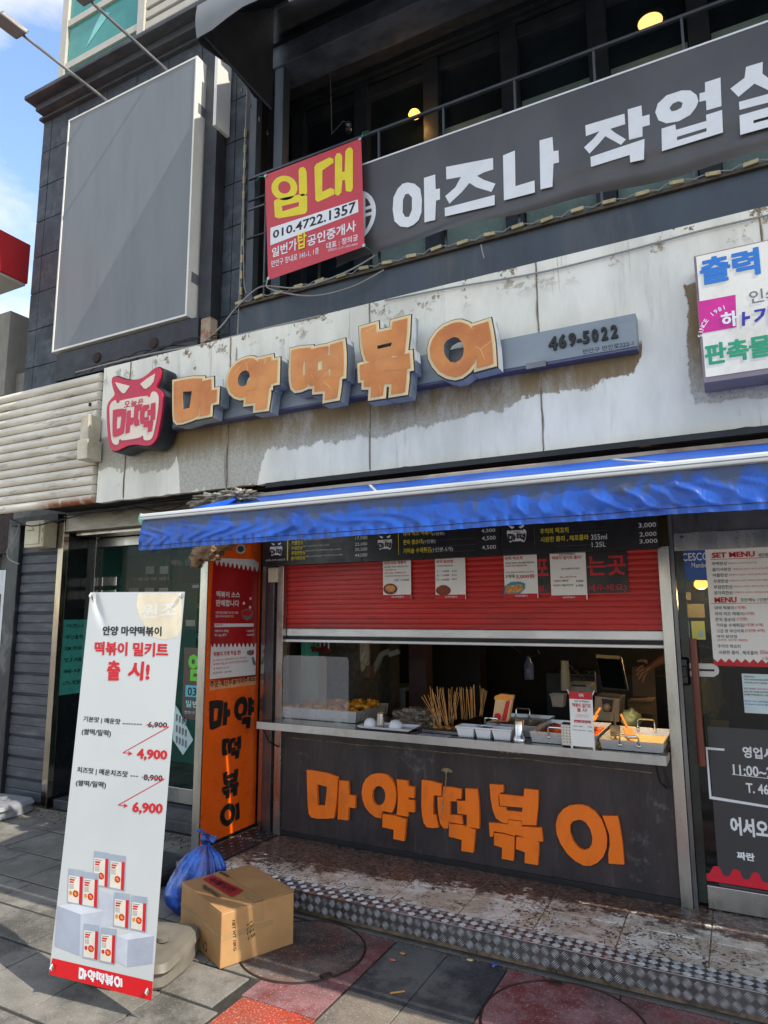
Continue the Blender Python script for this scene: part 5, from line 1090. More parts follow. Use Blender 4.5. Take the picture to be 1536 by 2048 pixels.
# ================================================================ right glass door
rd = thing('sliding_glass_door', 'sliding glass shop door with stainless frame at the right edge', 'door', (.3, 4.45, .13)); YR = 4.47
MB().box(-.310, 3.4, 4.43, 4.50, P(1400,1100,4.43)[1], P(1400,1064,4.43)[1]).build('header', M['steel'], rd, bevel=.003)
MB().box(-.310, 3.4, 4.46, 4.50, P(1400,1064,4.43)[1]+.004, 2.60).build('upper_panel', M['steel_dark'], rd)
MB().lathe([(.012,0),(.012,.006),(0,.008)], (P(1364,1075,4.43)[0], 4.43, P(1364,1075,4.43)[1]), 14, (1,0,0), (0,0,1), (0,-1,0)).build('screw_cap', M['steel_dark'], rd)
zb0 = .135; zb1 = P(1400, 1765, YR)[1]
MB().box(-.262, 3.4, 4.445, 4.485, zb0, zb1).build('bottom_rail', M['steel'], rd, bevel=.003)
MB().box(-.309, -.262, 4.455, 4.4625, zb1-.1, 2.20).build('edge_seal', pm('dark_green_glass_edge', '2c332e', .25, .2, .3, 3), rd)
gl = Mt('grey_tinted_glass'); gl.set(lin('1a1d1a'), .04, 0, Alpha=.45, Specular_IOR_Level=.6); M['gglass'] = gl.m
MB().box(-.300, 3.4, YR-.004, YR+.004, zb1, 2.19).build('glass_pane', M['gglass'], rd)
RPL = PY(YR-.006)
D5 = lambda x, y: (1330+x/2.733, 1050+y/2.733)
zv = RPL.L(*D5(230, 1100))[1]
MB().box(-.20, 3.4, YR-.0065, YR-.0045, zb1+.001, zv).build('black_film', pm('charcoal_door_film', '3a3a3d', .4, 0, .05, 3), rd)
mb = MB(); mb.tpx(RPL, '영업시간', 1484, 1492, 1570, 1515, .002, .07); mb.tpx(RPL, '11:00~22:00', 1465, 1528, 1590, 1549, .002, .05)
mb.tpx(RPL, 'T. 469-5022', 1491, 1565, 1600, 1585, .002, .06); mb.tpx(RPL, '어서오세요', 1459, 1632, 1590, 1668, .002, .10)
mb.tpx(RPL, '짜란', 1473, 1702, 1509, 1718, .002, .09)
def q5(pts, d): mb.poly(RPL, [[RPL.L(*D5(*p)) for p in pts]], d)
q5([(222,1213),(325,1222),(325,1234),(233,1227),(254,1482),(700,1556),(700,1568),(243,1496)], .002); q5([(367,1360),(700,1400),(700,1403),(367,1364)], .002)
mb.build('white_lettering', M['white_ink'], rd)
mb = MB(); pts = []
for k in range(0, 121):
    x = 187+k*3.5; ph = (x-187)/108*2*math.pi; pts.append((x, 1872-25*math.tanh(1.7*math.sin(ph+2.4))*(1 if k else 0)+(x-187)*.163))
pts = [(187,1848)]+pts[1:]+[(607, 2010),(600,1991),(191,1932)]
pts = pts[:-2]+[(607,2004),(191,1936)]
q5(pts, .0015); mb.build('red_wave', pm('bright_red_film', 'cf1730', .4, 0, .04, 4), rd)
lk = thing('door_lock', 'black electronic lock in a rounded frame on the glass door edge', 'lock', (0,4.44,1.4))
x0, z1_ = P(1357, 1314, YR-.02); x1, z0_ = P(1382, 1371, YR-.02)
MB().box(x0, x1, YR-.035, YR-.006, z0_, z1_).build('lock_body', pm('glossy_black_plastic', '0c0c10', .15), lk, bevel=.014)
MB().box(x0+.015, x1-.015, YR-.045, YR-.034, z0_+.05, z1_-.05).build('key_pad', M['glass_dark'], lk, bevel=.006)
hd = thing('door_handle_bar', 'long dark red-brown wooden pull handle standing upright on the glass door', 'door handle', (0,4.4,1.2))
x0, z1_ = P(1378, 1277, 4.40); x1, z0_ = P(1411, 1532, 4.40); xm = (P(1385,1277,4.40)[0]+P(1405,1532,4.40)[0])/2
MB().tube([(xm, 4.40, z0_), (xm, 4.40, z1_)], .021, 20).build('wooden_bar', M['copper_wood'], hd, smooth=True)
for z in (z0_+.12, z1_-.12): MB().tube([(xm, 4.40, z), (xm, YR-.004, z)], .009, 10).build('mounting_pin', M['steel'], hd)
mp2 = thing('door_menu_poster', 'large white menu poster with red headings and red wave border on the glass door', 'poster', (.2, 4.46, 1.8)); 
u0, v1 = RPL.L(*D5(219, 133)); v0 = RPL.L(*D5(268, 765))[1]; u0b = RPL.L(*D5(266, 765))[0]; u0 = (u0+u0b)/2
MB().box(u0, u0+.62, YR-.010, YR-.008, v0-.004, v1).build('paper_sheet', M['paper'], mp2); XPL = PY(YR-.010)
mb = MB(); t5 = lambda st, x0, y0, x1, y1, b=.03: tc_(mb, XPL, D5, st, x0, y0, x1, y1, .002, b)
t5('SET MENU', 254, 152, 492, 182, .09); t5('MENU', 269, 395, 392, 425, .09)
for st, *q in (('(1인분)',383,442,442,462),('(1인분)',432,475,490,495),('(1인분)',392,505,450,525),('(1인분-5개)',430,537,537,557),('(1인분-4개)',436,568,545,588),('(순한맛, 중간맛, 매운맛)',286,622,452,636),('355ml',518,685,575,705),('1.25L',535,720,585,735)): t5(st, *q, .02)
for st, *q in (('(떡볶이1+순대1+튀김1(5개))',345,205,502,217),('(떡볶이2+순대1+튀김1(5개)+캔콜라',370,237,590,249),('(떡볶이1+순대1+튀김1(5개)+어묵1(4개)',350,268,600,280),('(떡볶이2+순대1+튀김1(5개)+캔콜라1)+닭',352,300,610,312),('(떡볶이1+순대1+튀김1(5개)+어묵1+콜라',373,332,620,344),('(떡볶이3+순대1+튀김2(10개)+어묵',375,364,610,376)): t5(st, *q, 0)
for y in (188, 428): a = XPL.L(*D5(250, y)); mb.poly(XPL, [[(a[0], a[1]), (a[0]+.5, a[1]), (a[0]+.5, a[1]-.003), (a[0], a[1]-.003)]], .002)
# red scalloped border
a0 = XPL.L(*D5(268, 745)); w2 = .575; pp_ = [(u0, v0-.004), (u0+.62, v0-.004), (u0+.62, v0+.03)]+[(u0+.62*(1-k/60), v0+.028+.011*math.cos(k*2*math.pi/60*15)) for k in range(61)]
mb.poly(XPL, [pp_], .0015); mb.build('red_lettering', M['red_ink'], mp2)
mb = MB()
for st, *q in (('마떡한상',256,203,340,222),('둘이서한상',258,235,362,254),('커플한상',260,266,343,286),('우정한상',264,298,347,318),('푸짐한한상',266,330,370,350),('온가족한상',268,362,371,382),('마약 떡볶이',271,444,376,464),('마약 치즈 떡볶이',273,476,428,496),('쫀득 찰순대',275,507,382,527),('가마솥 수제튀김',279,538,428,558),('고급 왕 부산어묵',281,569,432,589),('마약 닭강정',283,600,393,618),('추억의 떡꼬치',287,652,412,672),('시원한 콜라 , 제로콜라',294,685,508,707),('모든메뉴 1인분부터 가능',412,400,650,420),('세트메뉴 안내',508,155,620,175)): t5(st, *q, .02)
mb.build('black_lettering', M['ink'], mp2)
cs = thing('blue_sticker', 'blue pest control membership sticker at the top left corner of the glass door', 'sticker', (0,4.46,2))
mb = MB(); q = [RPL.L(*D5(*p)) for p in ((45,140),(225,133),(232,303),(70,300),(56,292),(50,280))]; mb.poly(RPL, [q], .001, -.0005); mb.build('blue_sheet', pm('blue_sticker_film', '0f4f9c', .3), cs)
mb = MB(); tc_(mb, RPL, D5, 'CESCO', 92, 155, 240, 198, .003, .02); tc_(mb, RPL, D5, 'Members', 145, 208, 250, 235, .003, .02); mb.build('white_lettering', M['white_ink'], cs)
ysk = MB(); prect(ysk, RPL, 1382, 1242, 1410, 1279, .002, .0); 
yt_ = thing('yellow_card', 'pale yellow card with a small drawing stuck above the wooden handle', 'card', (0,4.46,1.7)); ysk.build('card_sheet', pm('pale_yellow_card', 'd8cc6a', .5), yt_)
mb = MB(); mb.poly(RPL, [[RPL.L(*p) for p in ell(1402,1266,4,6,14)]], .004); prect(mb, RPL, 1396, 1272, 1407, 1275, .004); mb.build('small_drawing', pm('pale_blue_print', '9fc3c0', .5), yt_)
gt = MB(); u, v = RPL.L(1369, 1256); gt.poly(RPL, [[(u-.028, v-.06), (u+.028, v-.06), (u+.028, v+.035), (u+.02, v+.055), (u-.02, v+.055), (u-.028, v+.035)]], .003, 0); gt.build('grey_tag', pm('grey_green_tag', '8da39c', .5), label='small grey-green rounded tag left of the yellow card on the glass door', cat='tag')
mb = MB(); prect(mb, RPL, 1358, 1300, 1372, 1305, .002, 0); mb.build('yellow_label', M['yellow_ink'], label='tiny yellow label just above the black door lock', cat='label')
cp = thing('white_latch', 'white rounded latch plate with a dark slot behind the wooden handle', 'latch', (0,4.46,1.45)); u, v = RPL.L(1412, 1340)
MB().poly(RPL, [[(u-.10,v-.038),(u+.04,v-.038),(u+.065,v-.02),(u+.07,v),(u+.065,v+.02),(u+.04,v+.038),(u-.10,v+.038)]], .012, 0).build('plate', M['white_wall'], cp, bevel=.003)
MB().poly(RPL, [[(u-.09,v-.006),(u+.045,v-.006),(u+.045,v+.006),(u-.09,v+.006)]], .013).build('slot', M['dark'], cp)
mb = thing('taped_notice', 'white notice in a pale blue sleeve taped to the glass door', 'notice', (0,4.46,1.3)); t_ = mb
mb = MB(); prect(mb, RPL, 1483, 1347, 1560, 1425, .002, 0); mb.build('paper_sheet', pm('pale_blue_paper', 'c4d4d6', .5), t_)
b, r, bl = MB(), MB(), MB()
for i, st in enumerate(('안녕하세요.','저희 가게 떡볶이를 찾아주셔서','진심으로 감사의 말씀을 드립니다.','','최근 원재료 가격 인상 및 인건비','상승으로 가격을 인상하게 되어','양해를 부탁드립니다. 저희는')):
    if st: (r if 'ㅇ' in st or i in (4,) else b).tpx(RPL, st, 1488, 1351+6*i, 1488+len(st)*3.6, 1354.5+6*i, .004, .02)
for i, st in enumerate(('앞으로 더욱 노력하겠습니다','고객님의 건강과 행복을')): bl.tpx(RPL, st, 1489, 1400+6*i, 1545, 1403.5+6*i, .004, .02)
b.build('black_lettering', M['ink'], t_); r.build('red_lettering', M['red_ink'], t_); bl.build('blue_lettering', M['blue_ink'], t_)
# ================================================================ kitchen interior
kt = thing('kitchen_room', 'dark kitchen room behind the serving window and the glass door', 'room', (-1.2, 6, .13))
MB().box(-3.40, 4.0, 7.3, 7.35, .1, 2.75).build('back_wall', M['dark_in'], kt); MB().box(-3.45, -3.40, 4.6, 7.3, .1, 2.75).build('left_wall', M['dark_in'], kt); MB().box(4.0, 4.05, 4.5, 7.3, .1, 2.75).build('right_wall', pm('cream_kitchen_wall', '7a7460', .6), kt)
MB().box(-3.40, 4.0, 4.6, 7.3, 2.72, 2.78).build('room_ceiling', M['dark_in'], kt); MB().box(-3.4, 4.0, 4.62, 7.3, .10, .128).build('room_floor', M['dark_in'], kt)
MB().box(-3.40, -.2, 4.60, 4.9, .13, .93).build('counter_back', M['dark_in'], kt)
x0 = P(817, 1340, 5.6)[0]; x1 = P(852, 1340, 5.6)[0]; MB().box(x0, x1, 5.6, 5.75, .13, 2.72).build('column', M['maroon'], kt, bevel=.004)
x0 = P(852, 1340, 6.4)[0]; x1 = P(960, 1340, 6.4)[0]; MB().box(x0, x1, 6.4, 6.6, .13, 2.72).build('cupboard', pm('dark_cupboard', '1c1514', .5), kt)
MB().box(-1.6, -.3, 6.3, 6.9, .13, P(1100,1345,6.3)[1]).build('work_bench', pm('dark_bench', '222020', .4, .3), kt, bevel=.005)
MB().box(-3.38, -2.9, 5.1, 5.9, .13, 1.75).build('wall_board', pm('speckled_board', '4a4338', .6, 0, .5, 20), kt)
gb = thing('globe_lamp', 'round warm yellow lamp glowing inside behind the glass door', 'lamp', (0,0,0)); d = ray(1402, 1168); c = CAMP+d*(6.2/d.y)
MB().lathe([(.055*math.sin(t), -.046*math.cos(t)) for t in [math.pi*k/10 for k in range(11)]], c, 20).build('glass_globe', emis('lit_yellow_globe', 'ffcf5a', 2.2), gb, smooth=True)
MB().tube([c+Vector((0,0,.05)), (c.x, c.y, 2.72)], .006, 6).build('cord', M['cable_black'], gb)
ll = bpy.data.lights.new('globe_light', 'POINT'); ll.energy = 7; ll.color = (1, .72, .35); ll.shadow_soft_size = .07; lo = bpy.data.objects.new('globe_light', ll); COL.objects.link(lo); lo.location = c+Vector((0,0,-.12)); par(lo, gb)
hl = thing('heat_lamp', 'warm heat lamp hanging behind the shutter over the right end of the shelf', 'lamp', (-.72, 4.62, 1.9))
MB().lathe([(.09,0),(.085,.05),(.03,.10),(.02,.12)], (-.72, 4.62, 1.86), 20).build('lamp_shade', M['steel_dark'], hl, smooth=True); MB().lathe([(0,-.02),(.04,0),(.03,.04),(0,.05)], (-.72, 4.62, 1.86), 16).build('lamp_bulb', emis('lit_warm_bulb', 'ffc060', 3), hl, smooth=True); MB().tube([(-.72,4.62,1.95),(-.72,4.62,2.7)], .006, 6).build('cord', M['cable_black'], hl)
ll = bpy.data.lights.new('heat_light', 'SPOT'); ll.spot_size = 1.0; ll.spot_blend = .6; ll.energy = 34; ll.color = (1, .68, .32); ll.shadow_soft_size = .05; lo = bpy.data.objects.new('heat_light', ll); COL.objects.link(lo); lo.location = (-.72, 4.62, 1.82); par(lo, hl)
# ================================================================ things on the shelf
def S(px, py, z=SZ): return G(px, py, z)
CHV = bp_ = None
M['acryl'] = Mt('clear_acrylic').set(lin('c8c8cc'), .06, 0, Alpha=.24, Specular_IOR_Level=.6).m
M['wp'] = pm('white_plastic', 'dcdde0', .35, 0, .03, 5); M['food_fry'] = pm('golden_fried_batter', 'c47c14', .45, 0, .35, 26, .6, 60, 'eab23c', .8, 18)
M['bamboo'] = pm('bamboo_skewer', 'cf9650', .55, 0, .2, 20)
M['tray'] = pm('steel_food_tray', 'c2c2c0', .3, .45, .08, 5, .03, 30)
def tray(name, lab, x0, x1, y0, y1, h, cat='tray', t=.006, mat='tray', flare=.012):
    r = thing(name, lab, cat, (x0, y0, SZ)); z0, z1 = SZ+.003, SZ+h; f = flare; m_ = MB()
    o = [(x0+f,y0+f),(x1-f,y0+f),(x1-f,y1-f),(x0+f,y1-f)]; O_ = [(x0,y0),(x1,y0),(x1,y1),(x0,y1)]; I_ = [(x0+t,y0+t),(x1-t,y0+t),(x1-t,y1-t),(x0+t,y1-t)]; B_ = [(x0+f+t,y0+f+t),(x1-f-t,y0+f+t),(x1-f-t,y1-f-t),(x0+f+t,y1-f-t)]
    R_ = [(x0-.008,y0-.008),(x1+.008,y0-.008),(x1+.008,y1+.008),(x0-.008,y1+.008)]
    vs = [(a,b,z0) for a,b in o]+[(a,b,z1) for a,b in O_]+[(a,b,z1) for a,b in I_]+[(a,b,z0+t) for a,b in B_]
    fs = [(3,2,1,0),(12,13,14,15)]
    for k in range(4):
        q = (k+1)%4; fs += [(k,q,4+q,4+k),(4+k,4+q,8+q,8+k),(8+k,8+q,12+q,12+k)]
    m_.add(vs, fs).build('pan_body', M[mat], r, bevel=.0015)
    return r
def handle(r, xc, y, z, w_, h, out, mat='steel_clean'):
    MB().tube([(xc-w_,y,z),(xc-w_,y-out*.4,z+h*.8),(xc-w_*.85,y-out*.5,z+h),(xc+w_*.85,y-out*.5,z+h),(xc+w_,y-out*.4,z+h*.8),(xc+w_,y,z)], .006, 8).build('handle', M[mat], r, smooth=True)
    for s_ in (-1, 1): MB().lathe([(.011,0),(.011,.008),(.006,.012),(0,.012)], (xc+s_*w_, y, z-.004), 12, (1,0,0), (0,0,1), (0,-1,0)).build('rivet', M['steel_clean'], r, smooth=True)
# fried food tray
(x0, y0), (x1, _) = S(566, 1440), S(712, 1448); y0 = 4.42; x0 = P(560,1430,y0)[0]; x1 = P(712,1445,y0)[0]
ft = tray('fried_food_tray', 'steel tray heaped with golden fried food at the left end of the shelf', x0, x1, y0, 4.95, .085, 'food tray')
random.seed(3)
def fry_piece(c, k):
    m_ = MB(); a = random.uniform(0, 6.3); d = Vector((math.cos(a), math.sin(a)*.7, random.uniform(-.1,.5))).normalized(); L_ = random.uniform(.035, .075)
    pts = [Vector(c)+d*L_*(t-.5)*2*.6+Vector((0,0,.012*math.sin(t*3.1))) for t in [0,.25,.5,.75,1]]
    m_.tube(pts, random.uniform(.013,.020), 7, True); m_.v = [tuple(Vector(p)+Vector((noise.noise(Vector(p)*60), noise.noise(Vector(p)*60+Vector((9,0,0))), noise.noise(Vector(p)*60+Vector((0,9,0)))))*.009) for p in m_.v]
    return m_
for k in range(120):
    u = random.random(); v = random.random(); x = x0+.03+(x1-x0-.06)*u; y = y0+.03+(4.92-y0-.03)*v
    hz = SZ+.05+.07*(1-abs(v-.6))*random.random()**.6*(.6+.4*u)
    fry_piece((x, y, hz), k).build('fried_piece', M['food_fry'], ft, smooth=2)
# acrylic guards
def guard(lab, x0, x1, y, z1, grey=False):
    r = thing('acrylic_guard', lab, 'splash guard', (x0, y, SZ), 'upright acrylic guards at the left end of the shelf'); rr = .03
    pts = [(x0, SZ+.035), (x1, SZ+.035)]+[(x1-rr+rr*math.cos(t), z1-rr+rr*math.sin(t)) for t in (0,.4,.8,1.2,1.57)]+[(x0+rr-rr*math.sin(t), z1-rr+rr*math.cos(t)) for t in (0,.4,.8,1.2,1.57)]
    MB().poly(PY(y), [pts], .002, -.002).build('acrylic_sheet', M['acryl'] if not grey else M['acryl2'], r)
    for xx in (x0+.06, x1-.08): MB().poly(PY(y), [[(xx-.035,SZ+.001),(xx+.035,SZ+.001),(xx+.03,SZ+.03),(xx+.008,SZ+.075),(xx-.008,SZ+.075),(xx-.03,SZ+.03)]], .010, .004).build('foot', M['acryl'], r)
M['acryl2'] = Mt('brown_grey_acrylic').set(lin('8d8075'), .12, 0, Alpha=.55).m
xg0 = P(566, 1400, 4.33)[0]; xg1 = P(697, 1400, 4.33)[0]; zg = P(690, 1314, 4.33)[1]
guard('wide clear acrylic guard with rounded corners standing before the fried food', xg0, xg1, 4.33, zg)
guard('taller brownish acrylic guard standing behind the clear one at the left post', P(577,1400,4.56)[0], P(653,1400,4.56)[0], 4.56, P(600,1311,4.56)[1], True)
# white tray with two domed lids and a cup of toothpicks
ex0, ey0 = S(712, 1452); ex1, _ = S(822, 1462)
et = thing('white_tray', 'shallow white tray with dark red base near the left of the shelf front', 'tray', (ex0, 4.27, SZ)); ey0 = 4.235; ex0 = P(716,1450,ey0)[0]; ex1 = P(815,1458,ey0)[0]
MB().add([(ex0-.01,ey0,SZ+.022),(ex1+.02,ey0,SZ+.022),(ex1+.02,ey0+.17,SZ+.03),(ex0-.01,ey0+.17,SZ+.03),(ex0+.01,ey0+.01,SZ+.010),(ex1,ey0+.01,SZ+.010),(ex1,ey0+.16,SZ+.012),(ex0+.01,ey0+.16,SZ+.012)], [(4,5,6,7),(0,1,5,4),(1,2,6,5),(2,3,7,6),(3,0,4,7)]).build('tray_shell', M['wp'], et, solid=.002)
MB().box(ex0+.012, ex1-.002, ey0+.012, ey0+.158, SZ+.001, SZ+.008).build('dark_base', M['maroon'], et)
def dome(px, lab):
    x = P(px, 1440, ey0+.07)[0]; MB().lathe([(.046,0),(.048,.012),(.042,.036),(.026,.052),(0,.058)], (x, ey0+.07, SZ+.015), 24).build('white_dish', M['wp'], smooth=True, label=lab, cat='dish', group='upturned white dishes on the white tray')
dome(741, 'upturned white dish left of the toothpick cup on the white tray'); dome(791, 'upturned white dish right of the toothpick cup on the white tray')
def cup(px, y, r, h, lab, base=False, sticks=True, z=SZ):
    x = P(px, 1440, y)[0]; t = thing('toothpick_cup', lab, 'cup', (x, y, z), 'steel cups of toothpicks on the shelf')
    pr = ([(r*1.35,0),(r*1.4,.012),(r*1.32,.022),(r*1.15,.03),(r*1.1,.038),(r,.042)] if base else [(r*.98,0),(r,.004)])+[(r,h),(r+.003,h+.003),(r-.003,h),(r-.003,.05),(0,.05)]
    MB().lathe(pr, (x, y, z+.002), 28).build('cup_body', M['steel_clean'], t, smooth=True)
    m_ = MB()
    for k in range(46):
        a = random.uniform(0, 6.3); q = (r-.006)*math.sqrt(random.random()); m_.tube([(x+q*.8*math.cos(a), y+q*.8*math.sin(a), z+.05), (x+q*math.cos(a), y+q*math.sin(a), z+h+random.uniform(.004,.012))], .0016, 4)
    m_.build('toothpicks', M['bamboo'], t, kind='stuff')
cup(761, ey0+.055, .027, .095, 'plain steel toothpick cup standing between the two white dishes', z=SZ+.012)
cup(1038, 4.27, .030, .125, 'steel toothpick cup on a flared round base right of the white plastic tubs', True)
# wrapped heap
wx = P(835, 1420, 4.55)[0]
hp = MB().blob((wx, 4.55, SZ+.03), .16, .30, 2.6, 5, (1.25,.8,.62), 4)
whm = Mt('crinkled_clear_film_over_brown_food'); c_ = whm.mix(whm.ramp(whm.noise(14, 7, .75), .4, .62), lin('2e2417'), lin('7a6448')); whm.set(c_, .12, 0, Specular_IOR_Level=.9, Coat_Weight=.8, Coat_Roughness=.08); whm.bump(whm.noise(38, 6, .7, (1,1,1), 3, 1.5), 1.0, .02)
hp.build('wrapped_food_heap', whm.m, label='heap of brown food under crinkled clear film behind the white tray', cat='food', smooth=2)
# skewers
sk = thing('skewer_pan', 'dark pan of fishcakes on long bamboo skewers near the middle of the shelf', 'food pan', (-2, 4.5, SZ))
sx0 = P(852, 1460, 4.33)[0]; sx1 = P(968, 1460, 4.33)[0]
MB().box(sx0-.02, sx1+.05, 4.30, 4.95, SZ+.001, SZ+.022).build('pan_body', M['steel_dark'], sk, bevel=.004)
MB().box(sx0-.005, sx1+.035, 4.315, 4.93, SZ+.0225, SZ+.028).build('broth', pm('dark_broth', '3a2614', .08), sk)
bases = [(870,1455),(873,1457),(880,1456),(884,1457),(890,1456),(897,1457),(900,1440),(905,1430),(912,1432),(925,1440),(935,1440),(945,1437),(952,1438)]
tops = [((848,1390),(866,1425)),((856,1390),(878,1455)),((860,1373),(868,1452)),((864,1380),(880,1452)),((866,1384),(884,1456)),((870,1388),(892,1455)),((874,1373),(880,1450)),((880,1375),(893,1452)),((884,1377),(896,1454)),((897,1382),(898,1440)),((900,1378),(905,1438)),((904,1374),(902,1445)),((909,1383),(913,1437)),((914,1376),(899,1448)),((921,1380),(905,1450)),((923,1374),(925,1438)),((926,1376),(931,1438)),((933,1374),(934,1438)),((934,1378),(940,1438)),((940,1378),(943,1436)),((944,1376),(946,1436)),((947,1371),(950,1434)),((960,1375),(963,1430)),((964,1376),(961,1432)),((967,1377),(959,1432)),((970,1380),(962,1430))]
for i, (a, b) in enumerate(tops):
    yb = 4.42+.018*(i%6)+(.10 if i > 8 else 0)+(.12 if i > 21 else 0); ta = CAMP+ray(*a)*((yb+random.uniform(-.03,.03))/ray(*a).y); tb_ = CAMP+ray(*b)*(yb/ray(*b).y)
    MB().tube([ta, tb_], .0019, 5).build('skewer', M['bamboo'], sk)
    dv = Vector((random.uniform(-.025,.025), random.uniform(-.02,.05), random.uniform(-.03,.01))); MB().tube([ta+dv, tb_+dv*.4], .0018, 5).build('skewer', M['bamboo'], sk)
for i in range(8):
    x = sx0+.05+.035*i; MB().blob((x, 4.38+.02*(i%3), SZ+.028), .018, .25, 3, 2, (1.2,1,.7), i).build('fishcake', pm('amber_fishcake', 'a86a2a', .3) if i == 0 else bpy.data.materials['amber_fishcake'], sk, smooth=2)
sxp = P(866, 1466, 4.25)[0]; MB().box(sxp-.10, sxp+.12, 4.215, 4.285, SZ+.0005, SZ+.002).build('plastic_sleeve', pm('pale_lilac_plastic', 'a9a3ae', .3), label='flat pale plastic sleeve lying at the shelf edge before the skewers', cat='sheet')
# white tubs
def tub(px0, px1, lab, y=4.245):
    x0, x1 = P(px0, 1450, y)[0], P(px1, 1450, y)[0]; t = thing('white_tub', lab, 'tub', (x0, y, SZ), 'small white ribbed plastic tubs on the shelf'); d = .11; h = .072; f = .012
    m_ = MB(); ring = lambda e, z: [(x0+e,y+e,z),(x1-e,y+e,z),(x1-e,y+d-e,z),(x0+e,y+d-e,z)]
    vs = ring(f, SZ+.002)+ring(0, SZ+h-.012)+ring(-.005, SZ+h-.01)+ring(-.005, SZ+h)+ring(.004, SZ+h)+ring(f+.004, SZ+.01)
    fs = [(3,2,1,0),(20,21,22,23)]
    for L_ in range(5):
        for k in range(4): q = (k+1)%4; fs.append((L_*4+k, L_*4+q, L_*4+4+q, L_*4+4+k))
    m_.add(vs, fs).build('tub_body', M['wp'], t, bevel=.003)
    for k in range(7): xx = x0+f+(x1-x0-2*f)*(k+.5)/7; MB().box(xx-.0015, xx+.0015, y+f-.003, y+f+.002, SZ+.004, SZ+.014).build('rib_slot', M['grey_ink'], t)
    return x0, x1, y, d
tub(912, 947, 'leftmost white ribbed tub, right of the skewers'); b_ = tub(949, 981, 'middle white ribbed tub holding scraps of dark foil'); tub(983, 1021, 'rightmost white ribbed tub, beside the flared steel cup')
m_ = MB(); 
for k in range(9): m_.blob((random.uniform(b_[0]+.01, b_[1]-.01), b_[2]+.03+random.uniform(0,.05), SZ+.066), .008, .6, 3, 1, (1.6,1,.7), k)
m_.build('foil_scraps', M['steel_dark'], label='crumpled dark foil scraps lying in the middle white tub', cat='scraps', kind='stuff')
# pans
def pxX(px, y): return P(px, 1440, y)[0]
y = 4.42; p1 = tray('soup_pan', 'square steel pan half hidden behind the white tubs with its wire handles up', pxX(968, y), pxX(1072, y), y, 4.93, .075, 'pan')
handle(p1, pxX(984, y), y-.004, SZ+.06, .045, .05, .02); handle(p1, pxX(1046, 4.93), 4.93, SZ+.06, .05, .05, -.02)
MB().box(pxX(968,y)+.03, pxX(1072,y)-.03, y+.03, 4.90, SZ+.03, SZ+.055).build('soup', pm('pale_fish_soup', '8d7a58', .2), p1)
y = 4.27; p2 = tray('rice_cake_pan', 'steel pan of spicy orange-red rice cakes behind the standing flyer', pxX(1058, y), pxX(1192, y), y, 4.80, .070, 'pan')
sauce = Mt('red_orange_spicy_sauce'); c_ = sauce.mix(sauce.ramp(sauce.noise(26, 5), .4, .6), lin('8f2c08'), lin('c25a1c')); sauce.set(c_, .16, 0); sauce.bump(sauce.noise(30, 4, .6), .8, .02)
MB().grid(lambda u, v: (pxX(1058,4.27)+.022+(pxX(1192,4.27)-pxX(1058,4.27)-.044)*u, 4.292+.486*v, SZ+.045+.010*noise.noise(Vector((u*14, v*18, 0)))), 50, 50).build('rice_cakes_in_sauce', sauce.m, p2, smooth=2)
handle(p2, pxX(1112, 4.27), 4.265, SZ+.048, .048, .055, .02)
y = 4.245; p3 = tray('large_pan', 'large shallow pan with two handles at the right end of the shelf', pxX(1196, y), pxX(1325, y), y, 4.78, .060, 'pan')
MB().box(pxX(1196,y)+.024, pxX(1325,y)-.024, y+.024, 4.755, SZ+.012, SZ+.017).build('pan_lining', pm('pale_tan_lining', 'b09a6c', .4), p3)
handle(p3, pxX(1256, y), y-.004, SZ+.040, .052, .05, .022); handle(p3, pxX(1292, 4.78), 4.775, SZ+.06, .052, .05, -.02)
# ladles and spatulas
def util(lab, a, b, wd, mat, Y0, Y1):
    A_ = CAMP+ray(*a)*(Y1/ray(*a).y); B_ = CAMP+ray(*b)*(Y0/ray(*b).y); t = thing('spatula', lab, 'utensil', tuple(B_), 'kitchen tools resting in the pans')
    MB().tube([A_, A_.lerp(B_, .6)], .008, 8).build('handle', M[mat], t, smooth=True); dr = (B_-A_).normalized(); MB().obox(A_.lerp(B_, .8), dr, (1,0,.1), dr.cross(Vector((1,0,.1))), (B_-A_).length*.22, wd, .004).build('blade', M[mat], t, bevel=.003)
M['spat'] = pm('orange_stained_wood', 'a8652a', .5, 0, .2, 10)
util('wooden spatula with orange stained blade lying in the large pan', (1242,1430), (1264,1476), .028, 'spat', 4.40, 4.72); util('dark metal ladle leaning at the left of the large pan', (1229,1427), (1231,1470), .03, 'steel_dark', 4.42, 4.72); util('pale wooden spatula sticking out behind the standing flyer', (1200,1417), (1184,1442), .02, 'spat', 4.5, 4.75)
# perforated cutlery holder
cx = pxX(1133, 4.235); ch = thing('cutlery_holder', 'upright steel holder with rows of small holes left of the standing flyer', 'holder', (cx, 4.25, SZ))
MB().box(cx-.036, cx+.036, 4.225, 4.295, SZ+.001, SZ+.135).build('holder_body', M['steel_clean'], ch, bevel=.010); m_ = MB()
for i in range(3):
    for j in range(6): m_.lathe([(.0035,.0004),(0,.0006)], (cx-.018+.018*i, 4.225, SZ+.03+.017*j), 8, (1,0,0), (0,0,1), (0,-1,0))
m_.build('holes', M['dark'], ch, kind='stuff'); MB().box(cx-.030, cx+.030, 4.231, 4.289, SZ+.1351, SZ+.1362).build('opening', M['dark'], ch)
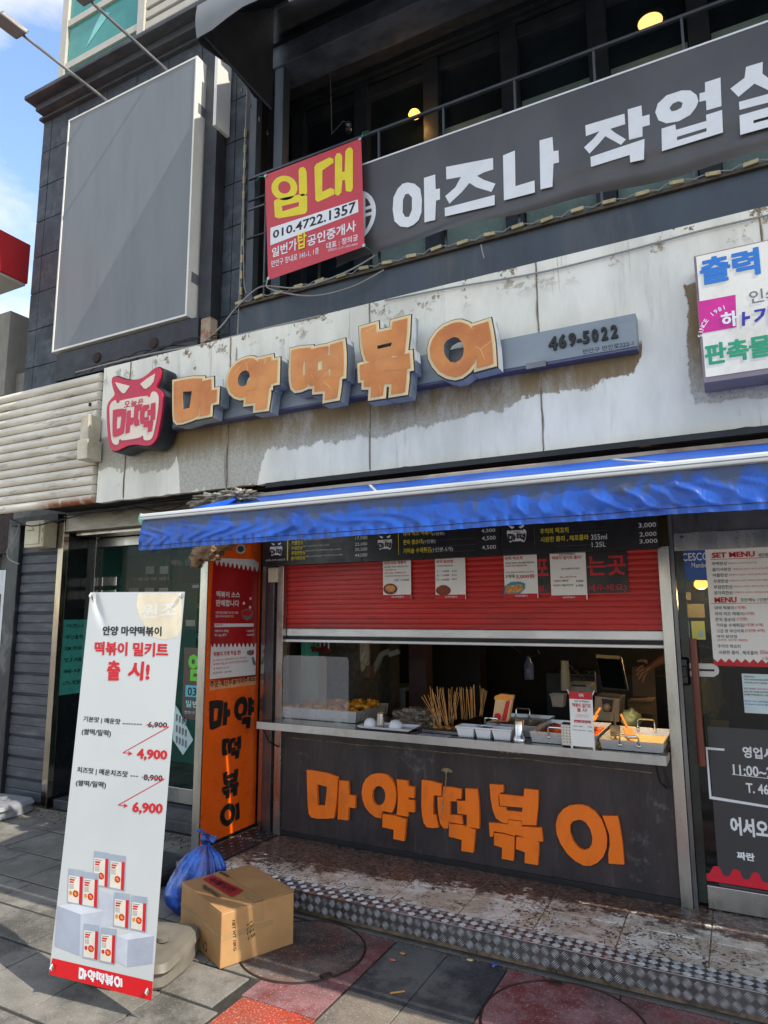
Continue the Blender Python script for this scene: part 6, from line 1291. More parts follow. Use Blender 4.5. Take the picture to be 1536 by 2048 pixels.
# standing flyer
y = 4.215; sf = thing('standing_flyer', 'small white flyer on an x-stand advertising the meal kit, at the front of the shelf', 'flyer', (pxX(1163,y), y, SZ)); FP = PY(y)
u0, v1 = FP.L(1138, 1383); v0 = SZ+.012; u1 = FP.L(1187, 1440)[0]
MB().box(u0, u1, y, y+.002, v0, v1).build('flyer_sheet', M['paper'], sf)
C7b = lambda x, y_: (1040+x/4.8, 1280+y_/4.8)
r, b, w_ = MB(), MB(), MB(); r.poly(FP, [[(u0,v1-.042),(u1,v1-.042),(u1,v1),(u0,v1)]], .002)
for st, *q in (('떡볶이 밀키트',503,602,680,645),('출 시!',548,650,645,690),('#산뜻하게 #집에서 바로 즐기는',540,712,662,722),('기본맛 매콤맛 선택 가능',530,728,665,738)): tc_(r, FP, C7b, st, *q, .002, .05 if q[3]-q[1] > 20 else 0)
a0, a1 = FP.L(*C7b(520, 765)), FP.L(*C7b(680, 802)); r.poly(FP, [[(a0[0],a1[1]),(a1[0],a1[1]),(a1[0],a0[1]),(a0[0],a0[1])]], .002)
for st, *q in (('안양 마약떡볶이',522,575,662,597),('기본맛 | 매운맛',507,818,605,832),('4,900',650,828,690,840),('치즈맛 | 매운치즈맛',507,855,632,868),('6,900',650,868,690,880)): tc_(b, FP, C7b, st, *q, .002, .02)
tc_(w_, FP, C7b, '쌀떡 or 밀떡 선택 가능!', 530, 775, 670, 792, .004, .02); tc_(w_, FP, C7b, '마떡', 565, 512, 608, 548, .004, .05)
r.build('red_lettering', M['red_ink'], sf); b.build('black_lettering', M['ink'], sf); w_.build('white_lettering', M['white_ink'], sf)
for s_, ux in ((-1,u0),(1,u1)): MB().tube([(ux, y+.004, v1-.015), (ux+s_*.012, y+.006, v1+.012)], .0035, 6).build('stand_tip', M['wp'], sf); MB().tube([(ux, y+.01, v0), ((u0+u1)/2, y+.02, (v0+v1)/2), (u0+u1-ux, y+.01, v1)], .002, 5).build('stand_rod', M['wp'], sf)
MB().tube([((u0+u1)/2, y+.02, (v0+v1)/2), ((u0+u1)/2, y+.09, SZ+.003)], .002, 5).build('stand_leg', M['wp'], sf); [MB().obox((ux, y-.003, v0-.004), (1,0,0), (0,1,0), (0,0,1), .006, .005, .009).build('stand_foot', M['wp'], sf) for ux in (u0+.004, u1-.004)]
# sauce pouch
y = 4.50; po_ = thing('sauce_pouch', 'orange topped cream sauce pouch with red strip standing behind the white tubs', 'pouch', (pxX(1005,y), y, SZ)); PP = PY(y)
PL2 = [PP.L(*p) for p in ((985,1443),(992,1398),(990,1392),(1003,1387),(1029,1390),(1026,1402),(1018,1443))]
MB().poly(PP, [PL2], .018, -.018).build('pouch_body', pm('cream_foil_pouch', 'd2a878', .3), po_, bevel=.008)
MB().poly(PP, [[PP.L(*p) for p in ((1004,1441),(1014,1401),(1022,1400),(1014,1441))]], .0195).build('red_strip', M['red_ink'], po_)
MB().poly(PP, [[PP.L(*p) for p in ((991,1392),(1003,1387),(1028,1390),(1026,1400),(990,1398))]], .0200).build('orange_top', pm('orange_foil', 'd98a2a', .25), po_)
MB().poly(PP, [[PP.L(*p) for p in ell(997,1433,7,8,18)]], .0203).build('dish_picture', M['red_ink'], po_)
# ================================================================ things further inside
def at(px, py, Y): return CAMP+ray(px, py)*(Y/ray(px, py).y)
def simple(name, mb, mat, lab, cat, **k): return mb.build(name, mat, label=lab, cat=cat, **k)
a, b = at(1120,1380,5.3), at(1141,1322,5.3); t = thing('paper_cup_stack', 'tall stack of cream paper cups inside the window', 'cups', tuple(a)); n_ = 14; hh = (b.z-a.z)/n_
xc = (a.x+b.x)/2
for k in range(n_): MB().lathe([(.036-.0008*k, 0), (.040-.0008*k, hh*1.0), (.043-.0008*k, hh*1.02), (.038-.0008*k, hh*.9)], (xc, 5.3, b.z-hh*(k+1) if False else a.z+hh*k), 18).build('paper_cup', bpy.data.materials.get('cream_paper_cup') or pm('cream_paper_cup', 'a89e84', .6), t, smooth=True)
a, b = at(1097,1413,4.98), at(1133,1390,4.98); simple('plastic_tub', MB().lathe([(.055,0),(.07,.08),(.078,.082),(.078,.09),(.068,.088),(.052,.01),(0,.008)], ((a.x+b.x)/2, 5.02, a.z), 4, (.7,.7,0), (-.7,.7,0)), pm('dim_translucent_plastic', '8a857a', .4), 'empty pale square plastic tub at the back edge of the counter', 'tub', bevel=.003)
# tabletop press with tilted black plate
mc = thing('tilted_grill', 'steel machine with raised black tilted plate and grey front panel inside the window', 'machine', tuple(at(1222,1440,5.15)))
q = [at(1191,1313,5.35), at(1243,1316,5.35), at(1257,1383,5.12), at(1202,1378,5.12)]; dpt = Vector((0,.03,0))
def slab4(q, t): return MB().add([*q, *[p+t for p in q]], [(0,1,2,3),(7,6,5,4),(0,4,5,1),(1,5,6,2),(2,6,7,3),(3,7,4,0)])
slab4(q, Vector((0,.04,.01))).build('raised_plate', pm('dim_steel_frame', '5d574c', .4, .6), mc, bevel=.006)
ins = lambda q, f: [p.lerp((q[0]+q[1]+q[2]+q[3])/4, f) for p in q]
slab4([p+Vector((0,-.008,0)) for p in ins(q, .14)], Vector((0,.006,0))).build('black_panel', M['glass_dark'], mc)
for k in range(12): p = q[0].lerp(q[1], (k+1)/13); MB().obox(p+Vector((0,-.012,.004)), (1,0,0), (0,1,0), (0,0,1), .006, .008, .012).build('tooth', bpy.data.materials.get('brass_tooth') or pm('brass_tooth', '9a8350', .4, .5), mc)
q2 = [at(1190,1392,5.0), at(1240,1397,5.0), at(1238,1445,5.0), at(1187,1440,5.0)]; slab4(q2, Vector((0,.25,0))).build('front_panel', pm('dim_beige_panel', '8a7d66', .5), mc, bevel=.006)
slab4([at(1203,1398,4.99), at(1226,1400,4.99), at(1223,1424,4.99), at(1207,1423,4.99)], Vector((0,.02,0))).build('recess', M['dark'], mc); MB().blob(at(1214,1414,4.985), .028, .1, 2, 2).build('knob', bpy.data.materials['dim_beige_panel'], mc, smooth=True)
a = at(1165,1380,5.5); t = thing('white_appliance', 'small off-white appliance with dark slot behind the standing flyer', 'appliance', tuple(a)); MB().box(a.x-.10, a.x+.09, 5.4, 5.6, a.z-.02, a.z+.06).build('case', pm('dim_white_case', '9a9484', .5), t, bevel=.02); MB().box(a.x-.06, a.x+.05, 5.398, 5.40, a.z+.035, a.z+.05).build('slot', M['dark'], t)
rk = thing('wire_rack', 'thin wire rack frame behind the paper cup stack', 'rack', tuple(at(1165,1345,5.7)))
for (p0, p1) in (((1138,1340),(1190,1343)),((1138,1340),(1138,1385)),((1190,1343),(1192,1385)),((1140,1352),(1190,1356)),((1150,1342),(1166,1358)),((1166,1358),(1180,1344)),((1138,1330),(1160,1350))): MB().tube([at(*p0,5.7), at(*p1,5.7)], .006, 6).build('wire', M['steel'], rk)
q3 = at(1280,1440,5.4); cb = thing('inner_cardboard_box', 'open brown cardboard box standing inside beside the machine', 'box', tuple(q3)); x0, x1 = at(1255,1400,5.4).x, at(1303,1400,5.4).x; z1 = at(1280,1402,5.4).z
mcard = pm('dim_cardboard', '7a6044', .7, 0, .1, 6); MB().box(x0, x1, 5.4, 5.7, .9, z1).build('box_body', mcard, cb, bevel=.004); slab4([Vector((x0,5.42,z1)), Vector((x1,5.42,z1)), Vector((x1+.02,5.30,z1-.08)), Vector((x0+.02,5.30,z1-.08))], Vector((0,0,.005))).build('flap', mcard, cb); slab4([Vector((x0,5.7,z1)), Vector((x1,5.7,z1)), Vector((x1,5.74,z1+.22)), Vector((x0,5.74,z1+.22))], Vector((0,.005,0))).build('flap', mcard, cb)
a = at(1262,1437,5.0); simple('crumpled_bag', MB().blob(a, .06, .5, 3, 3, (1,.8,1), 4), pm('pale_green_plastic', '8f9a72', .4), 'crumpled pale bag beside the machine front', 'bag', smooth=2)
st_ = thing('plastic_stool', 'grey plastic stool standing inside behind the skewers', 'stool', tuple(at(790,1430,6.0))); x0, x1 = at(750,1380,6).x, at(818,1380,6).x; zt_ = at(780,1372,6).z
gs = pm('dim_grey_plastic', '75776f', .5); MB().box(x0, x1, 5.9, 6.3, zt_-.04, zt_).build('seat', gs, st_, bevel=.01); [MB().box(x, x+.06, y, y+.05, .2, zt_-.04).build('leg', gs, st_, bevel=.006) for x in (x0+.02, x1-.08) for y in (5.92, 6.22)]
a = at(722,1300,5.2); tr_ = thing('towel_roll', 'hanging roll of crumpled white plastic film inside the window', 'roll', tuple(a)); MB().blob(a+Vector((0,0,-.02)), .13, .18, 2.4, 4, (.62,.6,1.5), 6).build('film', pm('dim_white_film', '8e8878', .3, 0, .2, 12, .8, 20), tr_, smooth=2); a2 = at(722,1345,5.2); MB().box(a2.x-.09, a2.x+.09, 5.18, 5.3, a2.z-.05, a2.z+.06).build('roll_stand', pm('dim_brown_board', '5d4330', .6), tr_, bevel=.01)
la = thing('desk_lamp_arm', 'angular grey jointed arm inside the window above the fried food', 'lamp arm', tuple(at(770,1325,5.3)))
for p0, p1 in (((742,1352),(755,1326)),((755,1326),(763,1309)),((763,1309),(779,1302)),((779,1309),(797,1303))): A_, B_ = at(*p0,5.3), at(*p1,5.3); MB().obox((A_+B_)/2, B_-A_, (0,1,0), (B_-A_).cross(Vector((0,1,0))), (B_-A_).length/2*1.1, .02, .022).build('arm', gs, la, bevel=.004)
for k, (px, py) in enumerate(((622,1292),(632,1294),(641,1294),(649,1292),(657,1297))):
    a = at(px, py, 5.0); t = thing('gas_valve', ['leftmost','second','middle','fourth','rightmost'][k]+' red gas valve of the row under the raised shutter', 'valve', tuple(a), 'row of gas valves inside the window'); MB().tube([a, a+Vector((0,0,.05))], .010, 8).build('pipe', M['steel'], t); MB().obox(a+Vector((0,-.02,-.02)), (1,0,.3), (0,1,0), (-.3,0,1), .028, .008, .016).build('red_lever', pm('dark_red_plastic', '7a1f1f', .5) if k == 0 else bpy.data.materials['dark_red_plastic'], t, bevel=.004)
a = at(1058,1340,6.0); simple('water_bottle', MB().lathe([(.04,0),(.042,.01),(.042,.13),(.02,.17),(.018,.2),(0,.2)], (a.x, 6.0, a.z-.08), 18), Mt('clear_bottle').set(lin('7a86a0'), .1, 0, Alpha=.6).m, 'small clear water bottle on the dark bench inside', 'bottle', smooth=True)
simple('hose', MB().tube([at(1010,1283,5.6), at(1045,1308,5.6), at(1062,1313,5.6), at(1080,1308,5.6), at(1075,1300,5.6)], .006, 6), M['steel_dark'], 'thin grey hose curving under the raised shutter', 'hose')
yg = MB().blob(at(1418,1375,4.75), .10, .35, 2.2, 4, (.75,.4,1.7), 3); yg.build('yellow_gloves', pm('olive_yellow_rubber', '9a8a28', .4, 0, .15, 8), label='olive yellow rubber gloves hanging behind the glass door latch', cat='gloves', smooth=2)
ws = thing('white_shelf_back', 'pale sheet and dim notices on the wall seen through the glass door', 'wall notices', tuple(at(1390,1200,6.6)))
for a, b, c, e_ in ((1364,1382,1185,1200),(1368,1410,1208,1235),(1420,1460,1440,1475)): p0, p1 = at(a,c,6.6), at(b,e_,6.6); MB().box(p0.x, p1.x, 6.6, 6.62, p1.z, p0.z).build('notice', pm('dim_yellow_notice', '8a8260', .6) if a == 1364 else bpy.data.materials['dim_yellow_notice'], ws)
# ================================================================ person inside: forearm and hand reach into view behind the right post
pe = thing('person', 'person in dark clothes inside, open hand reaching out beside the right post', 'person', (-.15, 5.5, .13))
def skin(name, verts, edges, rad, mat, parent, sub=2):
    me = bpy.data.meshes.new(name); me.from_pydata([tuple(v) for v in verts], edges, []); me.materials.append(mat); o = bpy.data.objects.new(name, me); COL.objects.link(o)
    m1_ = o.modifiers.new('skin', 'SKIN'); m1_.use_smooth_shade = True
    for i, r in enumerate(rad): me.skin_vertices[0].data[i].radius = (r, r) if not isinstance(r, tuple) else r
    me.skin_vertices[0].data[0].use_root = True
    s2 = o.modifiers.new('sub', 'SUBSURF'); s2.levels = sub; s2.render_levels = sub; par(o, parent); return o
hand = at(1300, 1334, 5.15); elb = at(1362, 1296, 5.30); bx, by = .05, 5.62
skinm = pm('skin', '8f6048', .5, 0, .08, 8); cloth = pm('black_cotton_shirt', '141416', .8, 0, .2, 10)
V_ = [(bx,by,.98),(bx,by,1.18),(bx,by,1.40),(bx,by,1.52),(bx,by-.01,1.60),(bx,by-.03,1.70),(bx,by-.02,1.80), (bx-.19,by-.02,1.44),(elb.x+.10,elb.y+.1,elb.z-.02),(bx+.19,by,1.44),(bx+.26,by-.02,1.16),(bx+.24,by-.16,.98),
      (bx-.10,by,.90),(bx-.11,by-.02,.52),(bx-.11,by+.02,.17),(bx-.11,by-.12,.16),(bx+.10,by,.90),(bx+.11,by-.02,.52),(bx+.11,by+.02,.17),(bx+.11,by-.12,.16)]
E_ = [(0,1),(1,2),(2,3),(3,4),(4,5),(5,6),(3,7),(7,8),(3,9),(9,10),(10,11),(0,12),(12,13),(13,14),(14,15),(0,16),(16,17),(17,18),(18,19)]
R_ = [(.15,.10),(.14,.10),(.17,.11),(.10,.09),.052,.085,.085,.065,.048,.065,.048,.038,.085,.062,.045,.035,.085,.062,.045,.035]
skin('body', V_, E_, R_, cloth, pe)
MB().lathe([(0,-.115),(.05,-.10),(.072,-.04),(.078,.02),(.07,.08),(.04,.115),(0,.122)], (bx, by-.045, 1.745), 20).build('head', skinm, pe, smooth=True)
MB().lathe([(.082,.0),(.086,.05),(.075,.10),(.045,.135),(0,.145)], (bx, by-.02, 1.745), 20).build('hair', cloth, pe, smooth=True)
MB().blob((bx, by-.128, 1.735), .014, .1, 2, 2, (.8,1,1.3)).build('nose', skinm, pe, smooth=True)
for s_ in (-1, 1):
    MB().blob((bx+s_*.028, by-.118, 1.765), .009, 0, 1, 2, (1.4,.6,.8)).build('eye', M['dark'], pe, smooth=True); MB().blob((bx+s_*.082, by-.045, 1.745), .02, .1, 2, 2, (.4,.8,1.3)).build('ear', skinm, pe, smooth=True)
MB().blob((bx, by-.117, 1.69), .02, 0, 1, 2, (1.2,.3,.25)).build('mouth', pm('lips', '8a4a42', .5), pe, smooth=True)
dr = (hand-elb).normalized(); sd = Vector((0,0,1)).cross(dr).normalized(); up2 = dr.cross(sd)
fv = [elb, elb.lerp(hand, .5), hand-dr*.045, hand, hand+dr*.045]; fe = [(0,1),(1,2),(2,3),(3,4)]; fr_ = [.042,.036,(.026,.024),(.036,.018),(.036,.014)]
skin('forearm', fv, fe, fr_, skinm, pe)
for k, (off, L_, bend) in enumerate(((.034,.062,-.25),(.012,.074,-.12),(-.010,.070,-.20),(-.030,.054,-.38))):
    b0 = hand+dr*.035+up2*off*.9; d2 = (dr+up2*off*5+sd*-.1).normalized(); pts = [b0, b0+d2*L_*.45+dr*.008, b0+d2*L_*.75+up2*bend*.02-Vector((0,0,.006)), b0+d2*L_*1.0-Vector((0,0,.016+.006*k))]
    skin('finger', pts, [(0,1),(1,2),(2,3)], [.0095,.009,.008,.0065], skinm, pe, 1)
b0 = hand-dr*.0+up2*.03; skin('thumb', [b0, b0+up2*.03+dr*.02, b0+up2*.045+dr*.045, b0+up2*.048+dr*.065], [(0,1),(1,2),(2,3)], [.012,.0105,.0095,.0075], skinm, pe, 1)

# ================================================================ meter box, neighbour building
mx_ = thing('meter_box', 'cream plastic electric meter box on the charcoal siding at the left', 'meter box', (-6.4, 4.35, 2.4))
x0, z1_ = P(51, 1043, 4.28); x1 = P(86, 1070, 4.28)[0]; z0_ = P(50, 1096, 4.28)[1]; crm = pm('cream_meter_plastic', 'c2b99e', .45, 0, .05, 4, 0, 60, '8d8468', .4, 4)
MB().box(x0, x1, 4.28, 4.44, z0_, z1_).build('box_body', crm, mx_, bevel=.012); MB().box(x0+.02, x1-.05, 4.268, 4.28, z0_+.03, z1_-.03).build('cover', crm, mx_, bevel=.008)
MB().poly(PY(4.262), [[(x0+.05,z0_+.17),(x0+.16,z0_+.17),(x0+.16,z1_-.10),(x0+.13,z1_-.07),(x0+.08,z1_-.07),(x0+.05,z1_-.10)]], .004, -.006).build('window_hood', crm, mx_, bevel=.003)
for z in (z0_+.07, z1_-.1): MB().box(x1-.03, x1-.01, 4.272, 4.28, z-.02, z+.02).build('hinge', crm, mx_, bevel=.003)
nb = thing('neighbour_building', 'weathered beige concrete building with white framed door left of the shop', 'building', (-8, 5, 0))
conc = pm('weathered_beige_concrete', '8a867c', .8, 0, .18, 2.5, .3, 30, '4a4842', .55, 1.6, (1,1,.5))
XN = -7.35
zt0 = 5.35
for i, (z0_, z1_) in enumerate(((.0,1.2),(1.21,2.45),(2.46,3.35),(3.36,4.30),(4.31,5.35))): MB().box(XN-.3, XN, 4.62, 9.5, z0_, z1_).build('wall_panel', conc, nb, bevel=.006)
MB().box(-12, XN-.3, 4.7, 9.5, 0, 5.4).build('main_wall', conc, nb)
MB().box(-7.34, -6.74, 4.75, 4.9, 2.3, 4.6).build('gap_wall', conc, nb)
MB().box(-12, XN-.0, 4.55, 4.62, 0, 2.75).build('front_wall', conc, nb)
dw = pm('white_door_frame', 'cfd0cf', .5, 0, .05, 4, 0, 60, '8a8a88', .4, 4)
dx1 = P(40, 1140, 4.5)[0]; zt_ = P(20, 1140, 4.5)[1]
MB().box(dx1-.22, dx1, 4.46, 4.56, 0, zt_).box(-8.2, dx1-.22, 4.46, 4.56, zt_-.25, zt_).build('door_frame', dw, nb, bevel=.004); MB().box(-8.2, dx1-.22, 4.50, 4.54, 0, .9).build('door_panel', dw, nb, bevel=.003)
MB().box(-8.2, dx1-.22, 4.51, 4.53, .9, zt_-.25).build('door_glass', M['glass_dark'], nb); MB().box(dx1-.19, dx1-.05, 4.43, 4.46, .82, 1.12).build('door_lock', M['cladf'], nb, bevel=.006)
MB().box(-7.30, -6.74, 4.55, 4.60, 2.45, 2.9).build('rusty_channel', M['cover_rim'], nb)
rd2 = thing('red_sign_box', 'big plain red sign box on the neighbouring building at the left edge', 'sign', (-8, 5, 5.4))
XR = XN+.02
SPX = Pl((XR,0,0),(0,1,0),(0,0,1)); a0 = SPX.L(62, 490); a1 = SPX.L(60, 570); a2 = SPX.L(0, 545)
MB().box(XR-.9, XR, a0[0]-2.2, a0[0], a1[1], a0[1]).build('red_body', pm('red_sign_paint', 'b0242a', .45, 0, .05, 3), rd2, bevel=.01)
MB().box(XR-.88, XR-.02, a0[0]-2.18, a0[0]-.02, a1[1]-.03, a1[1]-.001).build('underside', M['cladf'], rd2)
# grey plastic banner base at the far left, weed by the post
gb_ = thing('grey_banner_base', 'empty grey plastic water-filled base by the left wall', 'banner base', (-6.1, 4.2, 0))
def base_shape(cx, cy, w_, d_, h, rot, mat, t):
    ca, sa = math.cos(rot), math.sin(rot)
    def fn(u, v):
        a = 2*math.pi*u; e = 9; c_, s_ = math.cos(a), math.sin(a); k = (abs(c_)**e+abs(s_)**e)**(-1/e); prof = [(.0,0),(1.0,0),(1.04,.12),(1.0,.62),(.93,.86),(.72,.92),(.50,.90),(.22,1.0),(0,1.0)]
        f = v*(len(prof)-1); i = min(int(f), len(prof)-2); r = prof[i][0]+(prof[i+1][0]-prof[i][0])*(f-i); z = prof[i][1]+(prof[i+1][1]-prof[i][1])*(f-i)
        n_ = 1-.10*(math.cos(4*a+math.pi)*.5+.5)*(1 if z < .6 else .2)
        x, y = c_*k*r*w_/2*n_, s_*k*r*d_/2*n_; return (cx+x*ca-y*sa, cy+x*sa+y*ca, z*h+.002)
    MB().grid(fn, 64, 24).build('plastic_shell', mat, t, smooth=True)
    MB().lathe([(.035,0),(.035,.02),(.02,.024),(0,.024)], (cx+.1*ca, cy+.1*sa, h*.98), 16).build('filler_cap', mat, t, smooth=True)
base_shape(-6.15, 4.10, .62, .42, .13, .1, pm('grey_blow_moulded_plastic', '84868a', .5, 0, .08, 5, .1, 40, '55534f', .5, 6), gb_)
wd_ = thing('weed', 'small bright green weed growing at the foot of the stainless post', 'plant', (-5.75, 4.33, 0)); random.seed(5); gm = pm('weed_leaf', '4f8a22', .5, 0, .25, 20)
wx_, wy_ = G(100, 1612)
for k in range(26):
    a = random.uniform(0, 6.28); el_ = random.uniform(.25, 1.25); L_ = random.uniform(.05, .11); z0_ = random.uniform(0, .09); c = Vector((wx_, wy_, z0_)); d = Vector((math.cos(a)*math.cos(el_), math.sin(a)*math.cos(el_), math.sin(el_))); s_ = d.cross(Vector((0,0,1))).normalized()*.011
    MB().add([c, c+d*L_*.5+s_, c+d*L_-Vector((0,0,.012)), c+d*L_*.5-s_, c+d*L_*.5+Vector((0,0,-.004))], [(0,1,4),(1,2,4),(2,3,4),(3,0,4)]).build('leaf', gm, wd_)
MB().tube([(wx_,wy_,0),(wx_+.005,wy_,.10)], .004, 6).build('stem', gm, wd_)
# moss and grit in the corner of the paving
random.seed(11); gr = MB()
for k in range(420):
    x = random.uniform(-6.4, -3.7); y = 4.38-abs(random.gauss(0, .10)); r = random.uniform(.004, .013)
    gr.obox((x, y, r*.3), (1,random.uniform(-1,1),0), (random.uniform(-1,1),1,.2), (0,0,1), r, r*.8, r*.5)
for k in range(160):
    x = random.uniform(-3.0, 1.0); y = 3.60-abs(random.gauss(0, .02)); r = random.uniform(.002, .006); gr.obox((x, y, r*.3), (1,random.uniform(-1,1),0), (random.uniform(-1,1),1,.2), (0,0,1), r, r*.8, r*.5)
gr.build('grit', pm('loose_grit', '6d675c', .9, 0, .4, 40), kind='stuff', label='loose grit and crumbs along the foot of the wall', cat='grit')
# dark kerb block by the orange wall
kb = thing('rubber_ramp', 'dark low ramp block at the foot of the orange wall beside the blue bag', 'ramp', (-3.65, 3.8, 0))
def kbf(mb): return mb
MB().box(-4.02, -3.50, 3.44, 3.86, .0, .105).build('ramp_body', pm('wet_dark_stone', '34363a', .45, 0, .3, 6, .3, 60, '6a6a66', .4, 9), kb, bevel=.035)
M['lowstep'] = pm('dark_granite_step', '3b3c3f', .5, 0, .3, 8, .2, 80)
MB().box(-5.80, -3.62, 4.44, 4.78, .0, .085).build('door_step', M['lowstep'], kb if False else None, label='dark granite doorstep below the left glass door', cat='doorstep', bevel=.006)
# ================================================================ blue bag
bg_ = thing('blue_plastic_bag', 'knotted translucent blue rubbish bag leaning between the ramp and the cardboard box', 'bag', (-3.05, 3.42, 0))
bgm = Mt('translucent_blue_plastic'); c_ = bgm.mix(bgm.ramp(bgm.noise(7, 6, .7, (1,1,.7)), .40, .62), lin('0f2f7c'), lin('2f70d8')); c_ = bgm.mix(bgm.math('MULTIPLY', bgm.ramp(bgm.noise(4, 4, .6, off=4), .58, .66), .5), c_, lin('5a3a4a'))
bgm.set(c_, .22, 0, Specular_IOR_Level=.7, Subsurface_Weight=.0); bgm.bump(bgm.noise(22, 5, .6, (1,1,.35)), .7, .012)
bcx, bcy = -3.08, 3.40
def bagf(u, v):
    a = 2*math.pi*u; prof = [(0,.005),(.15,.0),(.20,.06),(.215,.13),(.20,.22),(.165,.31),(.11,.385),(.055,.43),(.028,.455),(.03,.475)]
    f = v*(len(prof)-1); i = min(int(f), len(prof)-2); t = f-i; r = prof[i][0]*(1-t)+prof[i+1][0]*t; z = prof[i][1]*(1-t)+prof[i+1][1]*t
    pl = max(0, (z-.10)/.36); r *= 1+.10*pl*math.sin(a*13+math.sin(a*3)*2)+.13*noise.noise(Vector((math.cos(a)*1.6, math.sin(a)*1.6, z*6)))
    lean = .05*pl**1.5
    r *= .9; return (bcx+r*math.cos(a)*1.0+lean, bcy+r*math.sin(a)*.85+.02*pl, z*.82)
MB().grid(bagf, 150, 60).build('bag_body', bgm.m, bg_, smooth=2)
top = Vector(bagf(0, 1))-Vector((.03,0,0)); kn = MB().blob(top+Vector((0,0,.015)), .036, .4, 2.5, 3, (1,.8,.8), 2); kn.build('knot', bgm.m, bg_, smooth=2)
for sgn, dx, dz, sc_ in ((-1,-.035,.06,1.0),(1,.085,.02,1.15)):
    def earf(u, v, sgn=sgn, dx=dx, dz=dz, sc_=sc_):
        w_ = (.012+.040*v)*(1+.3*math.sin(u*20+v*3)); p = top+Vector((dx*v*1.1, -.02*v, .015+dz*v+.01*math.sin(v*4))); return tuple(p+Vector((w_*(u-.5)*1.4*(.4 if sgn < 0 else .2), w_*(u-.5)*.5, w_*(u-.5)*(.7 if sgn > 0 else .15)+.006*math.sin(u*18))))
    MB().grid(earf, 18, 8).build('bag_ear', bgm.m, bg_, smooth=2, solid=.002)
# ================================================================ cardboard box
bx_ = thing('cardboard_box', 'brown cardboard carton with red printed strip and clear tape standing on the paving', 'box', (-2.55, 3.1, 0))
A0 = Vector((-2.935, 3.12, 0)); B0 = Vector((-2.455, 2.905, 0)); U_ = (B0-A0).normalized(); W_ = Vector((-U_.y, U_.x, 0)); LU = (B0-A0).length; LW = .43; HB = .285
zt2 = P(442, 1825, B0.y)[1]; HB = max(.26, min(.34, zt2))
card = Mt('brown_corrugated_cardboard'); c_ = card.mix(card.ramp(card.noise(4, 6, .6), .3, .7), lin('a27a4c'), lin('b48a5a')); card.set(c_, .62); card.bump(card.noise(30, 4, .6, (1,1,3)), .15, .004); M['card'] = card.m
tape = pm('clear_packing_tape', 'a8875c', .18, 0, .06, 5)
def bpt(u, w_, z): return A0+U_*u+W_*w_+Vector((0,0,z))
def bslab(u0, u1, w0, w1, z0, z1): return MB().add([bpt(u0,w0,z0),bpt(u1,w0,z0),bpt(u1,w1,z0),bpt(u0,w1,z0),bpt(u0,w0,z1),bpt(u1,w0,z1),bpt(u1,w1,z1),bpt(u0,w1,z1)], [(3,2,1,0),(4,5,6,7),(0,1,5,4),(1,2,6,5),(2,3,7,6),(3,0,4,7)])
bslab(0, LU, 0, LW, .003, HB-.006).build('carton_body', M['card'], bx_, bevel=.006)
bslab(.002, LU-.002, .002, LW/2-.001, HB-.006, HB-.001).build('top_flap', M['card'], bx_, bevel=.002); o_ = MB().add([bpt(.002,LW/2+.002,HB-.005),bpt(LU-.002,LW/2+.002,HB-.005),bpt(LU-.002,LW+.004,HB+.004),bpt(.002,LW+.002,HB-.001),bpt(.002,LW/2+.002,HB-.009),bpt(LU-.002,LW/2+.002,HB-.009),bpt(LU-.002,LW+.002,HB-.001),bpt(.002,LW,HB-.006)], [(0,1,2,3),(7,6,5,4),(0,4,5,1),(1,5,6,2),(2,6,7,3),(3,7,4,0)]); o_.build('top_flap', M['card'], bx_)
TP = Pl(A0+Vector((0,0,HB)), U_, W_); FPn = Pl(A0, U_, (0,0,1)); RPn = Pl(B0, W_, (0,0,1))
MB().poly(TP, [[(0,LW/2-.03),(LU,LW/2-.03),(LU,LW/2+.03),(0,LW/2+.03)]], .0015).build('packing_tape', tape, bx_); MB().poly(RPn, [[(LW/2-.03,HB-.09),(LW/2+.03,HB-.10),(LW/2+.03,HB-.001),(LW/2-.03,HB-.001)]], .0015).build('packing_tape', tape, bx_)
MB().poly(FPn, [[(0,HB*.52),(LU,HB*.52),(LU,HB*.60),(0,HB*.60)]], .0008).build('strapping_tape', tape, bx_); MB().poly(RPn, [[(0,HB*.50),(LW*.7,HB*.50),(LW*.7,HB*.60),(0,HB*.60)]], .0008).build('strapping_tape', tape, bx_)
def onp(px, py, pl): return pl.L(px, py)
mb = MB().poly(TP, [[TP.L(*p) for p in ((405,1759),(424,1750),(489,1782),(464,1795))]], .0022); mb.build('red_strip', pm('red_box_print', 'a8282a', .5), bx_)
mb = MB()
def qtext(mb, pl, st, a, b, c, dd, d_, bo):
    """text spread over the four corners a (left bottom) b (right bottom) c (right top) dd (left top) on a plane"""
    vs, fs, bb = glyphs(st, bo); A_, B_, C_, D_ = (Vector(pl.L(*q)) for q in (a, b, c, dd)); q = []
    for x, y, e in vs: u = (x-bb[0])/(bb[2]-bb[0]); v = (y-bb[1])/(bb[3]-bb[1]); p = A_.lerp(B_, u).lerp(D_.lerp(C_, u), v); q.append(pl.W(p.x, p.y, d_+e))
    n = (q[fs[0][1]]-q[fs[0][0]]).cross(q[fs[0][2]]-q[fs[0][0]]).dot(pl.N); mb.add(q, fs if n > 0 else [f[::-1] for f in fs])
qtext(mb, TP, '中華당면', (414,1762), (460,1786), (476,1779), (427,1755), .0035, .04); qtext(mb, TP, 'CHINA WANTAI NOODLE', (402,1771), (440,1797), (445,1793), (408,1768), .002, .02); qtext(mb, TP, 'PRODUCT OF CHINA', (404,1777), (434,1796), (438,1793), (409,1774), .002, .02)
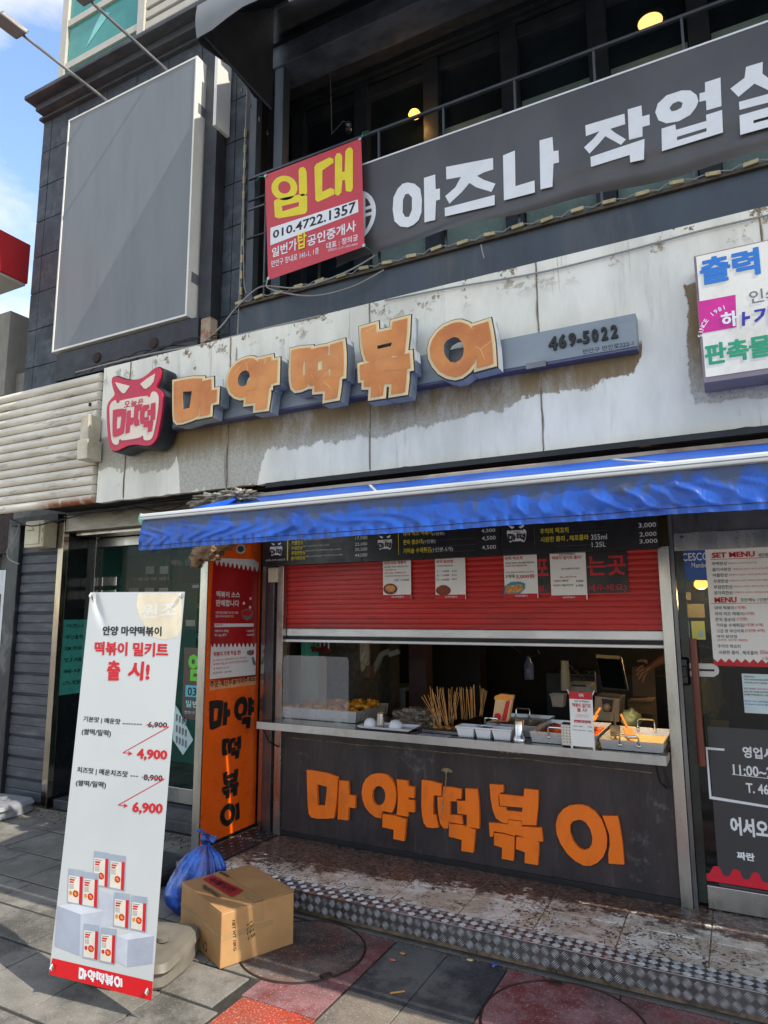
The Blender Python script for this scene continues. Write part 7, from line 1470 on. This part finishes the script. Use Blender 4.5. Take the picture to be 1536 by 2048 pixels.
qtext(mb, FPn, 'A-24-146', (398,1885), (371,1865), (372,1856), (400,1875), .002, .02)
for k in range(12): mb.poly(TP, [[TP.L(438+1.5*k, 1747+.8*k), TP.L(439+1.5*k, 1747.4+.8*k), TP.L(443+1.5*k, 1743.5+.8*k), TP.L(442+1.5*k, 1743+.8*k)]], .002)
# recycling mark
cxr, cyr = FPn.L(411, 1893)
for k in range(3):
    a = 2*math.pi*k/3+.5; pts = [(cxr+.024*math.cos(a+t)*(1 if r else .72), cyr+.024*math.sin(a+t)*(1 if r else .72)) for r, t in ((1,0),(1,.5),(1,1.1),(1,1.5),(0,1.5),(0,.9),(0,.4),(0,0))]; mb.poly(FPn, [pts], .002)
qtext(mb, RPn, 'NET WT 10KG', (464,1840), (467,1902), (473,1899), (470,1840), .002, .03); qtext(mb, RPn, 'S 전분 면', (492,1850), (496,1880), (511,1870), (507,1838), .002, .01); mb.build('black_print', M['ink'], bx_)
# ================================================================ standing banner on its base
sb_ = thing('standing_banner', 'tall white standing banner listing meal kit prices in black and red, on a plastic base', 'standing banner', (-2.7, 2.42, 0))
TL, TR, BR, BL = Vector((-3.016,2.441,1.897)), Vector((-2.420,2.506,1.893)), Vector((-2.414,2.416,.093)), Vector((-3.015,2.346,.103))
Ub = ((TR-TL)+(BR-BL)).normalized(); Vb = ((TL-BL)+(TR-BR)); Vb = (Vb-Ub*Vb.dot(Ub)).normalized(); BP = Pl(BL, Ub, Vb); WB, HB_ = .600, 1.80
bb2 = Mt('white_banner_film'); c_ = bb2.mix(bb2.ramp(bb2.noise(1.5, 3), .3, .7), lin('b9bdbc'), lin('c2c4c2')); bb2.set(c_, .38)
def bnf(u, v):
    dd = (u-.04)*.6-(1-v-.012)*1.8*.62; ln_ = (u-.04)*.6; cr1 = math.exp(-(dd/.022)**2)*max(0, min(1, ln_/.02))*math.exp(-(ln_/.07)**2); return tuple(BP.W(WB*u+(.5-u)*.010*math.sin(math.pi*v), HB_*v, -.016*cr1))
MB().grid(bnf, 60, 160).build('banner_film', bb2.m, sb_, smooth=2)
def bw_(mb, pts, d): mb.poly(BP, [[BP.L(*p) for p in pts]], d)
C4 = lambda x, y: (80+x/3.866, 1170+y/3.866)
def bq(mb, st, a, b, c, dd, d=.0012, bo=.04): qtext(mb, BP, st, C4(*a), C4(*b), C4(*c), C4(*dd), d, bo)
k_, r_, w_ = MB(), MB(), MB()
bq(k_, '안양 마약떡볶이', (485,388), (940,396), (942,322), (487,316), bo=.07)
bq(r_, '떡볶이 밀키트', (420,540), (992,558), (996,448), (426,436), bo=.09); bq(r_, '출', (517,738), (620,738), (624,588), (524,580), bo=.09); bq(r_, '시!', (672,728), (846,744), (852,592), (700,588), bo=.09)
bq(k_, '기본맛 | 매운맛', (335,1060), (620,1085), (626,1035), (340,1012), bo=.05); bq(k_, '-------', (640,1074), (790,1080), (790,1074), (640,1068), bo=.01); bq(k_, '6,900', (835,1106), (982,1110), (985,1062), (838,1056), bo=.04)
bq(k_, '(쌀떡/밀떡)', (322,1160), (548,1182), (552,1122), (327,1108), bo=.05); bq(k_, '치즈맛 | 매운치즈맛', (287,1455), (678,1495), (684,1440), (291,1403), bo=.05); bq(k_, '---', (700,1478), (760,1482), (760,1476), (700,1472), bo=.01)
bq(k_, '8,900', (802,1515), (946,1525), (950,1472), (805,1462), bo=.04); bq(k_, '(쌀떡/밀떡)', (277,1556), (510,1580), (514,1522), (281,1505), bo=.05)
bq(r_, '4,900', (748,1355), (984,1362), (988,1278), (752,1262), bo=.09); bq(r_, '6,900', (712,1768), (948,1782), (954,1690), (718,1675), bo=.09)
def bline(mb, a, b, w2=3.0, d=.0014):
    a, b = Vector(BP.L(*C4(*a))), Vector(BP.L(*C4(*b))); n = (b-a).normalized(); n = Vector((-n.y, n.x))*w2*.0006; mb.poly(BP, [[tuple(a+n), tuple(b+n), tuple(b-n), tuple(a-n)]], d)
for o_ in ((0,0),(-35,404)):
    ox, oy = o_; bline(r_, (822+ox,1080+oy), (998+ox,1096+oy)); bline(r_, (998+ox,1096+oy), (642+ox,1296+oy)); bline(r_, (642+ox,1296+oy), (712+ox,1302+oy)); r_.poly(BP, [[BP.L(*C4(x+ox,y+oy)) for x, y in ((718,1303),(682,1283),(690,1301),(680,1320))]], .0016)
k_.build('black_lettering', M['ink'], sb_); r_.build('red_lettering', M['red_ink'], sb_)
def B8(x, y): return (80+x/2.844, 1660+y/2.844)
mb = MB(); mb.poly(BP, [[(0,0),(WB,0),BP.L(306-.2,1963),BP.L(105,1916)]], .0006); mb.build('red_band', pm('red_banner_print', 'cf0f18', .4, 0, .04, 5), sb_)
mb = MB(); 
wl = [B8(218,845), B8(470,900), B8(472,838), B8(224,780)]
A_, B_, C_, D_ = (Vector(BP.L(*q)) for q in wl)
for i, g in enumerate(ORDER):
    a = gbox(g); t0, t1 = i*.202, i*.202+.190
    for j, pc in enumerate(GL[g]):
        ls = []
        for l in pc:
            o = []
            for q in l:
                u = t0+(q[0]-a[0])/(a[2]-a[0])*(t1-t0); v = (q[1]-a[1])/(a[3]-a[1]); p = A_.lerp(B_, u).lerp(D_.lerp(C_, u), v); o.append((p.x, p.y))
            ls.append(o)
        mb.poly(BP, ls, .0016+.0001*j)
mb.build('white_lettering', M['white_ink'], sb_)
# faint round mark, pedestals and pouches printed on the banner
mb = MB(); bw_(mb, [C4(*p) for p in ((760,65),(1095,60),(1095,330),(1060,400),(960,425),(860,400),(770,250),(745,160))], .0006); mb.build('pale_round_print', pm('pale_orange_print', 'dccfb4', .4), sb_)
mb = MB(); bq(mb, '원조', (780,260), (1060,240), (1060,130), (790,150), .0008, .03); mb.build('pale_lettering', pm('very_pale_print', 'e0ddd6', .4), sb_)
gA, gB, gC = pm('pale_grey_print', 'b7bbc4', .4), pm('mid_grey_print', '9ea4b0', .4), pm('light_grey_print', 'c9ccd3', .4)
def bpoly(col, nm, pts, d): m_ = MB(); bw_(m_, [B8(*p) for p in pts], d); m_.build(nm, col, sb_)
bpoly(gA, 'pedestal_print', [(330,340),(420,370),(415,540),(340,560)], .0006); bpoly(gB, 'pedestal_print', [(98,430),(232,480),(225,715),(82,660)], .0008); bpoly(gA, 'pedestal_print', [(232,480),(368,460),(365,560),(345,700),(225,715)], .0008); bpoly(gC, 'pedestal_print', [(98,430),(240,412),(368,460),(232,480)], .0010)
bpoly(gA, 'pedestal_print', [(430,600),(500,625),(495,780),(430,745)], .0008); bpoly(gB, 'pedestal_print', [(500,625),(650,602),(640,760),(495,780)], .0008); bpoly(gC, 'pedestal_print', [(430,600),(560,580),(650,602),(500,625)], .0010)
pg, pw, prr, py_, pb = MB(), MB(), MB(), MB(), MB()
for (x, y, yel, dd) in ((305,118,0,0),(398,136,0,.0006),(160,218,1,.0012),(245,235,1,.0018),(422,352,1,.0012),(520,370,1,.0018),(248,530,2,.0024),(345,552,2,.003)):
    w2, h2 = 92, 200; o = lambda a, b: B8(x+a, y+b+a*.14)
    pg.poly(BP, [[BP.L(*o(a, b)) for a, b in ((4,0),(w2,0),(w2-6,h2),(-4,h2-6))]], .0012+dd*.3); pw.poly(BP, [[BP.L(*o(a, b)) for a, b in ((6,38),(w2-20,38),(w2-24,h2-8),(0,h2-12))]], .0013+dd*.3)
    prr.poly(BP, [[BP.L(*o(a, b)) for a, b in ((w2-24,36),(w2-6,34),(w2-12,h2-2),(w2-30,h2-6))]], .0015+dd*.3); prr.poly(BP, [[BP.L(*o(a, b)) for a, b in ((10,56),(40,56),(38,66),(10,66))]], .0015+dd*.3); prr.poly(BP, [[BP.L(*o(a, b)) for a, b in ((10,70),(34,70),(33,79),(9,79))]], .0015+dd*.3)
    prr.poly(BP, [[BP.L(*o(44+17*math.cos(t), 138+20*math.sin(t))) for t in [2*math.pi*k/16 for k in range(16)]]], .0015+dd*.3); pb.poly(BP, [[BP.L(*o(a, b)) for a, b in ((10,46),(48,46),(48,50),(10,50))]], .0015+dd*.3)
    for k in range(5): pb.poly(BP, [[BP.L(*o(a, b)) for a, b in ((8,86+6*k),(34,86+6*k),(34,88+6*k),(8,88+6*k))]], .0015+dd*.3)
    py_.poly(BP, [[BP.L(*o(44+9*math.cos(t)+4*math.sin(3*t), 138+11*math.sin(t))) for t in [2*math.pi*k/12 for k in range(12)]]], .0018+dd*.3)
    if yel: (py_ if yel == 1 else prr).poly(BP, [[BP.L(*o(a, b)) for a, b in ((8,128),(22,124),(24,144),(16,150),(8,144))]], .0017+dd*.3)
pg.build('pouch_print', pm('silver_print', '98a2ae', .4), sb_); pw.build('pouch_label_print', pm('cream_print', 'd8d0c0', .4), sb_); prr.build('red_print', M['red_ink'], sb_); py_.build('orange_print', pm('orange_food_print', 'd9862a', .4, 0, .4, 120), sb_); pb.build('dark_print', M['grey_ink'], sb_)
# hooks, poles, base
for u, v in ((.015, HB_-.02), (WB-.015, HB_-.02), (.022, .035), (WB-.022, .035)):
    c = BP.W(u, v, .008); MB().lathe([(.010,0),(.012,.002),(.006,.004)], c, 12, Ub, Vb, BP.N).build('eyelet', M['steel'], sb_); MB().tube([c+Vb*-.012, c+BP.N*.012, c+Vb*.014], .003, 6).build('hook', M['alu'], sb_)
sup = BP.W(WB/2, .35, -.06)
for u, v in ((.015, HB_-.02), (WB-.015, HB_-.02), (.022, .035), (WB-.022, .035)): MB().tube([BP.W(WB/2, .55, -.05), BP.W(WB/2+(u-WB/2)*.5, .55+(v-.55)*.5, -.055), BP.W(u, v, -.004)], .006, 8).build('tension_rod', M['black_metal'], sb_)
MB().tube([BP.W(WB/2, .62, -.05), BP.W(WB/2, .15, -.12)], .014, 10).build('stand_pole', M['black_metal'], sb_)
bb_ = thing('sandy_banner_base', 'sand coloured plastic base weighing down the standing white banner', 'banner base', (-2.68, 2.74, 0)); base_shape(-2.84, 2.765, .48, .48, .13, .33, pm('sand_blow_moulded_plastic', '6d685e', .5, 0, .1, 5, .1, 40, '5d574d', .5, 6), bb_)
# litter on the ground
random.seed(21)
for i, (px, py, cm_, lab) in enumerate(((940,1921,'c9b97a','pale yellow scrap of leaf on the dark slab below the step'),(805,1908,'b07a4a','small brown crumb on the dark slab'),(785,1921,'b5654a','reddish crumb near the top of the dark slab'),(990,1930,'2c4fae','tiny blue scrap near the red slab edge'))):
    x, y = G(px, py, .004); MB().blob((x, y, .008), .014, .5, 2, 2, (1.3,.8,.3), i).build('litter', pm('litter_%s' % ('yellow','brown','red','blue')[i], cm_, .6), label=lab, cat='litter', smooth=2)
x, y = G(795, 1985, .004); MB().obox((x, y, .006), (1,.9,0), (-.9,1,0), (0,0,1), .035, .004, .002).build('wooden_pick', M['bamboo'], label='short pale wooden pick lying across the sunlit slab', cat='pick')
